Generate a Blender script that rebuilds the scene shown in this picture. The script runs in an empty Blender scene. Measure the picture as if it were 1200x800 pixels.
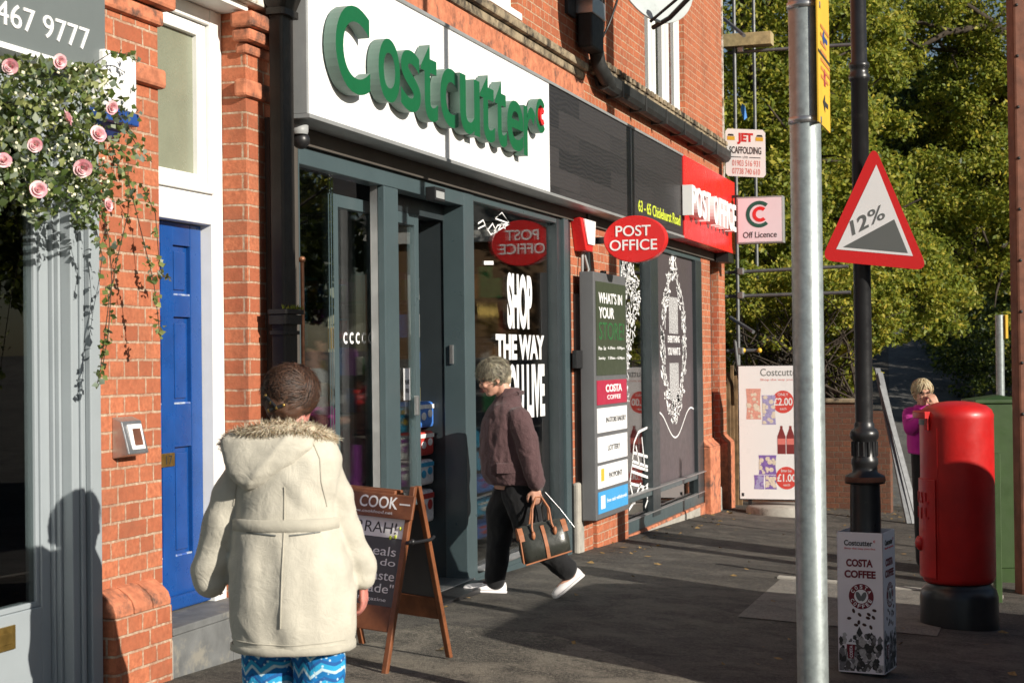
import bpy, bmesh, math, random
import numpy as np
from mathutils import Vector, Matrix, noise as mnoise
random.seed(7); RNG = np.random.default_rng(11)
scn = bpy.context.scene
COL = scn.collection
V = Vector
# ------------------------------------------------------------------ camera
FPX, TH, PH, RO = 1900., math.radians(18.18), math.atan(22/1900.), .012
CAM = V((0, -4.04, 1.706))
FW = V((math.cos(TH)*math.cos(PH), math.sin(TH)*math.cos(PH), math.sin(PH)))
_r0 = V((math.sin(TH), -math.cos(TH), 0)); _u0 = _r0.cross(FW)
RT = _r0*math.cos(RO) - _u0*math.sin(RO); UP = _r0*math.sin(RO) + _u0*math.cos(RO)
cd = bpy.data.cameras.new('camera'); cam = bpy.data.objects.new('camera', cd); COL.objects.link(cam)
cd.sensor_width = 36; cd.lens = 36*FPX/1200; cd.clip_end = 2000; cd.clip_start = .05
m3 = Matrix((RT, UP, -FW)).transposed(); cam.matrix_world = Matrix.Translation(CAM) @ m3.to_4x4()
cd.dof.use_dof = True; cd.dof.focus_distance = 10.5; cd.dof.aperture_fstop = 6.3
scn.camera = cam
# ------------------------------------------------------------------ light
SUN_EL = math.radians(22); SUN_D = V((.371*math.cos(SUN_EL), .928*math.cos(SUN_EL), -math.sin(SUN_EL))).normalized()  # travel direction
w = bpy.data.worlds.new('World'); scn.world = w; w.use_nodes = True
nt = w.node_tree; nt.nodes.clear()
sky = nt.nodes.new('ShaderNodeTexSky'); sky.sky_type = 'NISHITA'; sky.sun_disc = False
sky.sun_elevation = SUN_EL; sky.sun_rotation = math.atan2(-SUN_D.x, -SUN_D.y)
sky.air_density = 1.0; sky.dust_density = .8; sky.ozone_density = 1.0
bg = nt.nodes.new('ShaderNodeBackground'); bg.inputs['Strength'].default_value = .05
wo = nt.nodes.new('ShaderNodeOutputWorld'); nt.links.new(sky.outputs[0], bg.inputs[0]); nt.links.new(bg.outputs[0], wo.inputs[0])
sl = bpy.data.lights.new('sun', 'SUN'); sl.energy = 5.0; sl.angle = math.radians(.53); sl.color = (1, .93, .82)
so = bpy.data.objects.new('sun', sl); COL.objects.link(so); so.rotation_euler = SUN_D.to_track_quat('-Z', 'Y').to_euler(); so.location = (0, -30, 30)
scn.view_settings.view_transform = 'Standard'; scn.view_settings.look = 'None'; scn.view_settings.gamma = 1; scn.view_settings.exposure = .42
scn.cycles.max_bounces = 8; scn.cycles.transparent_max_bounces = 16; scn.cycles.use_denoising = True
scn.cycles.sample_clamp_indirect = 6
# ------------------------------------------------------------------ pixel helpers (points on real planes)
def ray(px, py): return FW + RT*((px-600)/FPX) - UP*((py-400)/FPX)
def F(px, py, Y=0.):
    d = ray(px, py); return CAM + d*((Y-CAM.y)/d.y)
def FX(px, py, X):
    d = ray(px, py); return CAM + d*((X-CAM.x)/d.x)
def FD(px, py, z): return CAM + ray(px, py)*z
GA, GB, GC = .454, -.034, .06
def gz(x, y):
    z = GA + GB*x + GC*max(y, -5.2)
    if x > 23: z += .0068*(min(x, 46)-23)**2 + max(0, x-46)*.04
    return z
def FG(px, py):
    d = ray(px, py); t = (GA+GB*CAM.x+GC*CAM.y-CAM.z)/(d.z-GB*d.x-GC*d.y); return CAM + d*t
# ------------------------------------------------------------------ materials
MATS = {}
class NT:
    def __init__(s, name):
        s.m = bpy.data.materials.new(name); s.m.use_nodes = True; s.t = s.m.node_tree; s.t.nodes.clear()
        s.out = s.t.nodes.new('ShaderNodeOutputMaterial'); MATS[name] = s.m
    def n(s, typ, **kw):
        nd = s.t.nodes.new(typ)
        for k, v in kw.items():
            if k.startswith('i_'): nd.inputs[k[2:].replace('_', ' ')].default_value = v
            else: setattr(nd, k, v)
        return nd
    def l(s, a, b): s.t.links.new(a, b)
    def pos(s): return s.n('ShaderNodeNewGeometry').outputs['Position']
    def math(s, op, a, b=None, c=None):
        nd = s.n('ShaderNodeMath', operation=op)
        for i, x in enumerate((a, b, c)):
            if x is None: continue
            if isinstance(x, (int, float)): nd.inputs[i].default_value = x
            else: s.l(x, nd.inputs[i])
        return nd.outputs[0]
    def noise(s, scale, vec=None, detail=4, rough=.6, dist=0):
        nd = s.n('ShaderNodeTexNoise'); nd.inputs['Scale'].default_value = scale; nd.inputs['Detail'].default_value = detail
        nd.inputs['Roughness'].default_value = rough; nd.inputs['Distortion'].default_value = dist
        s.l(vec if vec is not None else s.pos(), nd.inputs['Vector']); return nd.outputs['Fac']
    def ramp(s, fac, stops):
        nd = s.n('ShaderNodeValToRGB'); e = nd.color_ramp.elements
        while len(e) < len(stops): e.new(.5)
        for q, (p, c) in zip(e, stops):
            q.position = p; q.color = (*c, 1) if len(c) == 3 else c
        s.l(fac, nd.inputs[0]); return nd.outputs[0]
    def mix(s, fac, a, b, mode='MIX'):
        nd = s.n('ShaderNodeMix', data_type='RGBA', blend_type=mode)
        for sock, x in ((nd.inputs[0], fac), (nd.inputs[6], a), (nd.inputs[7], b)):
            if isinstance(x, (int, float)): sock.default_value = x
            elif isinstance(x, tuple): sock.default_value = (*x, 1) if len(x) == 3 else x
            else: s.l(x, sock)
        return nd.outputs[2]
    def scalev(s, v):
        nd = s.n('ShaderNodeVectorMath', operation='MULTIPLY'); s.l(s.pos(), nd.inputs[0]); nd.inputs[1].default_value = v; return nd.outputs[0]
    def bump(s, h, strength=.3, dist=.01):
        nd = s.n('ShaderNodeBump'); nd.inputs['Strength'].default_value = strength; nd.inputs['Distance'].default_value = dist; s.l(h, nd.inputs['Height']); return nd.outputs[0]
    def bsdf(s, col, rough=.5, metal=0, nrm=None, spec=.5, **kw):
        b = s.n('ShaderNodeBsdfPrincipled')
        for k, x in (('Base Color', col), ('Roughness', rough), ('Metallic', metal), ('Specular IOR Level', spec)):
            if isinstance(x, tuple): b.inputs[k].default_value = (*x, 1)
            elif isinstance(x, (int, float)): b.inputs[k].default_value = x
            else: s.l(x, b.inputs[k])
        for k, v in kw.items(): b.inputs[k.replace('_', ' ')].default_value = v
        if nrm is not None: s.l(nrm, b.inputs['Normal'])
        s.l(b.outputs[0], s.out.inputs[0]); return b
def sc(c, k): return tuple(min(1, x*k) for x in c)
def mat(name, col, rough=.5, metal=0, var=.12, vs=6., bump=.05, bs=80., dirt=None, da=.5, ds=3., spec=.5, **kw):
    """painted / plain surface with real variation, wear and a fine surface grain"""
    if name in MATS: return MATS[name]
    s = NT(name)
    c = s.mix(s.ramp(s.noise(vs), [(.3, (0,)*3), (.7, (1,)*3)]), sc(col, 1-var), sc(col, 1+var))
    if dirt:
        f = s.ramp(s.noise(ds, detail=8, rough=.7), [(1-da, (0,)*3), (min(1, 1-da+.12), (1,)*3)])
        c = s.mix(f, c, dirt)
    r = s.math('MULTIPLY_ADD', s.noise(vs*2.3), .3, rough-.15)
    s.bsdf(c, r, metal, s.bump(s.noise(bs, detail=3), bump, .004) if bump else None, spec, **kw)
    return s.m
def brick(name, c1, c2, mortar, stain=(.13, .075, .05), sa=.42, bw=.25, rh=.0825, dark=.0, squash=.5):
    s = NT(name)
    sp = s.n('ShaderNodeSeparateXYZ'); s.l(s.pos(), sp.inputs[0])
    cb = s.n('ShaderNodeCombineXYZ'); s.l(s.math('ADD', sp.outputs[0], sp.outputs[1]), cb.inputs[0]); s.l(sp.outputs[2], cb.inputs[1])
    wob = s.n('ShaderNodeTexNoise'); wob.inputs['Scale'].default_value = 14; s.l(s.pos(), wob.inputs['Vector'])
    wv = s.n('ShaderNodeVectorMath', operation='MULTIPLY_ADD'); s.l(wob.outputs['Color'], wv.inputs[0]); wv.inputs[1].default_value = (.012, .008, 0); s.l(cb.outputs[0], wv.inputs[2])
    b = s.n('ShaderNodeTexBrick', offset=.5, squash=squash, squash_frequency=2)
    s.l(wv.outputs[0], b.inputs['Vector'])
    for k, x in (('Scale', 1.), ('Brick Width', bw), ('Row Height', rh), ('Mortar Size', .0068), ('Mortar Smooth', .25), ('Bias', -.1)): b.inputs[k].default_value = x
    b.inputs['Color1'].default_value = (*c1, 1); b.inputs['Color2'].default_value = (*c2, 1); b.inputs['Mortar'].default_value = (*mortar, 1)
    c = s.mix(s.ramp(s.noise(45, detail=6), [(.35, (0,)*3), (.75, (1,)*3)]), b.outputs['Color'], sc(c1, .58))
    n2 = s.noise(22, detail=5); c = s.mix(s.ramp(n2, [(.48, (0,)*3), (.75, (.6,)*3)]), c, sc(c2, .75))
    c = s.mix(s.math('MULTIPLY', s.ramp(s.noise(2.2, detail=8, rough=.7), [(.48, (0,)*3), (.72, (1,)*3)]), sa), c, stain)
    h = s.math('ADD', s.math('MULTIPLY', b.outputs['Fac'], -1.), s.math('MULTIPLY', s.noise(70, detail=4), .5))
    s.bsdf(c, .88, 0, s.bump(h, .7, .008), .25); return s.m
def glass(name, tint=(.82, .86, .86), k=1.0, rough=.0, wav=0.):
    s = NT(name)
    tr = s.n('ShaderNodeBsdfTransparent'); tr.inputs[0].default_value = (*tint, 1)
    gl = s.n('ShaderNodeBsdfGlossy'); gl.inputs['Roughness'].default_value = rough; gl.inputs[0].default_value = (1, 1, 1, 1)
    fr = s.n('ShaderNodeFresnel'); fr.inputs[0].default_value = 1.5
    if wav:
        b = s.bump(s.noise(1.1, detail=1), wav, .02); s.l(b, gl.inputs['Normal'])
    mx = s.n('ShaderNodeMixShader'); s.l(s.math('MULTIPLY', fr.outputs[0], k), mx.inputs[0]); s.l(tr.outputs[0], mx.inputs[1]); s.l(gl.outputs[0], mx.inputs[2])
    s.l(mx.outputs[0], s.out.inputs[0]); return s.m
def leafmat(name, stops, trans=.35, patch=None):
    s = NT(name)
    g = s.n('ShaderNodeNewGeometry')
    f = s.math('MULTIPLY_ADD', s.noise(1.1, detail=3), .9, s.math('MULTIPLY_ADD', g.outputs['Random Per Island'], .7, -.3))
    c = s.ramp(f, stops)
    d = s.n('ShaderNodeBsdfPrincipled'); s.l(c, d.inputs['Base Color']); d.inputs['Roughness'].default_value = .5; d.inputs['Specular IOR Level'].default_value = .35
    t = s.n('ShaderNodeBsdfTranslucent'); s.l(s.mix(.5, c, (.25, .3, .03)), t.inputs[0])
    mx = s.n('ShaderNodeMixShader'); mx.inputs[0].default_value = trans; s.l(d.outputs[0], mx.inputs[1]); s.l(t.outputs[0], mx.inputs[2]); s.l(mx.outputs[0], s.out.inputs[0]); return s.m
def asphalt(name, base, lite, amt=.5, grain=180):
    s = NT(name)
    big = s.noise(.55, detail=7, rough=.68, dist=.6); mid = s.noise(3.2, detail=6, rough=.7); fine = s.noise(grain, detail=3, rough=.8)
    vor = s.n('ShaderNodeTexVoronoi'); vor.inputs['Scale'].default_value = 95; s.l(s.pos(), vor.inputs['Vector'])
    c = s.mix(s.ramp(big, [(.40, (0,)*3), (.62, (1,)*3)]), base, lite)
    c = s.mix(s.math('MULTIPLY', s.ramp(mid, [(.44, (0,)*3), (.60, (1,)*3)]), amt), c, sc(base, .5))
    g2 = s.noise(46, detail=4, rough=.75); c = s.mix(s.math('MULTIPLY', s.ramp(g2, [(.50, (0,)*3), (.66, (1,)*3)]), .6), c, sc(lite, 1.6)); c = s.mix(s.math('MULTIPLY', s.ramp(g2, [(.34, (1,)*3), (.46, (0,)*3)]), .65), c, sc(base, .4))
    c = s.mix(s.math('MULTIPLY', s.ramp(fine, [(.45, (0,)*3), (.62, (1,)*3)]), .5), c, sc(lite, 1.7))
    c = s.mix(s.ramp(vor.outputs['Distance'], [(.05, (.55,)*3), (.3, (0,)*3)]), c, sc(base, .35))
    wp = s.noise(1.3, detail=9, rough=.75, dist=1.5); c = s.mix(s.math('MULTIPLY', s.ramp(wp, [(.52, (0,)*3), (.60, (1,)*3)]), .55), c, sc(lite, 1.35)); c = s.mix(s.math('MULTIPLY', s.ramp(wp, [(.36, (1,)*3), (.42, (0,)*3)]), .6), c, sc(base, .6))
    # scattered pale spots of old gum
    v2 = s.n('ShaderNodeTexVoronoi'); v2.inputs['Scale'].default_value = 3.1; s.l(s.pos(), v2.inputs['Vector'])
    c = s.mix(s.ramp(v2.outputs['Distance'], [(.045, (.6,)*3), (.07, (0,)*3)]), c, sc(lite, 1.5))
    h = s.math('ADD', s.math('ADD', s.math('MULTIPLY', vor.outputs['Distance'], .6), fine), s.math('MULTIPLY', g2, 1.5))
    s.bsdf(c, s.math('MULTIPLY_ADD', mid, .3, .62), 0, s.bump(h, .6, .009), .3); return s.m
M = {}
M['brick'] = brick('red_brick', (.55, .185, .092), (.35, .098, .050), (.50, .41, .30))
M['brick_up'] = brick('upper_brick', (.50, .16, .075), (.34, .10, .052), (.52, .42, .29), sa=.4)
M['brick_rub'] = mat('rubbed_brick', (.47, .165, .085), .85, var=.35, vs=14, bump=.6, bs=45, dirt=(.13, .07, .05), da=.48, ds=6)
M['brick_old'] = brick('old_wall_brick', (.20, .085, .05), (.12, .06, .045), (.14, .12, .09), sa=.5, bw=.23, rh=.078)
M['brick_brown'] = brick('brown_brick', (.26, .15, .075), (.19, .11, .06), (.26, .2, .13), sa=.15, bw=.23, rh=.078)
M['stone'] = mat('weathered_stone', (.27, .215, .14), .9, var=.4, vs=9, bump=.7, bs=45, dirt=(.045, .036, .026), da=.52, ds=4)
M['slate'] = mat('step_stone', (.13, .135, .135), .75, var=.25, vs=7, bump=.25, bs=40, dirt=(.22, .21, .18), da=.45, ds=6)
M['concrete'] = mat('concrete', (.34, .32, .28), .9, var=.2, vs=8, bump=.3, bs=60, dirt=(.14, .13, .11), da=.42, ds=4)
M['white'] = mat('white_gloss_paint', (.80, .80, .77), .4, var=.04, bump=.12, bs=25, dirt=(.45, .43, .38), da=.3, ds=9)
M['peel'] = mat('peeling_paint', (.62, .60, .54), .8, var=.15, vs=12, bump=.5, bs=30, dirt=(.22, .16, .09), da=.55, ds=9)
M['signwhite'] = mat('sign_white', (.86, .86, .86), .3, var=.012, vs=1.5, bump=.02, bs=3)
M['alu'] = mat('aluminium', (.5, .5, .5), .4, .8, var=.08)
M['grey_trim'] = mat('silver_trim', (.34, .35, .35), .4, .3, var=.08)
M['green'] = mat('sign_green', (.004, .105, .034), .38, var=.05, bump=.02)
M['green_side'] = mat('letter_return', (.10, .165, .135), .5, var=.1)
M['red'] = mat('sign_red', (.66, .022, .022), .28, var=.04, vs=2, bump=.02)
M['postred'] = mat('pillar_red', (.47, .010, .009), .42, var=.16, vs=5, bump=.2, bs=26, dirt=(.36, .012, .010), da=.36, ds=7, Coat_Weight=.12, Coat_Roughness=.25)
M['black'] = mat('black_gloss', (.014, .014, .015), .35, var=.3, bump=.2, bs=35, dirt=(.06, .055, .05), da=.38, ds=9)
M['castiron'] = mat('black_cast_iron', (.016, .014, .012), .5, var=.3, bump=.35, bs=40, dirt=(.055, .038, .026), da=.38, ds=8, spec=.35)
M['galv'] = mat('galvanised', (.34, .38, .375), .42, .55, var=.16, vs=26, bump=.1, bs=120, dirt=(.27, .29, .28), da=.45, ds=12)
M['tube'] = mat('scaffold_tube', (.16, .165, .17), .5, .5, var=.2, vs=14)
M['frame'] = mat('grey_green_frame', (.058, .085, .093), .33, var=.07, vs=3, bump=.03, dirt=(.10, .12, .125), da=.3, ds=6)
M['frame_dk'] = mat('dark_frame', (.028, .036, .04), .35, var=.1, bump=.03)
M['shop_grey'] = mat('pale_grey_paint', (.29, .325, .345), .38, var=.04, vs=4, bump=.06, bs=30, dirt=(.26, .28, .29), da=.3, ds=5)
M['sign_grey'] = mat('slate_grey_sign', (.135, .155, .155), .45, var=.03, bump=.02)
M['blue'] = mat('blue_door_paint', (.008, .062, .25), .3, var=.14, vs=5, bump=.2, bs=18, dirt=(.03, .11, .33), da=.38, ds=6)
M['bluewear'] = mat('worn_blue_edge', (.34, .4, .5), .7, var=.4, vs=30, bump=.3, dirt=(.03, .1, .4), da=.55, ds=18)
M['navy'] = mat('alarm_blue', (.02, .07, .28), .4)
M['brass'] = mat('brass', (.42, .28, .08), .35, .85, var=.25, vs=20)
M['steel'] = mat('brushed_steel', (.5, .5, .5), .35, .85, var=.1, vs=30)
M['copper'] = mat('copper', (.42, .2, .11), .5, .6, var=.3, vs=20)
M['black_pl'] = mat('black_plastic', (.016, .016, .017), .4)
M['grey_pl'] = mat('grey_plastic', (.3, .31, .31), .5)
M['lead'] = mat('lead_gutter', (.018, .019, .018), .6, var=.4, vs=9, bump=.4, bs=30, dirt=(.13, .06, .04), da=.35, ds=6)
M['wood'] = mat('stained_wood', (.17, .058, .022), .5, var=.35, vs=9, bump=.2, bs=40)
M['plank'] = mat('old_plank', (.36, .29, .15), .85, var=.3, vs=12, bump=.4, bs=30)
M['fence'] = mat('fence_wood', (.17, .105, .05), .85, var=.4, vs=9, bump=.4, bs=30)
M['chalk'] = mat('chalk_panel', (.075, .078, .082), .6, var=.1, vs=4, bump=.02)
M['ink'] = mat('dark_print', (.03, .03, .032), .5, var=0, bump=0)
M['greyprint'] = mat('grey_print', (.13, .14, .135), .5, var=0, bump=0)
M['wprint'] = mat('white_print', (.82, .82, .82), .5, var=.02, bump=0)
M['rprint'] = mat('red_print', (.62, .03, .03), .5, var=0, bump=0)
M['rfade'] = mat('faded_red_print', (.72, .2, .17), .5, var=.05, bump=0)
M['maroon'] = mat('maroon_print', (.16, .006, .018), .5, var=0, bump=0)
M['crim'] = mat('crimson_panel', (.40, .02, .055), .4, var=.03, bump=0)
M['cyan'] = mat('blue_panel', (.055, .33, .66), .4, var=.03, bump=0)
M['olive'] = mat('dark_olive_panel', (.05, .062, .038), .4, var=.06, bump=0)
M['gscrib'] = mat('green_print', (.03, .125, .04), .5, var=.1, bump=0)
M['lime'] = mat('lime_print', (.62, .72, .06), .5, var=0, bump=0)
M['pinkwhite'] = mat('lightbox_face', (.74, .64, .69), .35, var=.02, bump=0)
M['yellow'] = mat('yellow_sign', (.72, .44, .04), .45, var=.06, vs=4, bump=.03, dirt=(.5, .33, .07), da=.35, ds=8)
M['darkgreen'] = mat('cabinet_green', (.028, .062, .012), .5, var=.15, vs=4, bump=.12, bs=30, dirt=(.05, .075, .03), da=.3, ds=6)
M['palegreen'] = mat('pale_green_post', (.2, .27, .14), .6, var=.2)
M['rust'] = mat('brown_rust_post', (.15, .055, .03), .75, var=.35, vs=7, bump=.4, bs=30)
M['vinyl'] = mat('dark_vinyl', (.075, .062, .068), .4, var=.06, bump=.01)
M['floor'] = mat('shop_floor', (.24, .225, .20), .5, var=.15)
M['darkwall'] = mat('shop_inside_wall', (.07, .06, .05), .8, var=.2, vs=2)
M['shopwall'] = mat('shop_wall', (.22, .20, .18), .8, var=.2, vs=2)
M['ceil'] = mat('shop_ceiling', (.16, .155, .15), .8)
M['glass'] = glass('shop_glass', (.95, .97, .965), k=.95, wav=.03)
M['glass_dk'] = glass('dark_glass', (.42, .46, .46), 1.2, wav=.02)
M['frost'] = mat('frosted_glass', (.22, .235, .17), .25, var=.1, vs=3, bump=.5, bs=70)
M['pane'] = mat('window_pane', (.025, .03, .035), .06, var=.1, bump=.02, bs=2)
M['dish'] = mat('dish_grey', (.42, .46, .46), .45, var=.08, vs=4, dirt=(.26, .28, .27), da=.4, ds=5)
M['asphalt'] = asphalt('asphalt_pavement', (.030, .029, .029), (.105, .095, .080), .75)
M['worn'] = asphalt('worn_asphalt', (.040, .038, .035), (.185, .165, .132), 1.0, 140)
M['road'] = asphalt('asphalt_road', (.07, .068, .068), (.14, .135, .125), .3)
M['slab'] = asphalt('concrete_slab', (.135, .128, .118), (.20, .185, .16), .4, 120)
M['bark'] = mat('bark', (.045, .034, .024), .95, var=.4, vs=10, bump=.8, bs=18)
M['leaf_mid'] = leafmat('leaf_mid', [(.06, (.05, .08, .014)), (.26, (.15, .21, .035)), (.50, (.27, .32, .05)), (.85, (.42, .38, .065))], .5)
M['leaf_yel'] = leafmat('leaf_yellowing', [(.06, (.10, .14, .02)), (.30, (.26, .30, .045)), (.55, (.42, .42, .06)), (.88, (.60, .48, .065))], .5)
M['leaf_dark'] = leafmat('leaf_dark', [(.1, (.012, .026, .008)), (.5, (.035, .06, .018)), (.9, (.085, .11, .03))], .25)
M['leaf_ivy'] = leafmat('leaf_ivy', [(.05, (.03, .06, .015)), (.35, (.09, .145, .035)), (.6, (.19, .24, .08)), (.95, (.40, .42, .16))], .35)
M['leaf_grey'] = leafmat('leaf_eucalyptus', [(.1, (.10, .14, .11)), (.6, (.22, .27, .20)), (.9, (.42, .44, .32))], .25)
M['leaf_fall'] = mat('fallen_leaf', (.24, .15, .05), .8, var=.5, vs=40, bump=0)
def petal(name, a, b):
    s = NT(name); g = s.n('ShaderNodeNewGeometry')
    s.bsdf(s.mix(g.outputs['Random Per Island'], a, b), .6, Subsurface_Weight=.15); return s.m
M['rose'] = petal('rose_pink', (.74, .30, .36), (.88, .66, .65))
def darkwood(name):
    s = NT(name)
    sp = s.n('ShaderNodeSeparateXYZ'); s.l(s.pos(), sp.inputs[0]); cb = s.n('ShaderNodeCombineXYZ'); s.l(sp.outputs[0], cb.inputs[0]); s.l(sp.outputs[2], cb.inputs[1])
    b = s.n('ShaderNodeTexBrick', offset=.37); s.l(cb.outputs[0], b.inputs['Vector'])
    for k, x in (('Scale', 1.), ('Brick Width', 1.7), ('Row Height', .165), ('Mortar Size', .003)): b.inputs[k].default_value = x
    b.inputs['Color1'].default_value = (.040, .036, .037, 1); b.inputs['Color2'].default_value = (.012, .0115, .013, 1); b.inputs['Mortar'].default_value = (.012, .012, .012, 1)
    wv = s.n('ShaderNodeTexWave', bands_direction='Z'); wv.inputs['Scale'].default_value = 9; wv.inputs['Distortion'].default_value = 14; wv.inputs['Detail'].default_value = 4; wv.inputs['Detail Scale'].default_value = .55
    s.l(s.scalev((.45, 1, 1.0)), wv.inputs['Vector'])
    c = s.mix(s.math('MULTIPLY', wv.outputs['Fac'], .3), b.outputs['Color'], (.055, .050, .050)); s.bsdf(c, .45, 0, s.bump(wv.outputs['Fac'], .1, .004)); return s.m
M['darkwood'] = darkwood('dark_wood_cladding')
# cloth and skin
def cloth(name, col, rough=.85, var=.12, weave=420, wr=14, amt=.25, dirt=None):
    s = NT(name)
    c = s.mix(s.ramp(s.noise(9, detail=5), [(.3, (0,)*3), (.7, (1,)*3)]), sc(col, 1-var), sc(col, 1+var))
    if dirt: c = s.mix(s.math('MULTIPLY', s.ramp(s.noise(5, detail=6), [(.5, (0,)*3), (.75, (1,)*3)]), .4), c, dirt)
    h = s.math('ADD', s.math('MULTIPLY', s.noise(weave, detail=2), .25), s.noise(wr, detail=3, dist=1.2))
    s.bsdf(c, rough, 0, s.bump(h, amt, .02), .25, Sheen_Weight=.15); return s.m
M['parka'] = cloth('beige_parka', (.50, .472, .395), .8, weave=300, wr=16, amt=.28, dirt=(.43, .40, .33))
M['parka_dk'] = cloth('parka_band', (.43, .405, .335), .8)
M['fur'] = petal('hood_fur', (.30, .215, .115), (.70, .62, .48))
M['hair_br'] = petal('brown_hair', (.012, .006, .004), (.095, .042, .022))
M['hair_gr'] = petal('grey_hair', (.018, .015, .011), (.40, .34, .24))
M['hair_bl'] = petal('blonde_hair', (.30, .21, .11), (.58, .47, .30))
M['purple'] = cloth('plum_coat', (.088, .048, .05), .8, wr=22, amt=.5)
M['trouser'] = cloth('black_trousers', (.010, .010, .011), .85)
M['pinkcoat'] = cloth('magenta_fleece', (.42, .016, .24), .85)
M['apron'] = cloth('black_apron', (.012, .012, .014), .8)
M['tee'] = cloth('white_tee', (.72, .72, .72), .85)
M['shoe_w'] = mat('white_shoe', (.68, .66, .66), .5, var=.06)
M['shoe_b'] = mat('dark_shoe', (.02, .02, .02), .5)
M['lace'] = mat('shoe_dark_lining', (.05, .02, .02), .8)
def skin(name, col):
    s = NT(name); c = s.mix(s.ramp(s.noise(30, detail=3), [(.4, (0,)*3), (.7, (1,)*3)]), col, sc(col, .86)); s.bsdf(c, .5, 0, s.bump(s.noise(160), .1, .002), .4, Subsurface_Weight=.12, Subsurface_Scale=.01); return s.m
M['skin'] = skin('skin', (.56, .30, .21)); M['skin_red'] = skin('skin_cold', (.58, .22, .18))
M['eye'] = mat('eye_dark', (.02, .015, .012), .2, var=0, bump=0); M['lip'] = mat('lip', (.4, .12, .1), .5, var=0, bump=0)
def pattern(name):
    s = NT(name); tc = s.n('ShaderNodeSeparateXYZ'); s.l(s.pos(), tc.inputs[0])
    u = s.math('ADD', s.math('MULTIPLY', tc.outputs[1], 14.), s.math('MULTIPLY', tc.outputs[0], 9.)); zz = s.math('MULTIPLY', tc.outputs[2], 15.)
    tri = s.math('ABSOLUTE', s.math('SUBTRACT', s.math('FRACT', u), .5))
    a = s.math('FRACT', s.math('ADD', zz, tri)); st = s.ramp(a, [(.0, (.012, .16, .42)), (.3, (.012, .16, .42)), (.34, (.5, .66, .72)), (.48, (.5, .66, .72)), (.52, (.03, .33, .58)), (.78, (.03, .33, .58)), (.82, (.02, .1, .3)), (1, (.02, .1, .3))])
    vo = s.n('ShaderNodeTexVoronoi'); vo.inputs['Scale'].default_value = 42; s.l(s.pos(), vo.inputs['Vector'])
    c = s.mix(s.ramp(vo.outputs['Distance'], [(.16, (.8,)*3), (.24, (0,)*3)]), st, (.55, .72, .78))
    s.bsdf(c, .85, 0, s.bump(s.noise(18, detail=3, dist=1), .35, .02), .2); return s.m
M['leggings'] = pattern('blue_patterned_leggings')
M['bag_dk'] = mat('dark_leather', (.036, .038, .032), .32, var=.25, vs=14, bump=.4, bs=22)
M['bag_tan'] = mat('tan_leather', (.36, .135, .06), .5, var=.2, vs=14, bump=.2)
# ------------------------------------------------------------------ mesh builder
_tx = {}
def text_raw(s, bold=0., res=4):
    k = (s, bold, res)
    if k in _tx: return _tx[k]
    c = bpy.data.curves.new('t', 'FONT'); c.body = s; c.offset = bold; c.resolution_u = res; c.fill_mode = 'FRONT'
    o = bpy.data.objects.new('t', c); COL.objects.link(o); c.extrude = .5
    c.fill_mode = 'BOTH'
    bpy.context.view_layer.update()
    me = bpy.data.meshes.new_from_object(o.evaluated_get(bpy.context.evaluated_depsgraph_get()))
    v = np.array([q.co[:] for q in me.vertices]); f = [tuple(p.vertices) for p in me.polygons]
    nz = [p.normal.z for p in me.polygons]
    lo, hi = v.min(0), v.max(0); v = (v-lo)/np.maximum(hi-lo, 1e-6)
    bpy.data.objects.remove(o); bpy.data.curves.remove(c); bpy.data.meshes.remove(me)
    _tx[k] = (v, f, nz, (hi[0]-lo[0])/(hi[1]-lo[1])); return _tx[k]
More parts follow.
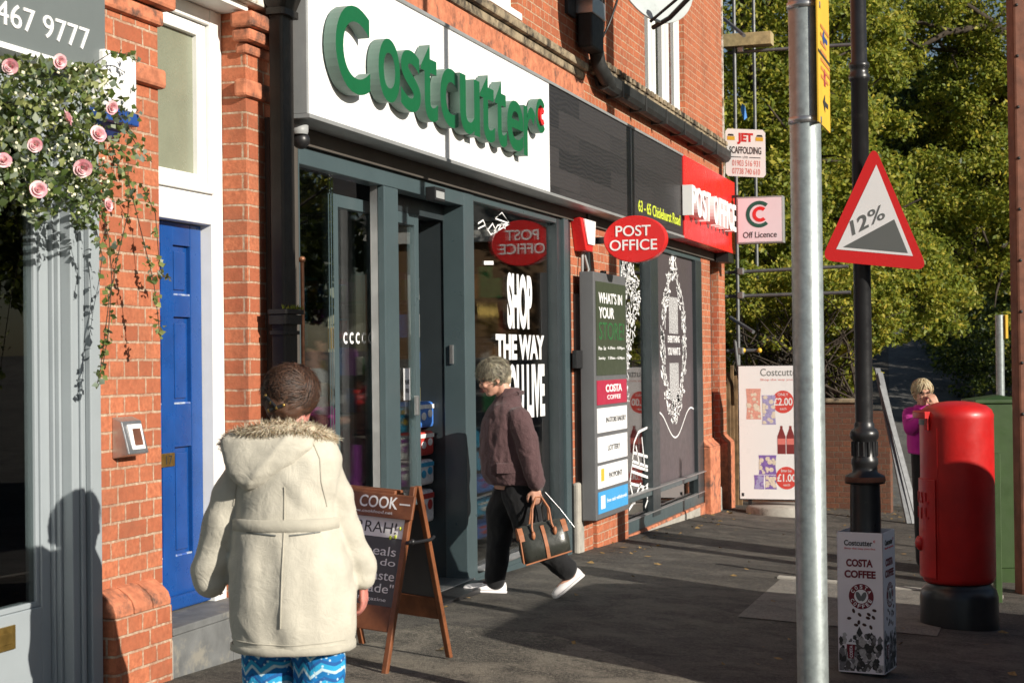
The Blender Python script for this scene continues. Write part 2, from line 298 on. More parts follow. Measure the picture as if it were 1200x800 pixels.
class MB:
    def __init__(s, m=None): s.v = []; s.f = []; s.mi = []; s.mats = []; s.cur = 0; s.sm = []; s.smooth = False
    def use(s, m):
        if m not in s.mats: s.mats.append(m)
        s.cur = s.mats.index(m); return s
    def add(s, vs, fs, smooth=None):
        b = len(s.v); s.v += [tuple(x) for x in vs]; s.f += [tuple(i+b for i in f) for f in fs]; s.mi += [s.cur]*len(fs); s.sm += [s.smooth if smooth is None else smooth]*len(fs); return s
    def box(s, a, b):
        x0, y0, z0 = (min(p, q) for p, q in zip(a, b)); x1, y1, z1 = (max(p, q) for p, q in zip(a, b))
        return s.add([(x0,y0,z0),(x1,y0,z0),(x1,y1,z0),(x0,y1,z0),(x0,y0,z1),(x1,y0,z1),(x1,y1,z1),(x0,y1,z1)],
                     [(0,3,2,1),(4,5,6,7),(0,1,5,4),(1,2,6,5),(2,3,7,6),(3,0,4,7)], False)
    def hexa(s, p):   # 8 corner points, bottom 4 ccw then top 4
        return s.add(p, [(0,3,2,1),(4,5,6,7),(0,1,5,4),(1,2,6,5),(2,3,7,6),(3,0,4,7)], False)
    def obox(s, c, ax, ay, az):   # centre and half axes
        c, ax, ay, az = V(c), V(ax), V(ay), V(az)
        return s.hexa([c-ax-ay-az, c+ax-ay-az, c+ax+ay-az, c-ax+ay-az, c-ax-ay+az, c+ax-ay+az, c+ax+ay+az, c-ax+ay+az])
    def tube(s, pts, r, n=10, caps=True):
        pts = [V(p) for p in pts]; rs = r if isinstance(r, (list, tuple)) else [r]*len(pts); rings = []; pd = None
        for i, p in enumerate(pts):
            d = (pts[min(i+1, len(pts)-1)]-pts[max(i-1, 0)]).normalized()
            if pd is None: a = d.orthogonal().normalized()
            else: a = (a-d*a.dot(d)).normalized()
            b = d.cross(a); pd = d
            rings.append([p+(a*math.cos(t)+b*math.sin(t))*rs[i] for t in (2*math.pi*k/n for k in range(n))])
        return s.loft(rings, caps)
    def loft(s, rings, caps=True, smooth=True):
        n = len(rings[0]); vs = [q for r in rings for q in r]; fs = []
        for i in range(len(rings)-1):
            for k in range(n): fs.append((i*n+k, i*n+(k+1) % n, (i+1)*n+(k+1) % n, (i+1)*n+k))
        s.add(vs, fs, smooth)
        if caps: s.add(rings[0], [tuple(range(n))[::-1]], False); s.add(rings[-1], [tuple(range(n))], False)
        return s
    def lathe(s, c, prof, n=32, axis=None):
        c = V(c); return s.loft([[c+V((r*math.cos(2*math.pi*k/n), r*math.sin(2*math.pi*k/n), z)) for k in range(n)] for r, z in prof])
    def prism(s, poly, ext):   # planar polygon extruded by vector
        ext = V(ext); n = len(poly); a = [V(p) for p in poly]; b = [p+ext for p in a]
        s.add(a+b, [tuple(range(n)), tuple(range(2*n-1, n-1, -1))]+[(k, k+n, (k+1) % n+n, (k+1) % n) for k in range(n)], False); return s
    def ball(s, c, r, n=12, m=8):
        c = V(c); r = (r,)*3 if isinstance(r, (int, float)) else r
        vs = [c+V((0, 0, -r[2]))]; fs = []
        for j in range(1, m):
            ph = -math.pi/2+math.pi*j/m
            for k in range(n): t = 2*math.pi*k/n; vs.append(c+V((r[0]*math.cos(ph)*math.cos(t), r[1]*math.cos(ph)*math.sin(t), r[2]*math.sin(ph))))
        vs.append(c+V((0, 0, r[2]))); L = len(vs)-1
        for k in range(n):
            fs.append((0, 1+(k+1) % n, 1+k)); fs.append((L, L-n+k, L-n+(k+1) % n))
            for j in range(m-2): a = 1+j*n; fs.append((a+k, a+(k+1) % n, a+n+(k+1) % n, a+n+k))
        return s.add(vs, fs, True)
    def text(s, st, O, U, W, N, bold=.0, side=None, res=4):
        v, f, nz, asp = text_raw(st, bold, res); O, U, W, N = V(O), V(U), V(W), V(N)
        vs = [O+U*p[0]+W*p[1]+N*p[2] for p in v]
        if side is None: return s.add(vs, f, False)
        cm = s.cur; b = len(s.v); s.v += [tuple(x) for x in vs]
        for q, z in zip(f, nz):
            s.f.append(tuple(i+b for i in q)); s.sm.append(False)
            if z > .5: s.mi.append(cm)
            else: s.use(side); s.mi.append(s.cur); s.cur = cm
        return s
    def textY(s, st, x0, x1, z0, z1, Y, d=.003, bold=0., **k): return s.text(st, (x0, Y, z0), (x1-x0, 0, 0), (0, 0, z1-z0), (0, -d, 0), bold, **k)
    def stroke(s, pts, wd, N, d=.002):   # flat ribbon of width wd along pts, lifted along N by d
        N = V(N).normalized(); pts = [V(p) for p in pts]; a = []
        for i, p in enumerate(pts):
            t = (pts[min(i+1, len(pts)-1)]-pts[max(i-1, 0)]).normalized(); q = N.cross(t).normalized()*wd/2
            a.append((p-q+N*d, p+q+N*d))
        vs = [x for ab in a for x in ab]
        return s.add(vs, [(2*i, 2*i+2, 2*i+3, 2*i+1) for i in range(len(a)-1)], False)
def mesh_from(mb, name):
    me = bpy.data.meshes.new(name); me.from_pydata(mb.v, [], mb.f)
    for m in mb.mats: me.materials.append(m)
    me.polygons.foreach_set('material_index', mb.mi); me.polygons.foreach_set('use_smooth', mb.sm); me.update(); return me
ORI = {}
def wloc(o): return ORI[o.name] if o is not None else V((0, 0, 0))
def put(name, me, parent=None, label=None, cat=None, group=None, kind=None, bevel=0, plabel=None):
    """link one mesh given in world coordinates"""
    o = bpy.data.objects.new(name, me); COL.objects.link(o)
    if parent is not None: L = ORI[parent.name]; o.parent = parent
    elif kind in ('structure', 'stuff'): L = V((0, 0, 0)); o.location = L
    else:
        n = len(me.vertices); co = np.empty(n*3); me.vertices.foreach_get('co', co); co = co.reshape(-1, 3); lo, hi = co.min(0), co.max(0)
        L = V(((lo[0]+hi[0])/2, (lo[1]+hi[1])/2, lo[2])); o.location = L
    me.transform(Matrix.Translation(-L)); ORI[o.name] = L
    if label: o['label'] = label
    if plabel: o['label'] = plabel
    if cat: o['category'] = cat
    if group: o['group'] = group
    if kind: o['kind'] = kind
    if bevel:
        b = o.modifiers.new('bevel', 'BEVEL'); b.width = bevel; b.segments = 2; b.limit_method = 'ANGLE'; b.harden_normals = False
    return o
def obj(name, mb, parent=None, **k): return put(name, mesh_from(mb, name), parent, **k)
def thing(name, label, cat, loc, group=None):
    o = bpy.data.objects.new(name, None); COL.objects.link(o); o.location = V(loc); o.empty_display_size = .2
    ORI[o.name] = V(loc); o['label'] = label; o['category'] = cat
    if group: o['group'] = group
    return o
def B(m): return MB().use(M[m])
def dup(root, off, label=None, group=None):
    def cp(o, par):
        c = o.copy(); COL.objects.link(c)
        if par is not None: c.parent = par
        for ch in [x for x in list(bpy.data.objects) if x.parent is o and x is not c]: cp(ch, c)
        return c
    r = cp(root, None); r.location = root.location + V(off); ORI[r.name] = V(r.location)
    if label: r['label'] = label
    if group: r['group'] = group
    return r
def multi(name, m, boxes, parent, bevel=0, **k):   # several pieces, each an object of its own
    for b in boxes: obj(name, B(m).box(*b), parent, bevel=bevel, **k)
def wall(mb, x0, x1, z0, z1, y0, y1, holes=()):
    xs = sorted({x0, x1, *[h[0] for h in holes], *[h[1] for h in holes]})
    for a, b in zip(xs, xs[1:]):
        cuts = sorted([(h[2], h[3]) for h in holes if h[0] < b-1e-6 and h[1] > a+1e-6]); z = z0
        for c, d in cuts:
            if c > z: mb.box((a, y0, z), (b, y1, c))
            z = d
        if z < z1: mb.box((a, y0, z), (b, y1, z1))
def gz(x, y):
    z = GA + GB*x + GC*min(max(y, -5.2), 0)
    if x > 23: z += .0068*(min(x, 46)-23)**2 + max(0, x-46)*.04
    return z
# ================================================================== GROUND
def sheet(name, xs, ys, dz, m, **k):
    mb = B(m); n = len(ys)
    vs = [(x, y, gz(x, y)+dz) for x in xs for y in ys]
    fs = [(i*n+j, (i+1)*n+j, (i+1)*n+j+1, i*n+j+1) for i in range(len(xs)-1) for j in range(n-1)]
    mb.add(vs, fs, True); return obj(name, mb, kind='structure', **k)
XS = [-60, -20, -6, 0, 3]+[4+i for i in range(20)]+[24+2*i for i in range(24)]+[80, 120, 220]
sheet('pavement', XS, [-5.2, -4, -3, -2, -1, 0, 1, 4, 12, 40, 120], 0, 'asphalt')
sheet('road', XS, [-160, -60, -30, -20, -12, -8, -6.5, -5.35], -.13, 'road')
kb = B('concrete')
for i in range(40):
    x = -6+i*.92; kb.hexa([(x, -5.36, gz(x, -5.3)-.3), (x+.91, -5.36, gz(x+.91, -5.3)-.3), (x+.91, -5.2, gz(x+.91, -5.2)-.3), (x, -5.2, gz(x, -5.2)-.3), (x, -5.36, gz(x, -5.3)+.0), (x+.91, -5.36, gz(x+.91, -5.3)+.0), (x+.91, -5.2, gz(x+.91, -5.2)+.006), (x, -5.2, gz(x, -5.2)+.006)])
obj('kerb', kb, kind='structure', bevel=.01)
def patch(name, poly, dz, m):
    mb = B(m); mb.add([(x, y, gz(x, y)+dz) for x, y in poly], [tuple(range(len(poly)))]); return obj(name, mb, kind='structure')
patch('paving_patch', [(10.85, -2.05), (10.85, -3.35), (13.35, -3.35), (13.35, -1.95)], .005, 'slab')
pk = B('concrete')
for i in range(3): x = 13.37+i*.0; pk.hexa([(13.38, -3.7+i*.6, gz(13.4, -3.4)-.1), (13.5, -3.7+i*.6, gz(13.4, -3.4)-.1), (13.5, -3.12+i*.6, gz(13.4, -3)-.1), (13.38, -3.12+i*.6, gz(13.4, -3)-.1), (13.38, -3.7+i*.6, gz(13.4, -3.7+i*.6)+.015), (13.5, -3.7+i*.6, gz(13.4, -3.7+i*.6)+.015), (13.5, -3.12+i*.6, gz(13.4, -3.12+i*.6)+.015), (13.38, -3.12+i*.6, gz(13.4, -3.12+i*.6)+.015)])
obj('edging_kerb', pk, kind='structure')
patch('pavement_repair', [(6.0, -.75), (6.0, -2.6), (7.9, -2.6), (8.6, -2.0), (9.3, -1.2), (9.2, -.5), (8.6, -.32), (7.2, -.35)], .004, 'worn')
lane = [(24, -4.6), (30, -4.3), (38, -3.8), (46, -3.2), (60, -2.5), (60, 1.5), (46, .6), (38, 0), (30, -.9), (26, -1.6)]
mb = B('road'); L2 = [((24+i*2), -4.6+.055*i*2, -1.9+.09*i*2) for i in range(18)]
mb.add([p for x, a, b in L2 for p in ((x, a, gz(x, a)+.006), (x, b, gz(x, b)+.006))], [(2*i, 2*i+2, 2*i+3, 2*i+1) for i in range(17)]); obj('side_road', mb, kind='structure')
lit = B('leaf_fall')
for i in range(900):
    if i < 110: x, y = random.uniform(7, 20), random.uniform(-4.8, -.1)
    elif i < 160: x, y = random.uniform(14, 21), random.uniform(-.5, -.03)
    else: x, y = random.uniform(21, 30), random.uniform(-4.5, -.3)
    a = random.uniform(0, 6.28); r = random.uniform(.018, .042); z = gz(x, y)+.008
    lit.add([(x+r*math.cos(a), y+r*math.sin(a), z), (x-r*.5*math.sin(a), y+r*.5*math.cos(a), z+random.uniform(0, .02)), (x-r*math.cos(a), y-r*math.sin(a), z+random.uniform(0, .012)), (x+r*.5*math.sin(a), y-r*.5*math.cos(a), z)], [(0, 1, 2, 3)])
obj('fallen_leaves', lit, kind='stuff')
# ================================================================== LEFT BRICK HOUSE
RB = .15                      # depth of the door recess
house = thing('brick_house', 'red brick house front with a blue door between two brick piers', 'house', (7.1, .3, .2))
mb = B('brick')
multi('pier', 'brick', [((6.335, 0, -.3), (6.88, 1, 3.62)), ((7.785, 0, -.3), (8.42, 1, 3.62))], house)
mb = B('brick'); mb.box((4.2, .004, 3.56), (6.335, .6, 8)); mb.box((6.335, 0, 3.62), (6.88, .6, 8)); mb.box((6.88, 0, 3.98), (7.785, .6, 8)); mb.box((7.785, 0, 3.62), (8.42, .6, 8)); obj('wall', mb, house)
mb = B('brick_rub')   # string courses and caps of the piers
mb.box((6.33, -.035, 3.03), (6.91, .05, 3.125)); mb.box((6.33, -.03, 3.33), (6.90, .05, 3.41)); mb.box((6.33, -.07, 3.412), (6.95, .05, 3.50)); mb.box((6.32, -.10, 3.502), (6.98, .05, 3.60)); obj('pier_cap', mb, house, bevel=.018); mb = B('brick_rub')
mb.box((7.74, -.03, 3.13), (8.42, .05, 3.225)); mb.box((7.755, -.02, 3.36), (8.42, .05, 3.42)); mb.box((7.72, -.06, 3.422), (8.42, .05, 3.49)); mb.box((7.70, -.09, 3.492), (8.42, .05, 3.575))
obj('pier_cap', mb, house, bevel=.018)
bxr = F(203, 750, -.10).x; mb = B('brick'); mb.box((6.30, -.10, -.3), (bxr, .02, .575)); mb.box((6.882, .0201, -.3), (bxr, .14, .575)); obj('pier_base', mb, house, bevel=.012)
mb = B('brick_rub')
for i in range(3):             # bullnosed bricks over the pier base
    wb_ = (bxr-6.31)/3; a, b = 6.305+i*wb_, 6.305+(i+1)*wb_-.012; prof = [(-.10, .577), (-.10, .60), (-.088, .635), (-.06, .662), (-.02, .69), (0.01, .70), (.02, .70), (.02, .577)]
    mb.prism([(a, y, z) for y, z in prof], (b-a, 0, 0))
obj('plinth_moulding', mb, house, bevel=.004)
mb = B('peel'); mb.box((6.86, -.07, 3.62), (8.42, .1, 3.80)); mb.box((6.88, -.12, 3.802), (8.42, .1, 3.97)); obj('lintel', mb, house, bevel=.012)
mb = B('white'); mb.box((6.882, -.02, 3.585), (7.783, .3, 3.618)); obj('lintel_soffit', mb, house)
mb = B('white')
jx0, jx1 = 7.66, 7.783
mb.box((jx0, RB-.01, .42), (jx1, RB+.12, 3.585)); mb.box((6.882, RB-.01, .42), (6.95, RB+.12, 3.585)); mb.box((6.95, RB-.012, 2.44), (jx0, RB+.12, 2.60)); mb.box((6.95, RB-.03, 2.60), (jx0, RB+.1, 2.625)); mb.box((6.95, RB-.008, 3.50), (jx0, RB+.1, 3.583))
obj('door_frame', mb, house, bevel=.006)
mb = B('white'); fx0, fx1 = 6.955, jx0-.005
for a, b, c, d in ((fx0, 7.0, 2.63, 3.495), (fx1-.09, fx1, 2.63, 3.495), (7.0, fx1-.09, 2.63, 2.70), (7.0, fx1-.09, 3.43, 3.495)): mb.box((a, RB+.015, c), (b, RB+.07, d))
fl = obj('fanlight', mb, house, bevel=.006)
mb = B('frost'); mb.box((7.0, RB+.045, 2.70), (fx1-.09, RB+.055, 3.43)); obj('pane', mb, fl)
# blue door: stiles, rails and recessed panels
DY = RB+.055; dx0, dx1, dz0, dz1 = 6.955, jx0-.004, .46, 2.435
mb = B('blue'); rails = [(dz0, .72), (1.28, 1.50), (1.95, 2.06), (2.32, dz1)]
for a, b in ((dx0, dx0+.10), (dx1-.115, dx1), ((dx0+dx1)/2-.06, (dx0+dx1)/2+.06)): mb.box((a, DY, dz0), (b, DY+.045, dz1))
for c, d in rails:
    mb.box((dx0+.10, DY+.0015, c), ((dx0+dx1)/2-.06, DY+.045, d)); mb.box(((dx0+dx1)/2+.06, DY+.0015, c), (dx1-.115, DY+.045, d))
door = obj('door', mb, house, bevel=.004)
mb = B('blue')
for a, b in ((dx0+.10, (dx0+dx1)/2-.06), ((dx0+dx1)/2+.06, dx1-.115)):
    for c, d in ((.72, 1.28), (1.50, 1.95), (2.06, 2.32)):
        mb.box((a, DY+.022, c), (b, DY+.04, d)); mb.box((a+.03, DY+.012, c+.03), (b-.03, DY+.0221, d-.03))
obj('door_panel', mb, door, bevel=.006)
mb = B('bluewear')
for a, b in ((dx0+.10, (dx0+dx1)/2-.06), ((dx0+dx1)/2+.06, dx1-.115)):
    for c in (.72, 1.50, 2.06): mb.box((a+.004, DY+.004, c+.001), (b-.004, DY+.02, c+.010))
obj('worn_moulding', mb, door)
mb = B('blue'); mb.box((dx0, DY-.045, dz0), (dx1, DY-.001, dz0+.07)); obj('weather_bar', mb, door, bevel=.012)
q = F(193, 539, DY); mb = B('brass'); mb.box((q.x-.06, DY-.008, q.z-.035), (q.x+.09, DY-.0005, q.z+.035)); lp = obj('letter_plate', mb, door, bevel=.004)
mb = B('ink'); mb.textY('17', q.x+.0, q.x+.06, q.z-.022, q.z+.022, DY-.0085, .001); obj('lettering', mb, lp)
# step of the blue door
mb = B('slate'); mb.box((bxr+.012, -.09, -.2), (7.42, .2, .415)); mb.box((7.426, -.09, -.2), (7.93, .2, .415)); mb.box((bxr+.004, -.10, .418), (7.95, RB+.06, .455))
obj('door_step', mb, house, bevel=.006)
mb = B('concrete'); mb.box((bxr+.001, -.095, -.3), (bxr+.0105, -.01, .40)); obj('step_edge', mb, house, bevel=.004)
# intercom on the pier
q = F(143, 512, 0); ic = thing('door_intercom', 'small grey metal intercom box screwed to the brick pier left of the blue door', 'intercom', (q.x, 0, q.z-.09))
mb = B('steel'); mb.prism([(q.x-.085, 0, q.z-.095), (q.x-.085, -.09, q.z-.075), (q.x-.085, -.05, q.z+.075), (q.x-.085, 0, q.z+.095)], (.17, 0, 0)); obj('housing', mb, ic, bevel=.005)
mb = B('signwhite'); mb.hexa([(q.x-.045, -.0865, q.z-.055), (q.x+.065, -.0865, q.z-.055), (q.x+.065, -.075, q.z-.055), (q.x-.045, -.075, q.z-.055), (q.x-.045, -.063, q.z+.06), (q.x+.065, -.063, q.z+.06), (q.x+.065, -.05, q.z+.06), (q.x-.045, -.05, q.z+.06)]); obj('surround', mb, ic, bevel=.003)
mb = B('rust'); mb.hexa([(q.x-.022, -.088, q.z-.035), (q.x+.042, -.088, q.z-.035), (q.x+.042, -.078, q.z-.035), (q.x-.022, -.078, q.z-.035), (q.x-.022, -.0695, q.z+.04), (q.x+.042, -.0695, q.z+.04), (q.x+.042, -.06, q.z+.04), (q.x-.022, -.06, q.z+.04)]); obj('name_card', mb, ic)
# alarm box white with blue foot
q = F(141, 95, -.02); ab = thing('alarm_box', 'white alarm box with a dark blue base on the brick pier above the roses', 'alarm box', (q.x, 0, q.z-.2))
q0, q1, qt = F(124, 140, -.13), F(161, 140, -.13), F(140, 62, -.13)
mb = B('signwhite'); mb.box((q0.x, -.13, q0.z+.06), (q1.x, -.001, qt.z)); obj('cover', mb, ab, bevel=.012)
mb = B('navy'); mb.box((q0.x-.006, -.137, q0.z-.0), (q1.x+.006, -.001, q0.z+.058)); mb.prism([(q0.x+.02, -.10, q0.z-.001), (q1.x-.02, -.10, q0.z-.001), (q1.x-.05, -.04, q0.z-.05), (q0.x+.05, -.04, q0.z-.05)], (0, .03, 0)); obj('base', mb, ab, bevel=.006)
# ================================================================== GREY SHOPFRONT, far left
gzb = F(35, 712, .094).z; gxr = F(38, 500, .094).x; dxr = F(58, 500, .07).x
gs = thing('grey_shopfront', 'pale grey painted shopfront with dark glass door at the left edge', 'shopfront', (5.4, .2, .2))
mb = B('shop_grey'); mb.box((6.10, -.02, .1), (6.285, .12, 2.98)); mb.box((6.285, .02, .1), (6.334, .12, 2.98)); mb.box((6.15, -.035, .12), (6.175, -.0202, 2.96)); mb.box((6.20, -.05, .12), (6.283, -.0203, 2.96)); obj('pilaster', mb, gs, bevel=.005)
mb = B('shop_grey'); mb.box((dxr+.016, .03, .12), (6.098, .16, 2.98)); mb.box((dxr+.002, .05, .12), (dxr+.015, .16, 2.98)); mb.box((4.2, .03, 2.82), (dxr+.001, .16, 2.98)); obj('door_frame', mb, gs, bevel=.004)
mb = B('shop_grey'); mb.box((gxr+.025, .07, .17), (dxr, .115, 2.815)); mb.box((4.3, .0715, .17), (gxr+.025, .115, gzb)); mb.box((gxr, .08, gzb+.0), (gxr+.024, .112, 2.81)); mb.box((4.3, .08, gzb+.001), (gxr, .112, gzb+.025)); dl = obj('door', mb, gs, bevel=.004)
mb = B('glass_dk'); mb.box((4.3, .094, gzb+.02), (gxr+.005, .102, 2.81)); obj('glass', mb, dl)
q = F(6, 748, .07); mb = B('brass'); mb.box((q.x-.16, .06, q.z-.05), (q.x+.06, .0695, q.z+.05)); mb.box((q.x-.12, .055, q.z-.025), (q.x+.03, .0598, q.z+.025)); obj('letter_plate', mb, dl, bevel=.003)
mb = B('darkwall'); mb.box((4.1, 1.4, 0), (6.3, 1.5, 3.2)); mb.box((4.1, .2, 0), (6.3, 1.4, .12)); obj('interior', mb, gs)
mb = B('slate'); mb.box((4.2, -.06, -.3), (6.298, .2, .115)); obj('sill', mb, gs, bevel=.01)
sb = thing('phone_sign', 'slate grey shop sign with a white telephone number at the top left', 'sign', (5.3, -.05, 3.0))
mb = B('sign_grey'); mb.box((4.2, -.10, 3.0), (6.262, .0, 3.56)); mb.cur = 0; obj('panel', mb, sb)
mb = B('signwhite'); mb.box((4.2, -.115, 2.975), (6.266, .0, 2.998)); obj('trim', mb, sb)
x0, x1 = F(-4, 30, -.104).x, F(105, 40, -.104).x; z0, z1 = F(100, 59, -.104).z, F(100, 33, -.104).z
mb = B('wprint'); mb.textY('467 9777', x0, x1, z0, z1, -.1005, .004); obj('lettering', mb, sb)
# ================================================================== DOWNPIPE
dp = thing('downpipe', 'tall square black cast iron drainpipe between the red brick pier and the white sign', 'drainpipe', (8.2, -.1, .2))
PX0, PX1, PYB = F(333.5, 300, -.17).x, F(348.5, 300, -.17).x, -.088
def octo(x0, x1, y0, y1, c, z): return [V(p) for p in ((x0+c, y0, z), (x1-c, y0, z), (x1, y0+c, z), (x1, y1, z), (x0, y1, z), (x0, y0+c, z))]
zc = F(330, 375, -.17).z; ztop = F(330, 14, -.17).z
mb = B('castiron'); mb.loft([octo(PX0, PX1, -.17, PYB, .012, z) for z in (-.2, zc)], True, False); mb.loft([octo(PX0+.004, PX1-.004, -.166, PYB, .012, z) for z in (zc, ztop)], True, False); obj('pipe', mb, dp, bevel=.004)
mb = B('castiron')
for z, h, e in ((zc-.02, .05, .022), (zc+.035, .025, .03), (ztop-.01, .035, .02), (zc-.075, .02, .012)): mb = B('castiron'); mb.loft([octo(PX0-e, PX1+e, -.17-e, PYB+.01, .015, zz) for zz in (z, z+h)], True, False); obj('collar', mb, dp, bevel=.006)
mb = B('castiron'); mb.loft([octo(PX0-.01, PX1+.01, -.18, PYB, .02, ztop+.02), octo(PX0-.05, PX1+.05, -.22, -.05, .03, ztop+.14), octo(PX0-.05, PX1+.05, -.22, -.05, .03, ztop+.45)], True, False); obj('hopper', mb, dp, bevel=.006)
mb = B('leaf_mid')
for i in range(90):
    c = V((random.uniform(PX0-.02, PX1), random.uniform(-.2, -.16), zc+.062)); a = random.uniform(0, 6.3); d = V((math.cos(a)*.012, math.sin(a)*.012, random.uniform(.008, .03))); mb.add([c-V((d.y, -d.x, 0))*.4, c+V((d.y, -d.x, 0))*.4, c+d], [(0, 1, 2)])
obj('moss', mb, dp)
mb = B('copper'); a, b = F(354, 306, -.1), F(354, 395, -.1); mb.tube([(a.x, -.1, a.z), (a.x, -.1, -.1)], .011, 10); mb.lathe((a.x, -.1, a.z-.005), [(.0, 0), (.017, 0), (.019, .02), (.012, .03), (0, .032)], 10); obj('copper_pipe', mb)
o = bpy.data.objects['copper_pipe']; o['label'] = 'thin copper pipe running up beside the black drainpipe'; o['category'] = 'pipe'
q = F(351, 164, -.12); sc_ = thing('security_camera', 'small dark dome camera under the corner of the white sign', 'camera', (q.x, -.12, q.z))
mb = B('black_pl'); mb.ball((q.x+.02, -.12, q.z), .05, 16, 10); obj('dome', mb, sc_)
mb = B('grey_pl'); mb.lathe((q.x+.0, -.12, q.z+.03), [(.045, 0), (.05, .015), (.05, .05), (0, .05)], 16); mb.tube([(q.x, -.12, q.z+.07), (q.x, 0.02, q.z+.09)], .02); obj('mount', mb, sc_)
# ================================================================== SHOP BUILDING
shop = thing('shop_building', 'red brick corner building above the convenience store and post office', 'building', (15, 3, 0))
W2 = (17.0, 19.03, 4.5, 7.4); W1 = (11.8, 12.56, 4.5, 7.0)
mb = B('brick_up'); wall(mb, 8.421, 21.42, 3.06, 8.6, 0, .3, [W1, W2]); mb.box((21.12, .301, -.6), (21.42, 8, 8.6)); obj('wall', mb, shop)
multi('pier', 'brick', [((a, 0, -.8), (b, .3, 3.059)) for a, b in ((14.02, 15.78), (19.86, 20.42), (20.98, 21.42))], shop)
mb = B('brick_rub')
for a, b, z in ((19.84, 20.45, .60), (20.97, 21.45, .60)): mb = B('brick_rub'); mb.box((a, -.10, -.8), (b, -.001, z)); mb.prism([(a, -.10, z), (a, 0, z), (a, 0, z+.1), (a, -.03, z+.06)], (b-a, 0, 0)); obj('pier_base', mb, shop, bevel=.015)
mb = B('brick_rub')
multi('pier_base', 'brick', [((14.0, -.05, -.8), (14.5, -.001, .42)), ((14.62, -.06, -.8), (15.79, -.001, .36))], shop, .012)
multi('render_patch', 'concrete', [((13.97, -.06, -.8), (14.17, -.0, .60)), ((20.452, -.06, -.8), (20.75, .25, .05))], shop, .02)
mb = B('stone'); mb.box((8.43, -.06, 4.27), (14.36, .01, 4.345)); mb.box((8.43, -.10, 4.347), (14.36, .01, 4.42)); obj('string_course', mb, shop, bevel=.015)
mb = B('brick_rub'); mb.box((8.43, -.04, 3.99), (14.4, -.001, 4.268)); obj('frieze', mb, shop, bevel=.01)
mb = B('stone'); mb.box((14.7, -.12, 4.40), (21.46, -.001, 4.47))
for i in range(34): mb.box((14.72+i*.2, -.14, 4.474), (14.72+i*.2+.12, -.001, 4.53))
obj('dentil_band', mb, shop, bevel=.006)
for (a, b, c, d), n, nm in ((W1, 1, 0), (W2, 3, 1)):
    mb = B('white'); y = .06
    mb.box((a, y, c), (a+.10, y+.14, d)); mb.box((b-.10, y, c), (b, y+.14, d)); mb.box((a+.1, y+.001, c), (b-.1, y+.14, c+.12)); mb.box((a+.1, y+.001, d-.1), (b-.1, y+.14, d))
    for i in range(1, n): x = a+(b-a)*i/n; mb.box((x-.06, y-.01, c+.12), (x+.06, y+.14, d-.1))
    mb.box((a-.02, -.03, c-.03), (b+.02, y, c+.03))
    fr = obj('window', mb, shop, bevel=.006)
    mb = B('white'); pn = B('pane')
    for i in range(n):
        xa, xb = a+(b-a)*i/n+(.1 if i == 0 else .06), a+(b-a)*(i+1)/n-(.1 if i == n-1 else .06); zm = c+1.3
        for k, (p, r) in enumerate(((c+.12, zm), (zm+.002, d-.1))):
            yy = y+.03-.02*k
            mb.box((xa, yy, p), (xa+.045, yy+.04, r)); mb.box((xb-.045, yy, p), (xb, yy+.04, r)); mb.box((xa+.045, yy+.001, p), (xb-.045, yy+.04, p+.07)); mb.box((xa+.045, yy+.001, r-.06), (xb-.045, yy+.04, r))
            pn.box((xa+.045, yy+.012, p+.07), (xb-.045, yy+.018, r-.06))
    obj('sash', mb, fr, bevel=.004); obj('pane', pn, fr)
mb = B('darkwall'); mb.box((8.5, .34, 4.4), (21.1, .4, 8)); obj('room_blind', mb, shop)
mb = B('peel'); mb.box((21.40, -.02, 3.0), (21.44, .06, 8.6)); obj('corner_strip', mb, shop)
# upper drainpipe and gutter
ud = thing('upper_downpipe', 'rusty black drainpipe with silver band coming down the upper brick wall beside the dish', 'drainpipe', (14.7, -.1, 4.3))
xp0, xp1 = F(690, 30, -.14).x, F(704, 30, -.14).x
mb = B('lead'); mb.box((xp0, -.17, 4.55), (xp1, -.03, 8.5)); obj('pipe', mb, ud, bevel=.02)
mb = B('steel'); mb.box((xp0-.015, -.185, 4.86), (xp1+.015, -.02, 5.02)); obj('band', mb, ud, bevel=.006)
mb = B('lead'); mb.tube([(14.62, -.1, 4.6), (14.64, -.12, 4.45), (14.8, -.14, 4.36), (15.1, -.105, 4.33)], .07, 12); obj('elbow', mb, ud)
gt = thing('gutter', 'long black gutter running above the dark cladding to the corner of the building', 'gutter', (18, -.15, 4.2))
mb = B('lead'); pr = [(-.02, 4.40), (-.025, 4.31), (-.06, 4.265), (-.105, 4.255), (-.145, 4.27), (-.175, 4.31), (-.18, 4.40), (-.16, 4.40), (-.15, 4.32), (-.105, 4.285), (-.06, 4.30), (-.04, 4.40)]
mb.prism([(14.85, y, z) for y, z in pr], (6.2, 0, 0)); obj('trough', mb, gt)
multi('bracket', 'lead', [((15.3+i*.95, -.19, 4.245), (15.34+i*.95, -.01, 4.405)) for i in range(6)], gt, .004)
mb = B('black_pl')
for k, (a, b) in enumerate((((14.72, -.09, 5.2), (14.95, -.02, 4.62)), ((14.78, -.08, 5.6), (15.2, -.02, 4.9)), ((15.25, -.2, 5.35), (14.95, -.03, 4.7)))):
    a, b = V(a), V(b); mb.tube([a.lerp(b, t)+V((math.sin(t*3.14)*.1*(1-k), -.03*math.sin(t*3.14), -.08*math.sin(t*3.14))) for t in np.linspace(0, 1, 8)], .012, 6)
o = obj('dish_cable', mb, label='loose black cables hanging on the upper wall below the dish', cat='cable')
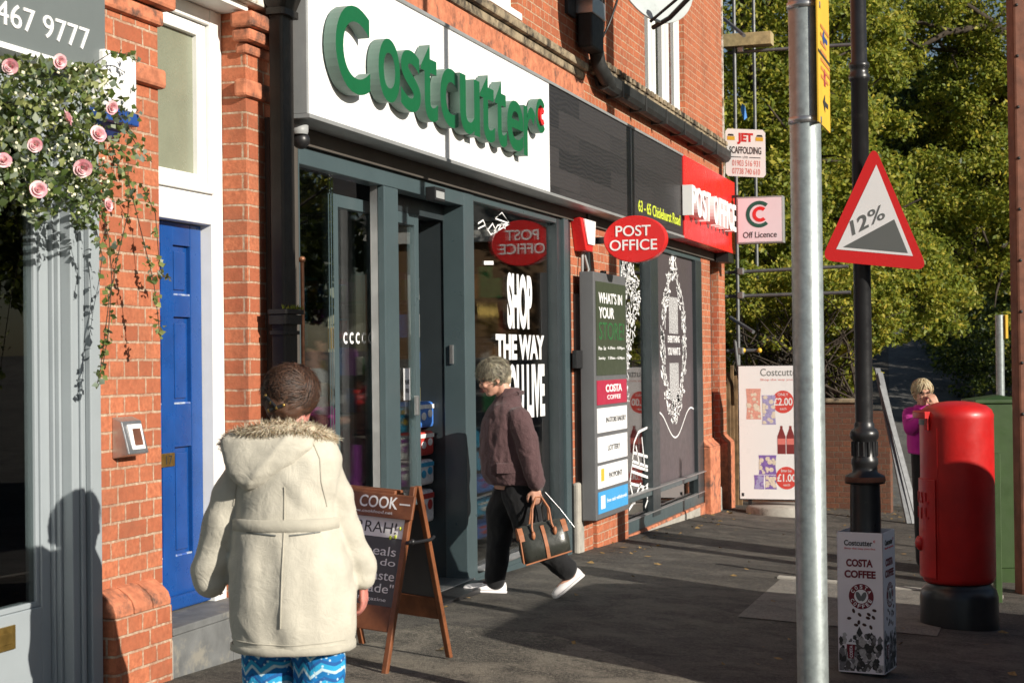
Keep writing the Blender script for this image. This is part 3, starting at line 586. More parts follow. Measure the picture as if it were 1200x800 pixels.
# dish
dc = F(757, -32, -.75); ds = thing('satellite_dish', 'grey satellite dish with a black arm fixed high on the brick wall', 'satellite dish', (dc.x, -.5, dc.z-.4))
nrm = V((-.55, -.80, .22)).normalized(); e1 = nrm.cross(V((0, 0, 1))).normalized(); e2 = e1.cross(nrm); R_ = .47
def dishring(r, dep): return [dc+e1*(r*math.cos(t))*1.0+e2*(r*math.sin(t))*1.08+nrm*dep for t in (2*math.pi*k/40 for k in range(40))]
mb = B('dish'); mb.loft([dishring(R_*t, .10*t*t) for t in (.02, .3, .6, .85, 1)], False); mb.loft([dishring(R_*t, .10*t*t-.012) for t in (1.0, .85, .6, .3, .02)], False); mb.loft([dishring(R_, .10), dishring(R_*1.015, .10), dishring(R_*1.015, .085), dishring(R_, .088)], False); obj('reflector', mb, ds)
mb = B('black'); bt = dc-e2*(R_*1.08)+nrm*.09; mb.tube([bt-nrm*.12, bt+nrm*.1, bt+nrm*.62+e2*.14], .022, 8); mb.tube([bt+e1*.12-nrm*.02, bt+e1*.03+nrm*.62+e2*.16], .014, 8); obj('arm', mb, ds)
mb = B('grey_pl'); q = bt+nrm*.64+e2*.16; mb.tube([q, q-nrm*.1+e2*.02], [.04, .03], 12); obj('receiver', mb, ds)
mb = B('lead'); mb.tube([dc-nrm*.03, (dc.x+.12, -.22, dc.z-.1), (dc.x+.12, 0, dc.z-.1)], .035, 10); mb.box((dc.x-.0, -.03, dc.z-.3), (dc.x+.26, 0, dc.z+.1)); obj('bracket', mb, ds)
# ================================================================== FASCIA SIGN
FY = -.216; Z0, Z1 = 3.055, 3.985; XA, XB, XC, XD = 8.10, 12.69, 17.84, 21.0
fs = thing('store_sign', 'long white fascia sign with raised green letters over the automatic doors', 'sign', (12.5, -.1, Z0))
mb = B('signwhite'); mb.box((XA+.02, FY, Z0+.02), (XB, FY+.18, Z1-.02)); obj('white_panel', mb, fs)
mb = B('grey_trim'); mb.box((XA, FY+.0035, Z0+.02), (XA+.0195, FY+.185, Z1)); mb.box((XA, FY-.012, Z0-.005), (XC, FY+.185, Z0+.0195)); mb.box((XA+.02, FY-.012, Z1-.0195), (XC, FY+.185, Z1+.005)); obj('trim', mb, fs, bevel=.003)
mb = B('darkwood'); mb.box((XB+.004, FY+.002, Z0+.02), (XC-.003, FY+.18, Z1-.02)); obj('wood_cladding', mb, fs, plabel='dark wood cladding with the lime street address')
mb = B('alu'); x = F(739, 150, FY).x; mb.box((x-.012, FY-.004, Z0+.02), (x+.012, FY+.0015, Z1-.02)); obj('joint', mb, fs)
mb = B('darkwall'); mb.box((XA, -.03, 2.953), (XD, .02, 3.052)); mb.box((XA, FY+.19, Z0-.004), (XD, .0-.001, Z0+.02)); mb.box((XA, -.034, Z0+.03), (XD, -.002, Z1)); obj('soffit', mb, fs)
LD = .075; LY = FY-.012-LD
def lx(px, py=150): return F(px, py, LY).x
# letters: left and right pixel of the front face, then z of foot and head
LET = [('C', 394.5, 434.5, (414, 109), (411, 5), .02), ('o', 444.5, 469.5, (459, 121), (456, 46), .014), ('s', 470.5, 493.5, (484, 132), (482, 60), .014), ('t', 494, 513.5, (504, 142), (502, 52), .014),
       ('c', 516.5, 537.5, (530, 150), (528, 81), .014), ('u', 539.5, 562.5, (551, 158), (549, 90), .014), ('t', 563, 580, (572, 166), (569, 87), .014), ('t', 580.5, 594, (588, 172), (584, 94), .014), ('e', 594.5, 613.5, (605, 177), (603, 118), .014), ('r', 613.8, 627.5, (618, 183), (618, 124), .014)]
for ch, a, b, (bx, by), (tx, ty), bo in LET:
    z0, z1 = F(bx, by, LY).z, F(tx, ty, LY).z
    mb = B('green'); mb.text(ch, (lx(a), LY+LD, z0), (lx(b)-lx(a), 0, 0), (0, 0, z1-z0), (0, -LD, 0), bo, side='green_side' and M['green_side'], res=8); obj('letter', mb, fs)
def carc(cx, cz, R, r, a0, a1, n=28): return [(cx+R*math.cos(t), cz+R*math.sin(t)) for t in np.linspace(a0, a1, n)]+[(cx+r*math.cos(t), cz+r*math.sin(t)) for t in np.linspace(a1, a0, n)]
def cmark(c, U, W, N, R, r, m_, side, gap=.75):   # open letter-C ring as a solid
    p = carc(0, 0, R, r, gap, 2*math.pi-gap); n = len(p)//2; vs = [V(c)+V(U)*x+V(W)*y for x, y in p]; mb = B(m_)
    fr = [v+V(N) for v in vs]; L = len(p); mb.add(fr, [(i, i+1, L-2-i, L-1-i) for i in range(n-1)]); mb.use(M[side]); mb.add(vs+fr, [(i, (i+1) % L, (i+1) % L+L, i+L) for i in range(L)]); return mb
q = F(634, 136, LY); hz = F(634, 116, LY).z-q.z
g_ = cmark((q.x, LY+LD, q.z), (1, 0, 0), (0, 0, 1), (0, -LD, 0), hz, hz*.62, 'green', 'green_side'); obj('emblem', g_, fs, plabel='small open green ring after the word')
g_ = cmark((q.x+.04, LY+LD, q.z), (1, 0, 0), (0, 0, 1), (0, -LD*1.02, 0), hz*.5, hz*.2, 'red', 'red', .8); obj('emblem', g_, fs, plabel='small open red ring inside the green ring')
x0, x1 = F(748, 240, FY).x, F(797, 262, FY).x; z0, z1 = F(772, 256, FY).z, F(772, 243, FY).z
mb = B('lime'); mb.textY('63 - 65 Chislehurst Road', x0, x1, z0, z1, FY+.001, .004, .008); obj('lettering', mb, fs)
pz = thing('post_office_sign', 'red fascia panel with raised white POST OFFICE letters at the right end', 'sign', (19.4, -.1, Z0))
mb = B('red'); mb.box((XC+.004, FY-.012, Z0-.004), (XD, FY+.18, Z1+.002)); obj('panel', mb, pz, bevel=.004)
mb = B('wprint'); x0, x1 = F(809, 240, FY-.1).x, F(861, 250, FY-.1).x; z0, z1 = F(835, 262, FY-.1).z, F(835, 229, FY-.1).z
PO = [('P', 0, .085), ('O', .10, .20), ('S', .215, .295), ('T', .305, .39), ('O', .46, .56), ('F', .585, .655), ('F', .675, .745), ('I', .765, .79), ('C', .81, .895), ('E', .92, .99)]
for ch, a, b in PO:
    mb = B('wprint'); mb.text(ch, (x0+(x1-x0)*a, FY-.0125, z0), ((x1-x0)*(b-a), 0, 0), (0, 0, z1-z0), (0, -.11, 0), .02, side=M['signwhite'], res=6); obj('letter', mb, pz)
mb = B('black_pl'); mb.box((20.55, FY, 2.93), (20.95, FY+.16, Z0-.006)); obj('fixing', mb, pz)
# ================================================================== SHOPFRONT OF THE STORE
sf = thing('shopfront', 'grey green framed glass shopfront with automatic doors under the white sign', 'shopfront', (11.5, .1, .1))
gb = lambda x: gz(x, 0)
mb = B('frame')
mb.box((8.36, 0, -.1), (8.44, .12, 2.95)); mb.box((8.44, .001, 2.845), (11.2, .12, 2.95)); mb.box((9.69, 0, 0), (9.93, .05, 2.844)); mb.box((11.2, -.001, -.05), (11.42, .17, 2.951)); mb.box((8.44, .002, -.1), (9.69, .12, .14))
obj('frame', mb, sf, bevel=.006)
obj('shadow_gap_strip', B('darkwall').box((8.0, -.03, -.2), (8.355, -.003, 3.05)), sf); mb = B('frame_dk'); mb.box((9.931, .16, 2.74), (11.199, .3, 2.93)); obj('head_track', mb, sf)  # dark strip beside the drainpipe paints the shadow of the gap there
mb = B('alu'); a = F(441, 300, .06).x; b = F(446, 300, .06).x; mb.box((a, .05, .14), (b, .1, 2.844)); obj('guide_post', mb, sf)
def leaf(a, b, zt, y, nm='door_leaf'):
    mb = B('frame'); w_ = .075
    mb.box((a, y, .16), (a+w_, y+.05, zt)); mb.box((b-w_, y, .16), (b, y+.05, zt)); mb.box((a+w_, y+.001, zt-.08), (b-w_, y+.05, zt)); mb.box((a+w_, y+.001, .16), (b-w_, y+.05, .27)); l_ = obj(nm, mb, sf, bevel=.005)
    mb = B('glass'); mb.box((a+w_, y+.02, .27), (b-w_, y+.028, zt-.08)); obj('glass', mb, l_); return l_
y = .16
la = leaf(F(391, 300, y).x, F(441, 300, y).x, 2.76, y)
lb = leaf(F(455, 300, y).x, F(491, 300, y).x, 2.74, y)
mb = B('glass'); mb.box((8.44, .06, .14), (F(392, 300, .06).x, .068, 2.844)); obj('window_pane', mb, sf)
mb = B('wprint'); q = F(477, 450, y-.005); mb.box((q.x-.055, y-.006, q.z-.11), (q.x+.055, y-.001, q.z+.11)); mb.use(M['ink']); mb.textY('PLEASE', q.x-.04, q.x+.04, q.z+.0, q.z+.03, y-.0065, .0015); mb.textY('PULL', q.x-.03, q.x+.03, q.z-.06, q.z-.03, y-.0065, .0015); obj('door_notice', mb, lb)
mb = B('steel'); q = F(486, 475, y); mb.box((q.x-.02, y-.03, q.z-.07), (q.x+.02, y-.001, q.z+.07)); obj('lock', mb, lb, bevel=.008)
mb = B('wprint')
for k in range(5):
    q = F(408+k*7.2, 396, y+.0); 
    p = carc(q.x, q.z, .038, .022, .8, 5.5, 10); n = len(p)//2; vs = [(x, y+.016, z) for x, z in p]; mb.add(vs, [(i, i+1, 2*n-2-i, 2*n-1-i) for i in range(n-1)])
obj('glass_marking', mb, la)
mb = B('frame_dk'); mb.box((11.21, .171, 0), (11.42, .36, 2.95)); obj('door_pocket', mb, sf)
mb = B('black_pl'); q = F(511, 228, -.04); mb.box((q.x-.10, -.07, q.z-.045), (q.x+.10, -.002, q.z+.045)); mb.use(M['grey_pl']); mb.box((q.x-.08, -.073, q.z-.03), (q.x+.08, -.0701, q.z+.02)); obj('door_sensor', mb, sf, bevel=.006)
mb = B('steel'); q = F(527, 412, .1); mb.box((11.185, .09, q.z-.09), (11.199, .12, q.z+.05)); obj('handle', mb, sf, bevel=.003)
mb = B('steel'); mb.box((9.85, -.04, -.1), (11.25, .3, gz(10.5, 0)+.016)); mb.use(M['black_pl']); mb.box((9.95, -.25, -.1), (11.15, -.045, gz(10.5, 0)+.014)); obj('threshold', mb, sf, bevel=.004)
# window beside the door
zr = F(664, 629, 0).z
multi('window_frame', 'frame', [((11.421, .003, zr-.06), (13.60, .12, zr)), ((11.421, .006, -.4), (13.60, .1, zr-.0605)), ((11.421, .004, 2.90), (13.60, .12, 2.951))], sf, .006)
mb = B('alu'); mb.box((11.421, -.05, zr+.0005), (13.62, .05, zr+.018)); obj('sill', mb, sf, bevel=.004)
mb = B('frame_dk'); mb.box((13.60, 0, -.5), (13.72, .14, 2.951)); mb.use(M['frame']); mb.box((13.722, -.03, -.5), (13.86, .14, 2.951)); mb.use(M['frame_dk']); mb.box((13.862, .0, -.5), (14.018, .14, 2.951)); obj('corner_post', mb, sf, bevel=.005)
mb = B('glass'); mb.box((11.42, .05, zr), (13.60, .058, 2.90)); wp = obj('window_pane', mb, sf)
gy = .0495
mb = B('wprint')
def tpx(st, pa, pb, bold=0.):   # text filling the box between two pixels (bottom left, top right) on the glass
    a, b = F(*pa, gy), F(*pb, gy); mb.textY(st, a.x, b.x, a.z, b.z, gy, .0015, bold)
def tq(st, px0, px1, z0, z1, bold=0.): a, b = F(px0, 400, gy).x, F(px1, 400, gy).x; mb.textY(st, a, b, z0, z1, gy, .0015, bold)
z = lambda px, py: F(px, py, gy).z
tq('SHOP', 595, 624, z(610, 386), z(610, 321), .045); tq('THE WAY', 581, 637.5, z(610, 421.5), z(610, 392), .045); tq('YOU LIVE', 586, 637.5, z(620, 490), z(620, 426), .045)
obj('window_lettering', mb, wp)
mb = B('wprint'); N = (0, -1, 0)
zig = [(560, 262), (566, 258), (571, 270), (577, 262), (582, 272), (588, 262), (592, 268)]
mb.stroke([F(*p, gy) for p in zig], .014, N); mb.stroke([F(*p, gy) for p in ((560, 268), (568, 264), (575, 275), (581, 270))], .012, N)
for l in (((577, 274), (597, 262), (588, 249), (580, 256), (597, 262)), ((577, 274), (583, 264), (597, 262))): mb.stroke([F(*p, gy) for p in l], .012, N)
mb.stroke([F(567, 308, gy), F(578, 308, gy)], .03, N)
obj('window_doodle', mb, wp)
# second window with white line drawings, dark vinyl panel, last narrow window
zt2, zb2 = F(728, 602, 0).z, F(728, 612, 0).z; zl0, zl1 = F(728, 628, 0).z, F(728, 616, 0).z
zt2 = .30; zb2 = .235; zl1 = .10; zl0 = .0
multi('window_frame', 'frame', [((15.79, .001, zb2), (19.855, .12, zt2)), ((15.79, .0, zl0-.08), (19.855, .12, zl0+.05)), ((15.79, .002, 2.90), (19.855, .12, 2.951)), ((15.79, .003, zt2), (15.86, .12, 2.90))], sf, .006)
multi('sill', 'alu', [((15.79, -.04, zt2+.0005), (19.855, .03, zt2+.014)), ((15.79, -.02, zl0+.0505), (19.855, .03, zl0+.062))], sf, .003)
multi('mullion', 'frame_dk', [((17.09, -.01, zl0), (17.45, .13, 2.90)), ((19.50, -.008, zl0), (19.855, .13, 2.90)), ((20.42, .1, .1), (20.47, .2, 3.05)), ((20.93, .1, .1), (20.98, .2, 3.05))], sf, .006)
multi('low_pane', 'glass_dk', [((15.86, .05, zl0+.05), (17.09, .056, zb2)), ((17.45, .05, zl0+.05), (19.5, .056, zb2))], sf)
mb = B('glass'); mb.box((15.86, .05, zt2), (17.09, .058, 2.90)); wp2 = obj('window_pane', mb, sf)
mb = B('vinyl'); mb.box((17.45, .04, zt2), (19.5, .06, 2.90)); vp = obj('vinyl_panel', mb, sf)
mb = B('brick_rub'); mb.box((15.79, -.02, -.9), (19.86, .14, zl0-.082)); obj('brick_plinth', mb, sf, bevel=.012)
mb = B('concrete'); mb.box((16.6, -.026, -.9), (19.5, -.0205, zl0-.11)); obj('plinth_render', mb, sf)
mb = B('glass_dk'); mb.box((20.47, .15, .1), (20.93, .158, 3.05)); obj('window_pane', mb, sf)
rp = B('crim'); rp.use(M['red']); rp.box((20.47, .13, .62), (20.93, .149, 2.42)); rp.use(M['wprint']); rp.box((20.48, .127, 1.55), (20.92, .1299, 1.72)); rp.textY('cash', 20.5, 20.9, 1.95, 2.25, .1295, .002); rp.box((20.5, .127, 1.05), (20.9, .1299, 1.15)); obj('poster', rp, sf, plabel='red poster in the narrow end window')
# white drawings on the second window: a leafy tree and a garden chair
mb = B('wprint'); gy2 = .0495; rr = random.Random(3)
tree_outline = lambda t: (722+26*math.sin(t), 0)
for i in range(520):
    py = rr.uniform(300, 468); u = (py-300)/168.; half = (2+18*math.sin(min(1, u*1.12)*math.pi)**.6); px = 731+5*math.sin(u*7)+rr.uniform(-half, half*.75)
    c = F(px, py, gy2); a = rr.uniform(0, 3.14); L = rr.uniform(.025, .075); d = V((math.cos(a)*L*1.4, 0, math.sin(a)*L))
    if 15.88 < c.x < 17.07: mb.stroke([c-d, c+V((0, 0, L*.25)), c+d], rr.uniform(.012, .03), N)
for l in (((738, 566), (744, 590)), ((751, 566), (741, 590)), ((738, 566), (760, 572), (763, 548), (741, 540), (738, 566)), ((741, 540), (743, 518), (748, 506)), ((748, 506), (760, 500), (765, 548)), ((742, 530), (762, 536)), ((741, 545), (763, 552)), ((740, 552), (762, 560)), ((755, 572), (763, 596)), ((764, 570), (756, 594)), ((737, 597), (748, 580), (760, 566), (768, 548)), ((745, 522), (750, 548)), ((752, 512), (756, 552))):
    mb.stroke([F(*p, gy2) for p in l], .03, N)
obj('window_drawing', mb, wp2)
# oval wreath on the dark panel
mb = B('wprint'); gy3 = .0395
cx_, cz_ = 18.42, F(791, 405, gy3).z; rx_, rz_ = .62, .80
for i in range(330):
    t = rr.uniform(0, 6.2832); k = rr.uniform(.78, 1.12); c = V((cx_+rx_*k*math.cos(t), gy3, cz_+rz_*k*math.sin(t)+(.15 if math.sin(t) > .95 else 0)))
    a = t+1.57+rr.uniform(-.9, .9); L = rr.uniform(.025, .085); d = V((math.cos(a)*L, 0, math.sin(a)*L))
    n_ = V((-d.z, 0, d.x))*.45
    if rr.random() < .4: mb.add([c-d+V((0, -.002, 0)), c+n_+V((0, -.002, 0)), c+d+V((0, -.002, 0)), c-n_+V((0, -.002, 0))], [(0, 1, 2, 3)])
    else: mb.stroke([c-d, c+n_*.6, c+d], rr.uniform(.012, .022), N)
for a, b, c, d in ((18.2, 18.40, .14, .56), (18.44, 18.64, .14, .56), (18.2, 18.40, -.62, -.2), (18.44, 18.64, -.62, -.2)):
    for x in np.linspace(a, b, 6): mb.stroke([(x, gy3, cz_+c), (x, gy3, cz_+d)], .018, N)
mb.textY('EVERYTHING', 18.12, 18.74, cz_+.035, cz_+.115, gy3, .0015, .02); mb.textY('YOU WANT IS', 18.1, 18.76, cz_-.11, cz_-.02, gy3, .0015, .02)
mb.ball((cx_, gy3-.001, cz_+rz_*1.22), (.07, .001, .17), 8, 6)
mb.stroke([V((17.48+t*2.0, gy3, .95+.16*math.sin(t*7.2+1.2))) for t in np.linspace(0, 1, 24)], .018, N)
obj('wreath_print', mb, vp)
# ------------------------------------------------------------------ inside the shop
rm = thing('shop_interior', 'dim shop interior with dark walls seen through the glass', 'shop interior', (14, 4, 0))
mb = B('floor'); mb.box((8.5, .35, -.6), (20.9, 8, .09)); obj('floor', mb, rm)
mb = B('ceil'); mb.box((8.5, .35, 2.97), (21.1, 8, 3.02)); obj('ceiling', mb, rm)
mb = B('shopwall'); mb.box((8.4, .35, -.6), (8.5, 8, 3.0)); mb.box((8.4, 8, -.6), (21, 8.1, 3.0)); mb.box((21.0, .31, -.6), (21.1, 8, 3.0)); obj('wall', mb, rm)
mb = B('shopwall'); mb.box((15.0, .9, .09), (15.1, 6, 2.9)); mb.box((17.3, .35, .09), (20.9, .4, 2.9)); obj('partition', mb, rm)
mb = B('maroon'); mb.box((15.6, .9, .09), (17.2, 1.0, 1.25)); obj('counter_front', mb, rm)
pal = [(.5, .05, .04), (.06, .2, .62), (.55, .38, .05), (.06, .3, .1), (.5, .48, .42), (.25, .05, .28), (.45, .2, .06), (.05, .38, .62), (.8, .78, .76)]
PK = [mat('pack_%d' % i, c, .4, var=.25, vs=20, bump=0) for i, c in enumerate(pal)]
def shelves(name, label, x0, x1, y0, y1, z1, step):
    t = thing(name, label, 'shelves', ((x0+x1)/2, (y0+y1)/2, .09))
    mb = B('frame_dk'); mb.box((x0, y1-.03, .09), (x1, y1, z1)); mb.box((x0-.03, y0, .09), (x0, y1, z1)); mb.box((x1, y0, .09), (x1+.03, y1, z1))
    zz = []; zq = .15
    while zq < z1-.2: mb.box((x0, y0, zq), (x1, y1-.03, zq+.025)); zz.append(zq+.026); zq += step
    obj('rack', mb, t)
    st = MB(); r2 = random.Random(int(x0*100))
    for zq in zz:
        x = x0+.02
        while x < x1-.12:
            wd = r2.uniform(.06, .16); h = r2.uniform(.5, .85)*(step-.05); st.use(r2.choice(PK)); st.box((x, y0+.03, zq), (x+wd-.01, y1-.06, zq+h)); x += wd
    o = obj('stock', st, t, kind='stuff'); return t
shelves('product_shelves', 'tall dark shelves of goods deep inside seen through the open door', 9.6, 12.2, 4.4, 4.9, 2.3, .36)
shelves('product_shelves', 'shelves of goods behind the tall lettered window', 12.4, 14.9, 3.0, 3.5, 2.2, .42)
shelves('product_shelves', 'low shelves of goods behind the left glass pane', 8.7, 10.6, 2.6, 3.0, 1.5, .34)
rk = thing('product_shelves', 'wide rack of goods facing the street behind the lettered window', 'shelves', (13.9, 2.1, .09))
mb = B('frame_dk'); mb.box((14.05, .55, .09), (14.09, 3.7, 2.5))
for k in range(7): mb.box((13.72, .55, .2+k*.34), (14.049, 3.7, .225+k*.34))
obj('rack', mb, rk); st = MB(); r2 = random.Random(9)
for k in range(7):
    y = .57
    while y < 3.6:
        wd = r2.uniform(.05, .13); h = r2.uniform(.14, .29); st.use(r2.choice(PK)); st.box((13.76, y, .2255+k*.34), (14.02, y+wd-.008, .2255+k*.34+h)); y += wd
obj('stock', st, rk, kind='stuff')
shelves('product_shelves', 'low rack of small goods right behind the left glass door leaf', 9.7, 10.75, .585, .72, 1.22, .26)
for k, (px0, px1, py0, py1, c_, lab) in enumerate(((351, 360, 338, 405, 7, 'teal banner hanging inside the left glass pane'),)):
    a, b = F(px0, py1, .42), F(px1, py0, .42); t = thing('hanging_banner', lab, 'banner', ((a.x+b.x)/2, .42, a.z)); mb = MB().use(PK[c_]); mb.box((a.x, .42, a.z), (b.x, .428, b.z)); obj('cloth', mb, t); mb = B('steel'); mb.tube([(a.x, .424, b.z), (a.x, .424, 2.97)], .004, 5); mb.tube([(b.x, .424, b.z), (b.x, .424, 2.97)], .004, 5); obj('cord', mb, t)
    mb = B('wprint'); mb.ball(((a.x+b.x)/2, .4195, (a.z+b.z)/2), ((b.x-a.x)*.25, .001, (b.x-a.x)*.25), 12, 6); obj('print', mb, t)
# bottles standing behind the lettered window, flowers and packs near the doors
for k in range(7):
    c = F(563+k*6.2, 394, .6); red = k == 4
    mb = MB().use(M['brass'] if not red else PK[0]); mb.lathe((c.x, .6, c.z), [(0, 0), (.045, 0), (.045, .20), (.018, .27), (.016, .34), (0, .342)], 14); h = obj('bottle', mb, label='red labelled bottle among the gold ones behind the window' if red else 'gold bottle on the shelf behind the lettered window', cat='bottle', group='bottles behind the window')
mb = B('frame_dk'); a, b = F(556, 396, .6), F(606, 396, .6); mb.box((a.x-.1, .5, a.z-.03), (b.x+.1, .75, a.z-.002)); mb.box((a.x-.1, .5, .09), (a.x-.06, .75, a.z-.03)); mb.box((b.x+.06, .5, .09), (b.x+.1, .75, a.z-.03)); obj('bottle_stand', mb, label='narrow dark stand holding the gold bottles behind the window', cat='stand')
def pack(px0, px1, py0, py1, Y, cols, label, grp):
    a, b = F(px0, py1, Y), F(px1, py0, Y); t = thing('multipack', label, 'packet', ((a.x+b.x)/2, Y+.12, a.z), grp)
    mb = MB().use(PK[cols[0]]); mb.box((a.x, Y, a.z), (b.x, Y+.24, b.z)); obj('wrapper', mb, t, bevel=.025)
    mb = MB().use(PK[cols[1]]); h = b.z-a.z; w_ = b.x-a.x
    for k in range(2): mb.ball((a.x+w_*(.3+.4*k), Y-.003, a.z+h*(.45+.1*k)), (w_*.16, .004, h*.16), 10, 6)
    mb.box((a.x+w_*.05, Y-.004, a.z+h*.74), (b.x-w_*.05, Y-.0005, a.z+h*.9)); obj('print', mb, t)
G1 = 'packets stacked by the automatic door'
pack(470, 489, 476, 508, .24, (7, 2), 'blue packet with yellow spots on top of the left stack', G1); pack(491, 509, 470, 502, .25, (1, 8), 'dark blue packet on top of the right stack by the door', G1)
pack(470, 489, 510, 540, .24, (8, 5), 'white packet with purple print in the left stack', G1); pack(491, 509, 504, 535, .25, (0, 8), 'red packet under the dark blue one', G1)
pack(470, 489, 542, 572, .24, (5, 8), 'purple packet in the left stack by the door', G1); pack(491, 509, 537, 570, .25, (8, 7), 'pale packet with blue print in the right stack', G1)
pack(470, 489, 574, 615, .24, (8, 5), 'white packet at the bottom of the left stack', G1); pack(491, 509, 572, 615, .25, (8, 0), 'white packet at the bottom of the right stack', G1)
G2 = 'blue packets behind the tall window'
for k in range(5): pack(562, 588, 500+k*27, 525+k*27, .35, ((7, 5), (7, 0), (1, 5), (7, 8), (1, 0))[k], ('topmost', 'second', 'middle', 'fourth', 'bottom')[k]+' blue packet of the stack behind the front leg of the walking woman', G2)
cn = thing('shop_counter', 'pale shop counter behind the left glass door leaf', 'counter', (9.9, 1.1, .09))
a, b = F(400, 490, .75), F(440, 490, .75)
mb = B('frame_dk'); mb.box((a.x-.1, .77, .09), (b.x+.1, 1.3, a.z-.04)); obj('cabinet', mb, cn); mb = B('concrete'); mb.box((a.x-.15, .73, a.z-.04), (b.x+.15, 1.35, a.z)); obj('worktop', mb, cn, bevel=.01)
fl_ = thing('flower_bunch', 'bunch of bright red flowers on the counter inside the shop', 'flowers', (F(430, 470, .85).x, .85, F(430, 489, .8).z))
mb = B('red'); c0 = F(430, 466, .85)
for k in range(22): c = c0+V((random.gauss(0, .08), random.gauss(0, .05), random.gauss(0, .04))); mb.ball(c, (.035, .035, .022), 8, 5)
obj('petals', mb, fl_); mb = B('leaf_mid')
for k in range(7): mb.tube([c0+V((random.gauss(0, .05), random.gauss(0, .03), 0)), (c0.x, .85, F(430, 489, .8).z)], .006, 5)
obj('stems', mb, fl_)
for k, (px0, px1, py0, py1, c_) in enumerate(((405, 416, 500, 560, 0), (418, 428, 520, 590, 5), (430, 448, 510, 600, 4))):
    a, b = F(px0, py1, .40), F(px1, py0, .40); mb = MB().use(PK[c_]); mb.box((a.x, .40, max(.09, a.z)), (b.x, .58, b.z)); obj('display_box', mb, label=('red', 'purple', 'large pale')[k]+' display box standing inside the left glass panes', cat='box', group='boxes inside the left panes', bevel=.02)
mb = B('leaf_mid'); q = F(352, 255, 1.2); mb.cur = 0; mb = B('gscrib'); mb.box((q.x-.05, 1.2, q.z-.09), (q.x+.28, 1.22, q.z+.09)); mb.use(M['wprint']); mb.text('EXIT', (q.x+.02, 1.1995, q.z-.04), (.2, 0, 0), (0, 0, .08), (0, -.002, 0)); 
bpy.context.view_layer.update(); obj('exit_sign', mb, label='small green exit sign inside the shop beside the downpipe', cat='sign')
# ================================================================== WALL FITTINGS OF THE STORE
tt = thing('services_board', 'tall grey wall board listing shop services in coloured rows', 'notice board', (14.3, -.1, .3))
TY = -.20; ta, tb = F(697, 450, TY).x, F(735, 450, TY).x; tz0, tz1 = F(697, 611, TY).z, F(697, 318, TY).z
mb = B('frame_dk'); mb.use(M['grey_pl']); mb = MB().use(mat('board_grey', (.115, .117, .122), .45, var=.06)); mb.box((ta, TY, tz0), (tb, -.065, tz1)); obj('case', mb, tt, bevel=.008)
zz = lambda py: F(697, py, TY).z
rows = [('olive', 329, 440), ('crim', 446, 475), ('wprint', 479, 508), ('wprint', 513, 543), ('wprint', 547, 574), ('cyan', 578, 604)]
tw = tb-ta
for k, (m_, p0, p1) in enumerate(rows):
    mb = B(m_); a, b = zz(p1), zz(p0); mb.box((ta+.05*tw, TY-.006, a), (tb-.04*tw, TY-.0005, b)); pn_ = obj('panel', mb, tt)
    mb = B('wprint' if k in (0, 1, 5) else 'ink'); T = lambda s_, u0, u1, v0, v1, bo=.02: mb.textY(s_, ta+tw*u0, ta+tw*u1, a+(b-a)*v0, a+(b-a)*v1, TY-.0062, .002, bo)
    if k == 0:
        T("WHAT'S IN", .12, .84, .77, .89); T('YOUR', .12, .58, .61, .73); T('6.30am - 8.00pm', .38, .9, .27, .31, 0); T('Mon - Sat', .1, .32, .27, .31, 0); T('7.00am - 6.00pm', .38, .9, .16, .20, 0); T('Sunday', .1, .3, .16, .20, 0)
        mb.use(M['gscrib']); T('STORE?', .12, .9, .38, .57, .0)
    elif k == 1: T('COSTA', .3, .8, .5, .82, .03); T('COFFEE', .34, .76, .2, .38, .01)
    elif k == 2: T('IN-STORE BAKERY', .3, .92, .38, .6); 
    elif k == 3: T('LOTTERY', .34, .72, .4, .62)
    elif k == 4:
        T('PAYPOINT', .36, .78, .36, .6); mb.use(M['yellow']); mb.box((ta+tw*.13, TY-.0085, a+(b-a)*.3), (ta+tw*.22, TY-.0062, a+(b-a)*.85))
    else: T('Free cash withdrawals', .3, .92, .42, .6, 0); mb.box((ta+tw*.12, TY-.0085, a+(b-a)*.2), (ta+tw*.24, TY-.0062, a+(b-a)*.8))
    obj('lettering', mb, pn_)
mb = B('black_pl'); q = F(672, 421, -.05); mb.box((13.87, -.09, q.z-.08), (ta+.15, -.045, q.z+.08)); mb.box((ta+.02, -.06, tz0+.2), (tb-.02, -.001, tz1-.2)); obj('bracket', mb, tt, bevel=.005)
mb = B('black_pl'); q = F(713, 322, TY); mb.tube([(q.x, TY+.05, tz1-.02), (q.x, TY+.05, tz1+.03)], .03, 10); obj('lamp', mb, tt)
al = thing('burglar_alarm', 'red and white alarm box on the brick pier beside the oval sign', 'alarm box', (14.5, -.05, F(688, 292, -.05).z))
a, b = F(681, 293, -.1), F(696, 259, -.1)
mb = B('red'); mb.hexa([(a.x+.12, -.12, a.z), (b.x-.12, -.12, a.z), (b.x-.12, -.001, a.z), (a.x+.12, -.001, a.z), (a.x, -.10, b.z), (b.x, -.10, b.z), (b.x, -.001, b.z), (a.x, -.001, b.z)]); obj('case', mb, al, bevel=.01)
mb = B('signwhite'); mb.hexa([(a.x+.14, -.135, a.z+.06), (b.x-.10, -.135, a.z+.06), (b.x-.10, -.121, a.z+.06), (a.x+.14, -.121, a.z+.06), (a.x+.06, -.125, b.z-.01), (b.x-.02, -.125, b.z-.01), (b.x-.02, -.101, b.z-.01), (a.x+.06, -.101, b.z-.01)]); obj('cover', mb, al, bevel=.006)
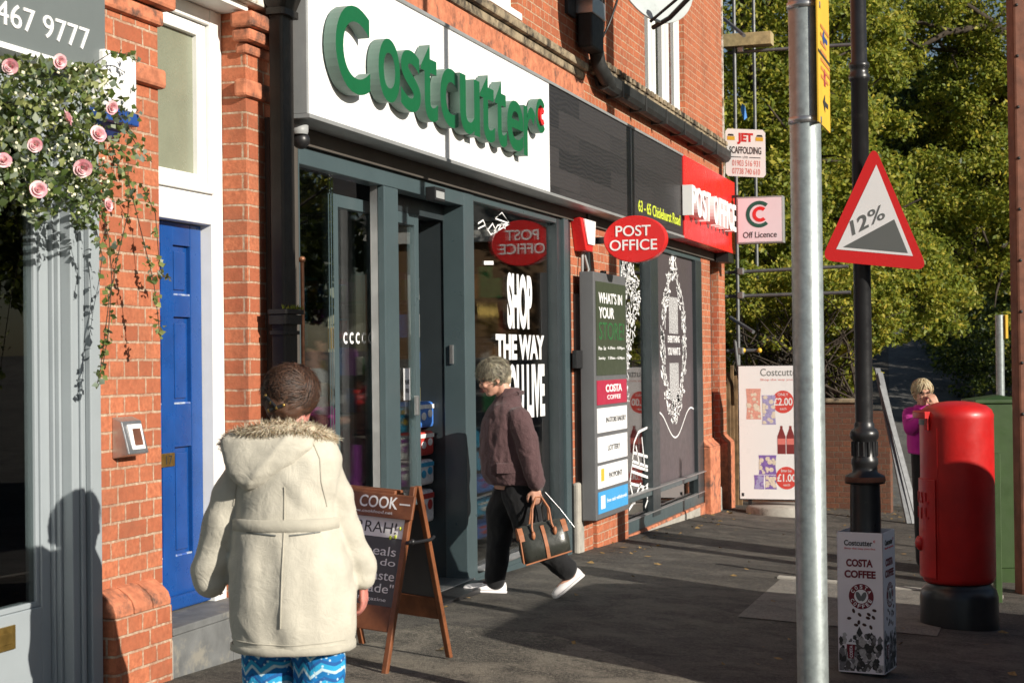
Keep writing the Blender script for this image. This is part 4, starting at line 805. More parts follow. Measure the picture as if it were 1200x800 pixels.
mb = B('grey_pl'); mb.tube([(a.x+.25, -.04, a.z), (a.x+.2, -.05, a.z-.2), (a.x+.4, -.03, a.z-.3)], .014, 6); mb.tube([(a.x+.3, -.04, a.z), (a.x+.42, -.05, a.z-.15), (a.x+.35, -.03, a.z-.3)], .012, 6); obj('cable', mb, al)
# oval hanging sign
OX = 14.42; c = FX(743.5, 280, OX); ya, yb = FX(706, 280, OX).y, FX(779, 280, OX).y; hy = (ya-yb)/2; hz_ = (FX(743, 253, OX).z-FX(743, 308, OX).z)/2
ov = thing('oval_post_sign', 'red oval hanging POST OFFICE sign sticking out from the wall', 'sign', (OX, c.y, c.z-hz_))
ell = lambda k, x, e=0: [(x, c.y-(hy*k+e)*math.cos(t), c.z+(hz_*k+e)*math.sin(t)) for t in np.linspace(0, 2*math.pi, 64, endpoint=False)]
mb = B('red'); mb.prism(ell(1, OX), (.11, 0, 0)); obj('case', mb, ov, bevel=.008)
mb = B('wprint')
for st, u0, u1, v0, v1 in (('POST', -.60, .52, .12, .58), ('OFFICE', -.80, .72, -.48, -.02)): mb.text(st, (OX-.0005, c.y-hy*u0, c.z+hz_*v0), (0, -hy*(u1-u0), 0), (0, 0, hz_*(v1-v0)), (-.004, 0, 0), .008, res=6)
obj('lettering', mb, ov)
mb = B('black_pl'); mb.box((OX+.04, 0, c.z-.03), (OX+.09, c.y+hy-.02, c.z+.03)); mb.box((OX+.0, -.012, c.z-.12), (OX+.13, -.001, c.z+.12)); obj('bracket', mb, ov)
mb = B('frame_dk'); mb.box((OX+.03, -.05, c.z-.5), (OX+.11, -.002, c.z+.35)); obj('post', mb, ov)
# off licence light box
SX = 20.72; a, b = FX(863.5, 286, SX), FX(917.5, 229, SX)
ol = thing('hanging_light_box', 'square pale hanging sign with a green and red ring beside the red fascia', 'sign', (SX, (a.y+b.y)/2, a.z))
mb = B('grey_trim'); mb.box((SX, a.y, a.z), (SX+.14, b.y, b.z)); obj('case', mb, ol, bevel=.006)
mb = B('pinkwhite'); mb.box((SX-.004, a.y-.02, a.z+.02), (SX-.0005, b.y+.02, b.z-.02)); fc = obj('face', mb, ol)
w_, h_ = a.y-b.y, b.z-a.z; ctr = V((SX-.0045, a.y-w_*.49, a.z+h_*.62))
mb = cmark(ctr, (0, -1, 0), (0, 0, 1), (-.002, 0, 0), h_*.285, h_*.205, 'greyprint', 'greyprint', .85)
mb2 = cmark(ctr, (0, -1, 0), (0, 0, 1), (-.002, 0, 0), h_*.285, h_*.205, 'green', 'green', .85); dk = mat('deep_green_print', (.012, .085, .06), .5, var=0, bump=0); mb2.mats = [dk]*len(mb2.mats); obj('emblem', mb2, fc, plabel='dark green open ring')
mb3 = cmark(ctr+V((0, -.02*w_, 0)), (0, -1, 0), (0, 0, 1), (-.002, 0, 0), h_*.165, h_*.09, 'red', 'red', .8); obj('emblem', mb3, fc, plabel='red open ring')
mb = B('ink'); mb.text('Off Licence', (SX-.0045, a.y-w_*.14, a.z+h_*.12), (0, -w_*.72, 0), (0, 0, h_*.13), (-.002, 0, 0), .005); obj('lettering', mb, fc)
mb = B('black_pl'); mb.box((SX+.05, -.1, b.z+.0), (SX+.09, a.y-.02, b.z+.035)); mb.box((SX+.02, -.216, b.z+.0), (SX+.12, -.1, b.z+.06)); obj('bracket', mb, ol)
# ================================================================== STREET FURNITURE
LPX = FG(1020, 790); LP = V((LPX.x+.06, LPX.y+.02, gz(LPX.x, LPX.y)))
PXM = 1900/((LP-CAM).dot(FW))
zl = lambda py: FD(1021, py, (LP-CAM).dot(FW)).z
lamp = thing('lamp_post', 'black cast iron lamp post with fluted collar carrying the gradient sign', 'lamp post', LP)
mb = B('black'); r = .049
mb.lathe(LP, [(.105, -.1), (.105, .3), (.088, .32), (.085, zl(592)-LP.z), (.082, zl(566)-LP.z)], 10); obj('base', mb, lamp)
mb = B('black'); mb.lathe(LP, [(q, zl(py)-LP.z) for q, py in ((.082, 567), (.108, 566), (.112, 562), (.108, 557), (.07, 553), (.068, 546), (.074, 543), (.074, 538), (.066, 535), (.066, 516), (.078, 513), (.080, 507), (.070, 503), (.056, 501), (.056, 497), (r, 494))], 32)
for k in range(14): t = 2*math.pi*k/14; mb.tube([(LP.x+.066*math.cos(t), LP.y+.066*math.sin(t), zl(534)), (LP.x+.066*math.cos(t), LP.y+.066*math.sin(t), zl(517))], .008, 5)
obj('collar', mb, lamp)
mb = B('black'); mb.lathe(LP, [(r, zl(494)-LP.z), (r*.95, zl(95)-LP.z), (.056, zl(93)-LP.z), (.059, zl(88)-LP.z), (.05, zl(85)-LP.z), (.05, zl(79)-LP.z), (.058, zl(77)-LP.z), (.056, zl(73)-LP.z), (r*.9, zl(71)-LP.z), (.040, 6.2)], 24); obj('shaft', mb, lamp)
mb = B('black'); z6 = LP.z+6.2; mb.lathe((LP.x, LP.y, z6), [(.04, 0), (.09, .03), (.05, .08), (.16, .25), (.20, .62), (.05, .8), (0, .9)], 12); obj('lantern', mb, lamp)
mb = B('rust'); mb.lathe(LP, [(.1085, zl(565)-LP.z), (.1128, zl(562)-LP.z), (.109, zl(558)-LP.z)], 32); mb.f = [f for i, f in enumerate(mb.f)]; obj('rust_band', mb, lamp)
# gradient warning sign, clamped to the lamp post, tilted a few degrees
SC = FD(1024.5, 262, (LP-CAM).dot(FW)-.09); ang = math.radians(3.4)
SN = (CAM-SC); SN.z = 0; SN.normalize(); SN = (Matrix.Rotation(math.radians(-8), 3, 'Z') @ SN)
SU = V((0, 0, 1)).cross(SN).normalized(); SW = V((0, 0, 1)); SU, SW = (SU*math.cos(ang)-SW*math.sin(ang)), (SW*math.cos(ang)+SU*math.sin(ang))
def onS(px, py, d=0):
    dd = ray(px, py); t = (SC-CAM).dot(SN)/dd.dot(SN); return CAM+dd*t+SN*d
def rtri(pts, rad, n=6):
    out = []; c = sum(pts, V((0, 0, 0)))/3
    for i in range(3):
        p, a, b = pts[i], pts[i-1], pts[(i+1) % 3]; da, db = (a-p).normalized(), (b-p).normalized()
        ca = p+(da+db).normalized()*(rad*2); s0, s1 = p+da*rad*1.7, p+db*rad*1.7
        for k in range(n+1): t = k/n; out.append((s0*(1-t)**2+p*2*t*(1-t)+s1*t*t))
    return out
gs_ = thing('gradient_sign', 'red bordered triangular warning sign showing a 12% slope on the black lamp post', 'road sign', SC-V((0, 0, .3)))
mb = B('red'); mb.prism(rtri([onS(1024, 169), onS(961.5, 305), onS(1088, 317)], .045), -SN*.004); mb.use(M['alu']); mb.prism(rtri([onS(1024, 171, -.0045), onS(963, 304.5, -.0045), onS(1086.5, 316, -.0045)], .045), -SN*.012); obj('plate', mb, gs_)
mb = B('wprint'); mb.add([onS(1027, 193, .001), onS(980, 292, .001), onS(1070, 300, .001)], [(0, 1, 2)]); obj('white_field', mb, gs_)
mb = B('greyprint'); mb.add([onS(988, 289.5, .002), onS(1064, 296.5, .002), onS(1048, 257, .002)], [(0, 1, 2)]); obj('slope_symbol', mb, gs_)
mb = B('greyprint'); o_ = onS(999.5, 276, .002); u_ = onS(1018.5, 266, .002)-o_; w_ = onS(996.5, 259, .002)-o_; mb.text('12', o_, u_, w_, SN*.001, .02)
o_ = onS(1020.5, 264.5, .002); u_ = onS(1038, 255.5, .002)-o_; w_ = onS(1016.5, 248, .002)-o_; mb.text('%', o_, u_, w_, SN*.001, .0); obj('lettering', mb, gs_)
mb = B('black'); 
for py in (240, 292): mb = B('black'); z_ = zl(py); mb.lathe((LP.x, LP.y, z_), [(r+.001, -.02), (r+.008, -.018), (r+.008, .018), (r+.001, .02)], 20); q = SC-SN*.02; q.z = z_; mb.tube([(LP.x, LP.y, z_), q], .014, 8); obj('clamp', mb, gs_)
# advertising sleeve round the foot of the lamp post
fx = V((-.235, .095, 0)); cF = RT.copy(); cF.z = 0; cF.normalize(); cD = FW.copy(); cD.z = 0; cD.normalize()
eL = (-cF*.885+cD*.465).normalized(); eB = (cF*.465+cD*.885).normalized()
CW = .255; zc0 = gz(LP.x, LP.y)+.02; zt_ = zl(621); ctr = V((LP.x, LP.y, 0)); c0 = ctr-eL*CW/2-eB*CW/2
def P4(u, d, z): return V((0, 0, z))+c0+eL*u+eB*d
bx_ = thing('coffee_sleeve', 'square printed cardboard advertising sleeve with coffee beans wrapped round the foot of the lamp post', 'advert', (LP.x, LP.y, zc0))
mb = B('signwhite'); pb = mat('sleeve_card', (.80, .77, .79), .5, var=.03, bump=.02); mb = MB().use(pb)
for (a, b, n) in ((P4(0, 0, 0), P4(CW, 0, 0), eB), (P4(0, CW, 0), P4(CW, CW, 0), -eB), (P4(0, 0, 0), P4(0, CW, 0), eL), (P4(CW, 0, 0), P4(CW, CW, 0), -eL)):
    Z_ = V((0, 0, 1)); mb.hexa([a+Z_*zc0, b+Z_*zc0, b+n*.004+Z_*zc0, a+n*.004+Z_*zc0, a+Z_*zt_, b+Z_*zt_, b+n*.004+Z_*zt_, a+n*.004+Z_*zt_])
obj('card', mb, bx_)
H_ = zt_-zc0; rs = random.Random(5)
for side in (0, 1):
    if side == 0: O0, U0, N0 = P4(CW, 0, zc0), -eL, -eB
    else: O0, U0, N0 = P4(0, 0, zc0), eB, -eL
    pp = lambda u, v, d=.001: O0+U0*(u*CW)+V((0, 0, v*H_))+N0*d
    def tx(mb, st, u0, u1, v0, v1, bo=.0, d=.001): mb.text(st, pp(u0, v0, d), U0*((u1-u0)*CW), V((0, 0, (v1-v0)*H_)), N0*.001, bo)
    mb = B('ink'); tx(mb, 'Costcutter', .16, .78, .905, .945, .02); mb.use(M['rprint']); tx(mb, 'c', .80, .84, .93, .948, .03); tx(mb, 'Shop the way you live', .16, .84, .875, .893)
    mb.use(M['maroon']); tx(mb, 'COSTA', .2, .78, .755, .81, .04); tx(mb, 'COFFEE', .16, .84, .675, .73, .04); obj('lettering', mb, bx_)
    mb = B('maroon'); cu, cv = .52, .545; R_ = .27
    ring = lambda k, d, n=40: [pp(cu, cv, d)+U0*(R_*k*CW*math.cos(t))+V((0, 0, R_*k*CW*math.sin(t))) for t in np.linspace(0, 2*math.pi, n, endpoint=False)]
    mb.prism(ring(1.0, .0008)[::-1], N0*.0008); mb.use(M['wprint']); mb.prism(ring(.56, .002)[::-1], N0*.0006); mb.use(M['greyprint'])
    for k in (-1, 1): mb.prism([pp(cu+k*.055, cv, .0028)+U0*(.055*CW*math.cos(t)*1.0+.03*k*CW*math.sin(t))+V((0, 0, .1*CW*math.sin(t))) for t in np.linspace(0, 2*math.pi, 16, endpoint=False)][::-1], N0*.0005)
    mb.use(M['wprint'])
    for st, a0, a1, flip in (('COSTA', math.radians(150), math.radians(30), 1), ('COFFEE', math.radians(205), math.radians(335), -1)):
        for i, ch in enumerate(st):
            t = a0+(a1-a0)*i/(len(st)-1); ur = U0*math.cos(t)+V((0, 0, math.sin(t))); ut = (U0*math.sin(t)-V((0, 0, math.cos(t))))*flip; up_ = ur*flip
            sz = R_*CW*.30; o_ = pp(cu, cv, .002)+ur*(R_*CW*.78)-up_*sz*.5-ut*sz*.38; mb.text(ch, o_, ut*sz*.76, up_*sz, N0*.0006, .03)
    obj('roundel', mb, bx_)
    mb = B('ink'); bean = mat('bean_print', (.05, .018, .014), .6, bump=0); mb = MB().use(bean)
    for u, v in ((.35, .44), (.48, .415), (.68, .42), (.80, .45), (.78, .40), (.66, .395), (.25, .385), (.46, .36), (.40, .34), (.72, .33), (.58, .345)):
        a = rs.uniform(0, 3.1); mb.prism([pp(u, v, .0008)+U0*(CW*(.05*math.cos(t)*math.cos(a)-.032*math.sin(t)*math.sin(a)))+V((0, 0, CW*(.05*math.cos(t)*math.sin(a)+.032*math.sin(t)*math.cos(a)))) for t in np.linspace(0, 2*math.pi, 12, endpoint=False)][::-1], N0*.0006)
    obj('coffee_beans', mb, bx_)
    mb = MB(); pr_ = [mat('photo_tone_%s' % n, c, .6, var=.3, vs=60, bump=0) for n, c in (('a', (.03, .03, .03)), ('b', (.16, .155, .16)), ('c', (.40, .39, .38)), ('d', (.08, .075, .07)))]
    for k in range(150):
        u, v = rs.uniform(.03, .93), rs.uniform(.02, .30)*rs.uniform(.6, 1); s_ = rs.uniform(.03, .09); n_ = rs.randint(4, 7); mb.use(rs.choice(pr_))
        mb.add([pp(min(.98, max(.02, u+s_*math.cos(t)*rs.uniform(.6, 1.2))), max(.01, v+s_*.45*math.sin(t)*rs.uniform(.6, 1.2)), .0006+.00001*k) for t in np.linspace(0, 2*math.pi, n_, endpoint=False)], [tuple(range(n_))])
    mb.use(M['maroon']); mb.add([pp(.22, .10, .003), pp(.34, .10, .003), pp(.38, .20, .003), pp(.19, .20, .003)], [(0, 1, 2, 3)]); mb.use(M['wprint']); mb.add([pp(.17, .2, .0032), pp(.40, .2, .0032), pp(.385, .217, .0032), pp(.185, .217, .0032)], [(0, 1, 2, 3)]); 
    mb.text('COSTA', pp(.32, .107, .0034), V((0, 0, .085*H_)), -U0*(.065*CW), N0*.0004, .03)
    obj('photo_print', mb, bx_)
# galvanised pole in front with a yellow sign
zp = 6.7; pc = FD(950, 600, zp); pg = gz(pc.x, pc.y); gp = thing('sign_pole', 'thick galvanised grey pole in front carrying a yellow notice', 'pole', (pc.x, pc.y, pg))
mb = B('galv'); mb.lathe((pc.x, pc.y, 0), [(.064, pg-.2), (.064, 5.2), (0, 5.22)], 32); obj('tube', mb, gp)
mb = B('steel')
for py in (6, 141): mb = B('steel'); z_ = FD(947, py, zp).z; mb.lathe((pc.x, pc.y, z_), [(.0645, -.014), (.069, -.013), (.069, .013), (.0645, .014)], 32); obj('clamp', mb, gp)
ys_ = thing('yellow_notice', 'yellow notice plate with faded arrows strapped to the galvanised pole', 'sign', FD(962, 150, zp))
pd = (cF*.31+cD*.951).normalized(); p0 = V((pc.x, pc.y, 0))+cF*.040-cD*.09; nn = (cF*.951-cD*.31)
zb0 = FD(955, 141, zp-.1).z; zb1 = zb0+.95
yq = lambda u, z, d=0: p0+pd*u+nn*d+V((0, 0, z))
mb = B('yellow'); mb.prism([yq(0, zb0), yq(.38, zb0), yq(.38, zb1), yq(0, zb1)], -nn*.006); obj('plate', mb, ys_)
mb = B('ink'); zm = FD(960, 62, zp).z; mb.stroke([yq(0, zm, .001), yq(.38, zm, .001)], .012, nn, .001)
for z_, m_ in ((zb0+.10, 'ink'), (zm+.08, 'navy')):
    mb.use(M[m_]); mb.stroke([yq(.18, z_, .001), yq(.30, z_+.0, .001)], .02, nn, .001); mb.add([yq(.13, z_, .002), yq(.2, z_-.04, .002), yq(.2, z_+.04, .002)], [(0, 1, 2)])
rustp = mat('faded_orange_print', (.5, .2, .05), .6, bump=0); mb.use(rustp)
for k in range(7): z_ = zb0+.2+k*.035; mb.stroke([yq(.08, z_, .001), yq(.08+rs.uniform(.18, .3), z_, .001)], .014, nn, .001)
mb.use(M['crim']); mb.stroke([yq(.2, zm-.12, .001), yq(.2, zm-.05, .001)], .05, nn, .001); mb.stroke([yq(.2, zb1-.12, .001), yq(.2, zb1-.05, .001)], .05, nn, .001)
obj('print', mb, ys_)
# pillar box
pb0 = FG(1124, 738); PBc = FD(1124.5, 738, (pb0-CAM).dot(FW)+.25); PBc.z = gz(PBc.x, PBc.y); zq = lambda py: FD(1124, py, (PBc-CAM).dot(FW)).z-PBc.z
pbx = thing('pillar_box', 'bright red cylindrical pillar box on a black foot at the kerb', 'post box', PBc)
rb = .247
mb = B('black'); mb.lathe(PBc, [(.262, -.1), (.262, zq(698)), (.250, zq(690)), (.235, zq(687)), (.215, zq(684)), (.215, zq(678)), (0, zq(677))], 48); obj('foot', mb, pbx)
mb = B('postred'); mb.lathe(PBc, [(0, zq(681)), (.225, zq(681)), (rb-.008, zq(678)), (rb, zq(673)), (rb, zq(490)), (rb+.002, zq(486)), (.235, zq(480)), (.20, zq(475)), (.13, zq(471.5)), (.06, zq(470)), (0, zq(469.6))], 64); obj('body', mb, pbx)
fa = math.atan2((-cF+cD*.10).y, (-cF+cD*.10).x)
def cyl(a, r_, z): return V((PBc.x+r_*math.cos(fa+a), PBc.y+r_*math.sin(fa+a), PBc.z+z))
def curved(mb, a0, a1, r0, r1, z0, z1, n=14):
    A = np.linspace(a0, a1, n); mb.loft([[cyl(a, r0, z0), cyl(a, r1, z0), cyl(a, r1, z1), cyl(a, r0, z1)] for a in A], True, False)
mb = B('postred'); curved(mb, -.62, .62, rb-.01, rb+.045, zq(489), zq(481)); curved(mb, -.62, -.5, rb-.01, rb+.02, zq(503), zq(489)); curved(mb, .5, .62, rb-.01, rb+.02, zq(503), zq(489)); obj('hood', mb, pbx, bevel=.006)
mb = B('black_pl'); curved(mb, -.48, .48, rb-.01, rb+.004, zq(497), zq(491)); obj('slot', mb, pbx)
mb = B('postred'); curved(mb, -.80, .80, rb-.01, rb+.012, zq(674), zq(560), 20); dr = obj('door', mb, pbx, bevel=.004)
mb = B('postred')
for i, (st, pz_) in enumerate((('ROYAL', 588), ('MAIL', 606))):
    for k, ch in enumerate(st):
        a = (-.5+1.0*k/(len(st)-1)); o_ = cyl(a-.07, rb+.010, zq(pz_)); u_ = cyl(a+.07, rb+.010, zq(pz_))-o_; mb.text(ch, o_, u_, (0, 0, .075), V((math.cos(fa+a), math.sin(fa+a), 0))*.009, .03)
for k in range(2): mb.ball(cyl(-.12+.24*k, rb+.012, zq(636)), (.03, .03, .05), 10, 6)
obj('raised_lettering', mb, dr)
mb = B('postred'); curved(mb, -.86, -.835, rb-.002, rb+.003, zq(676), zq(500)); curved(mb, .835, .86, rb-.002, rb+.003, zq(676), zq(500)); obj('seam', mb, pbx)
# green cabinet behind the pillar box
gc0 = FD(1166, 600, 14.3); gc0.z = gz(gc0.x, gc0.y); cab = thing('green_cabinet', 'dark green tapered street cabinet with a pitched lid behind the pillar box', 'cabinet', gc0)
ztp = FD(1166, 472, 14.3).z; zrg = FD(1166, 462.5, 14.3).z; zpl = FD(1166, 661, 14.3).z
def ringR(w_, d_, z): return [gc0*1+V((0, 0, z-gc0.z))+cF*a*w_+cD*b*d_ for a, b in ((-1, -1), (1, -1), (1, 1), (-1, 1))]
mb = B('darkgreen'); mb.loft([ringR(.30, .22, zpl), ringR(.205, .20, ztp)], True, False); obj('body', mb, cab, bevel=.008)
mb = B('darkgreen'); a = ringR(.225, .22, ztp+.002); ap = [gc0+V((0, 0, zrg-gc0.z))+cF*.03-cD*.1, gc0+V((0, 0, zrg-gc0.z))+cF*.03+cD*.1]; mb.add(a+[p+V((0, 0, .03)) for p in a]+ap, [(3, 2, 1, 0), (0, 1, 5, 4), (1, 2, 6, 5), (2, 3, 7, 6), (3, 0, 4, 7), (4, 5, 8), (5, 6, 9, 8), (6, 7, 9), (7, 4, 8, 9)]); obj('lid', mb, cab, bevel=.006)
mb = B('darkgreen'); mb.loft([ringR(.33, .25, gc0.z-.1), ringR(.33, .25, zpl-.004)], True, False); obj('plinth', mb, cab, bevel=.008)
mb = B('palegreen'); q = gc0-cD*.225; mb.tube([q+cF*.13+V((0, 0, zpl-gc0.z+.03)), q+cF*.105+cD*.03+V((0, 0, ztp-gc0.z-.03))], .006, 5); mb.box(tuple(gc0-cD*.235+cF*.15+V((0, 0, .75))), tuple(gc0-cD*.215+cF*.17+V((0, 0, .84)))); obj('door_seam', mb, cab)
q = FD(1168, 600, 12.6); q.z = gz(q.x, q.y); mb = B('darkgreen'); zt1 = FD(1168, 531, 12.6).z; mb.loft([[q+cF*a*.026+cD*b*.035+V((0, 0, z_-q.z)) for a, b in ((-1, -1), (1, -1), (1, 1), (-1, 1))] for z_ in (q.z-.1, zt1)], True, False); obj('marker_post', mb, label='narrow dark green marker post between the pillar box and green cabinet', cat='post', bevel=.006)
q = FD(1172.5, 460, 16.5); q.z = gz(q.x, q.y); zt1 = FD(1172.5, 369, 16.5).z; mp = thing('grey_post', 'slim grey metal post rising behind the green cabinet', 'post', q)
mb = B('galv'); mb.tube([q-V((0, 0, .1)), (q.x, q.y, zt1)], .042, 14); obj('tube', mb, mp); mb = B('yellow'); mb.obox((q.x, q.y, zt1-.12)+V((0,0,0)) if False else V((q.x, q.y, zt1-.12))+cF*.06, cF*.012, cD*.05, V((0, 0, .12))); obj('tag', mb, mp)
q = FD(1205, 400, 13.3); q.z = gz(q.x, q.y); rp_ = thing('brown_post', 'tall rust brown metal post at the right edge', 'post', q)
mb = B('rust'); mb.obox((q.x, q.y, 3.4), cF*.115, cD*.10, V((0, 0, 4.2))); obj('column', mb, rp_, bevel=.02)
mb = B('lead')
for k in range(9): z_ = FD(1193, 5+k*60, 13.2).z; mb.ball(V((q.x, q.y, z_))-cF*.085-cD*.10, .014, 8, 5)
obj('bolt', mb, rp_)
# ================================================================== POSTER BOARD ON ITS FOOT
BX = 20.62; a, b = FX(867.5, 584, BX), FX(961, 428, BX)
pbd = thing('poster_board', 'white price poster board standing on a round concrete foot beside the shop corner', 'poster board', ((BX), (a.y+b.y)/2, a.z))
H_ = b.z-a.z; W_ = a.y-b.y; q = lambda u, v, d=0: V((BX-d, a.y-W_*u, a.z+H_*v))
mb = B('black_pl'); mb.box((BX, a.y+.015, a.z-.015), (BX+.05, b.y-.015, b.z+.012)); obj('frame', mb, pbd, bevel=.01)
mb = B('signwhite'); mb.prism([q(0, 0, .001), q(1, 0, .001), q(1, 1, .001), q(0, 1, .001)], (-.003, 0, 0)); ps = obj('poster', mb, pbd)
def tB(mb, st, u0, u1, v0, v1, bo=0., d=.0045): mb.text(st, q(u0, v0, d), (0, -W_*(u1-u0), 0), (0, 0, H_*(v1-v0)), (-.001, 0, 0), bo)
mb = B('greyprint'); tB(mb, 'Costcutter', .27, .76, .925, .98, .0); mb.use(M['rfade']); tB(mb, 'Shop the way you live', .27, .76, .885, .905); tB(mb, 'c', .77, .79, .955, .98, .03)
mb.use(M['ink']); mb.prism([q(.02, .02, .0045), q(.05, .02, .0045), q(.05, .045, .0045), q(.02, .045, .0045)], (-.001, 0, 0)); obj('lettering', mb, ps)
for (uc, vc, txt, t1, t2) in ((.545, .73, '\u00a32.00', 'ONLY', 'each'), (.575, .16, '\u00a31.00', 'Better than', 'each')):
    mb = B('rfade'); rc = mat('price_red', (.66, .07, .055), .5, bump=0, var=.03); mb = MB().use(rc); mb.prism([q(uc, vc, .0045)+V((0, -.098*math.cos(t)*1.4, .125*math.sin(t)*1.15)) for t in np.linspace(0, 2*math.pi, 30, endpoint=False)], (-.001, 0, 0))
    mb.use(M['wprint']); tB(mb, txt, uc-.115, uc+.115, vc-.028, vc+.03, .02, .006); tB(mb, t1, uc-.065, uc+.065, vc+.045, vc+.065, .0, .006); tB(mb, t2, uc-.04, uc+.04, vc-.06, vc-.042, .0, .006); obj('price_spot', mb, ps)
def bagp(u0, u1, v0, v1, m1, m2):
    mb = MB().use(m1); pts = []
    for t in np.linspace(0, 1, 14): pts.append(q(u0+(u1-u0)*(.06*math.sin(t*3.14)), v0+(v1-v0)*t, .0046))
    for t in np.linspace(1, 0, 14): pts.append(q(u1-(u1-u0)*(.06*math.sin(t*3.14)), v0+(v1-v0)*t, .0046))
    mb.prism(pts[::-1], (-.001, 0, 0)); mb.use(m2)
    for k in range(16):
        u, v = rs.uniform(u0+.01, u1-.02), rs.uniform(v0+.01, v1-.01); s_ = rs.uniform(.012, .035); mb.add([q(min(u1-.005, max(u0+.005, u+s_*math.cos(t))), min(v1-.004, max(v0+.004, v+s_*.6*math.sin(t))), .006+k*.00002) for t in np.linspace(0, 6.28, 7)[:-1]], [tuple(range(6))[::-1]])
    obj('product_picture', mb, ps)
fr_ = mat('poster_pink', (.70, .34, .27), .6, var=.2, vs=50, bump=0); fb_ = mat('poster_lilac', (.36, .33, .56), .6, var=.25, vs=50, bump=0); fp_ = mat('poster_purple', (.22, .13, .42), .6, var=.3, vs=50, bump=0); wh_ = mat('poster_cream', (.72, .64, .52), .6, var=.2, vs=50, bump=0); bk_ = mat('poster_dark', (.22, .03, .03), .6, var=.2, bump=0)
bagp(.09, .275, .60, .83, fr_, wh_); bagp(.285, .455, .56, .78, fb_, wh_); bagp(.235, .455, .185, .33, fp_, wh_); bagp(.175, .30, .075, .18, fp_, fb_); bagp(.31, .455, .075, .18, fp_, wh_)
for u in (.47, .58):
    mb = MB().use(bk_); mb.prism([q(x, v, .0046) for x, v in ((u, .34), (u+.10, .34), (u+.10, .47), (u+.065, .53), (u+.065, .55), (u+.035, .55), (u+.035, .53), (u, .47))], (-.001, 0, 0)); mb.use(M['rfade']); mb.prism([q(x, v, .006) for x, v in ((u+.002, .41), (u+.098, .41), (u+.098, .455), (u+.002, .455))], (-.001, 0, 0)); obj('product_picture', mb, ps)
ft = FG(905, 604); mb = B('concrete'); gz_ = gz(BX+.1, ft.y); rr_ = .44; mb.lathe((BX+.12, (a.y+b.y)/2+.02, gz_), [(rr_, -.2), (rr_, .09), (rr_-.03, .12), (0, .125)], 40); obj('foot', mb, pbd); mb = B('black_pl'); mb.box((BX+.01, a.y-.1, gz_+.12), (BX+.06, a.y-.14, a.z)); mb.box((BX+.01, b.y+.1, gz_+.12), (BX+.06, b.y+.14, a.z)); obj('support', mb, pbd)
# ================================================================== SCAFFOLD, YARD FENCE, GARDEN WALL
SCX = 22.0
scf = thing('scaffold', 'grey scaffold tubes standing against the far corner of the brick building', 'scaffolding', FX(868, 600, SCX))
def tb_(a, b, r=.025): 
    mb = B('tube'); mb.tube([a, b], r, 10); obj('tube', mb, scf)
g_ = FX(868, 600, SCX); tb_(V((SCX, g_.y, gz(SCX, g_.y))), V((SCX, g_.y, 7.5)))
tb_(FX(850, 319.5, SCX+.05), FX(994, 312, SCX+.05)); tb_(FX(850, 347.5, SCX+.05), FX(997, 342.5, SCX+.05)); tb_(FX(853, 62, SCX+.05), FX(1003, 52, SCX+.05)); tb_(FX(852, 411, SCX+.05), FX(891, 410.5, SCX+.05))
tb_(FX(848, 22, SCX), FX(872, 42, SCX-.6)); tb_(FX(856, 372, SCX), FX(883, 389, SCX-.4)); tb_(FX(861, 398, SCX-.3), FX(869, 470, SCX-.2)); tb_(V((SCX+1.6, g_.y, gz(SCX+1.6, 0))), V((SCX+1.6, g_.y, 7.5)))
mb = B('steel')
for px, py in ((868, 318), (868, 346), (868, 58), (868, 411)): c = FX(px, py, SCX+.02); mb.obox(c, (.05, 0, 0), (0, .045, 0), (0, 0, .045))
obj('coupler', mb, scf, bevel=.01)
mb = B('yellow'); 
for px in (871, 890): mb.ball(FX(px, 410.5, SCX+.03), .035, 10, 6)
obj('end_cap', mb, scf)
a, b = FX(848, 56, SCX-.05), FX(904, 37, SCX-.05); mb = B('plank'); mb.box((SCX-.1, a.y, a.z), (SCX+.14, b.y, b.z)); obj('scaffold_board', mb, label='short weathered scaffold board laid on the upper tubes', cat='plank', bevel=.006)
bl = mat('blue_tape', (.03, .22, .62), .5); mb = MB().use(bl); mb.add([FX(869, 121, SCX-.03), FX(873, 124, SCX-.05), FX(875.5, 138, SCX-.04), FX(872, 141, SCX-.06), FX(868, 130, SCX-.03)], [(0, 1, 2, 3, 4)]); mb2 = mb; 
mb.prism([FX(869, 121, SCX-.031), FX(873, 124, SCX-.051), FX(872, 139, SCX-.05)], (.004, 0, 0)); obj('blue_tape', mb, label='scrap of blue tape tied to the scaffold upright', cat='tape')
JX = 21.09
a, b = FX(850.5, 206, JX), FX(896.5, 148, JX); W_, H_ = a.y-b.y, b.z-a.z; jt = thing('scaffolder_sign', 'white scaffolding company board with red lettering fixed to the scaffold', 'sign', (JX, (a.y+b.y)/2, a.z))
sk = lambda u, v, d=0: V((JX-d, a.y-W_*u, a.z+H_*v-.05*u+.0))
mb = B('signwhite'); rc_ = .06; pts = [sk(u, v) for u, v in ((rc_, 0), (1-rc_, 0), (1, rc_), (1, 1-rc_), (1-rc_, 1), (rc_, 1), (0, 1-rc_), (0, rc_))]; mb.prism(pts, (.008, 0, 0)); obj('plate', mb, jt)
def tJ(mb, st, u0, u1, v0, v1, bo=0.): mb.text(st, sk(u0, v0, .001), sk(u1, v0)-sk(u0, v0), (0, 0, H_*(v1-v0)), (-.001, 0, 0), bo)
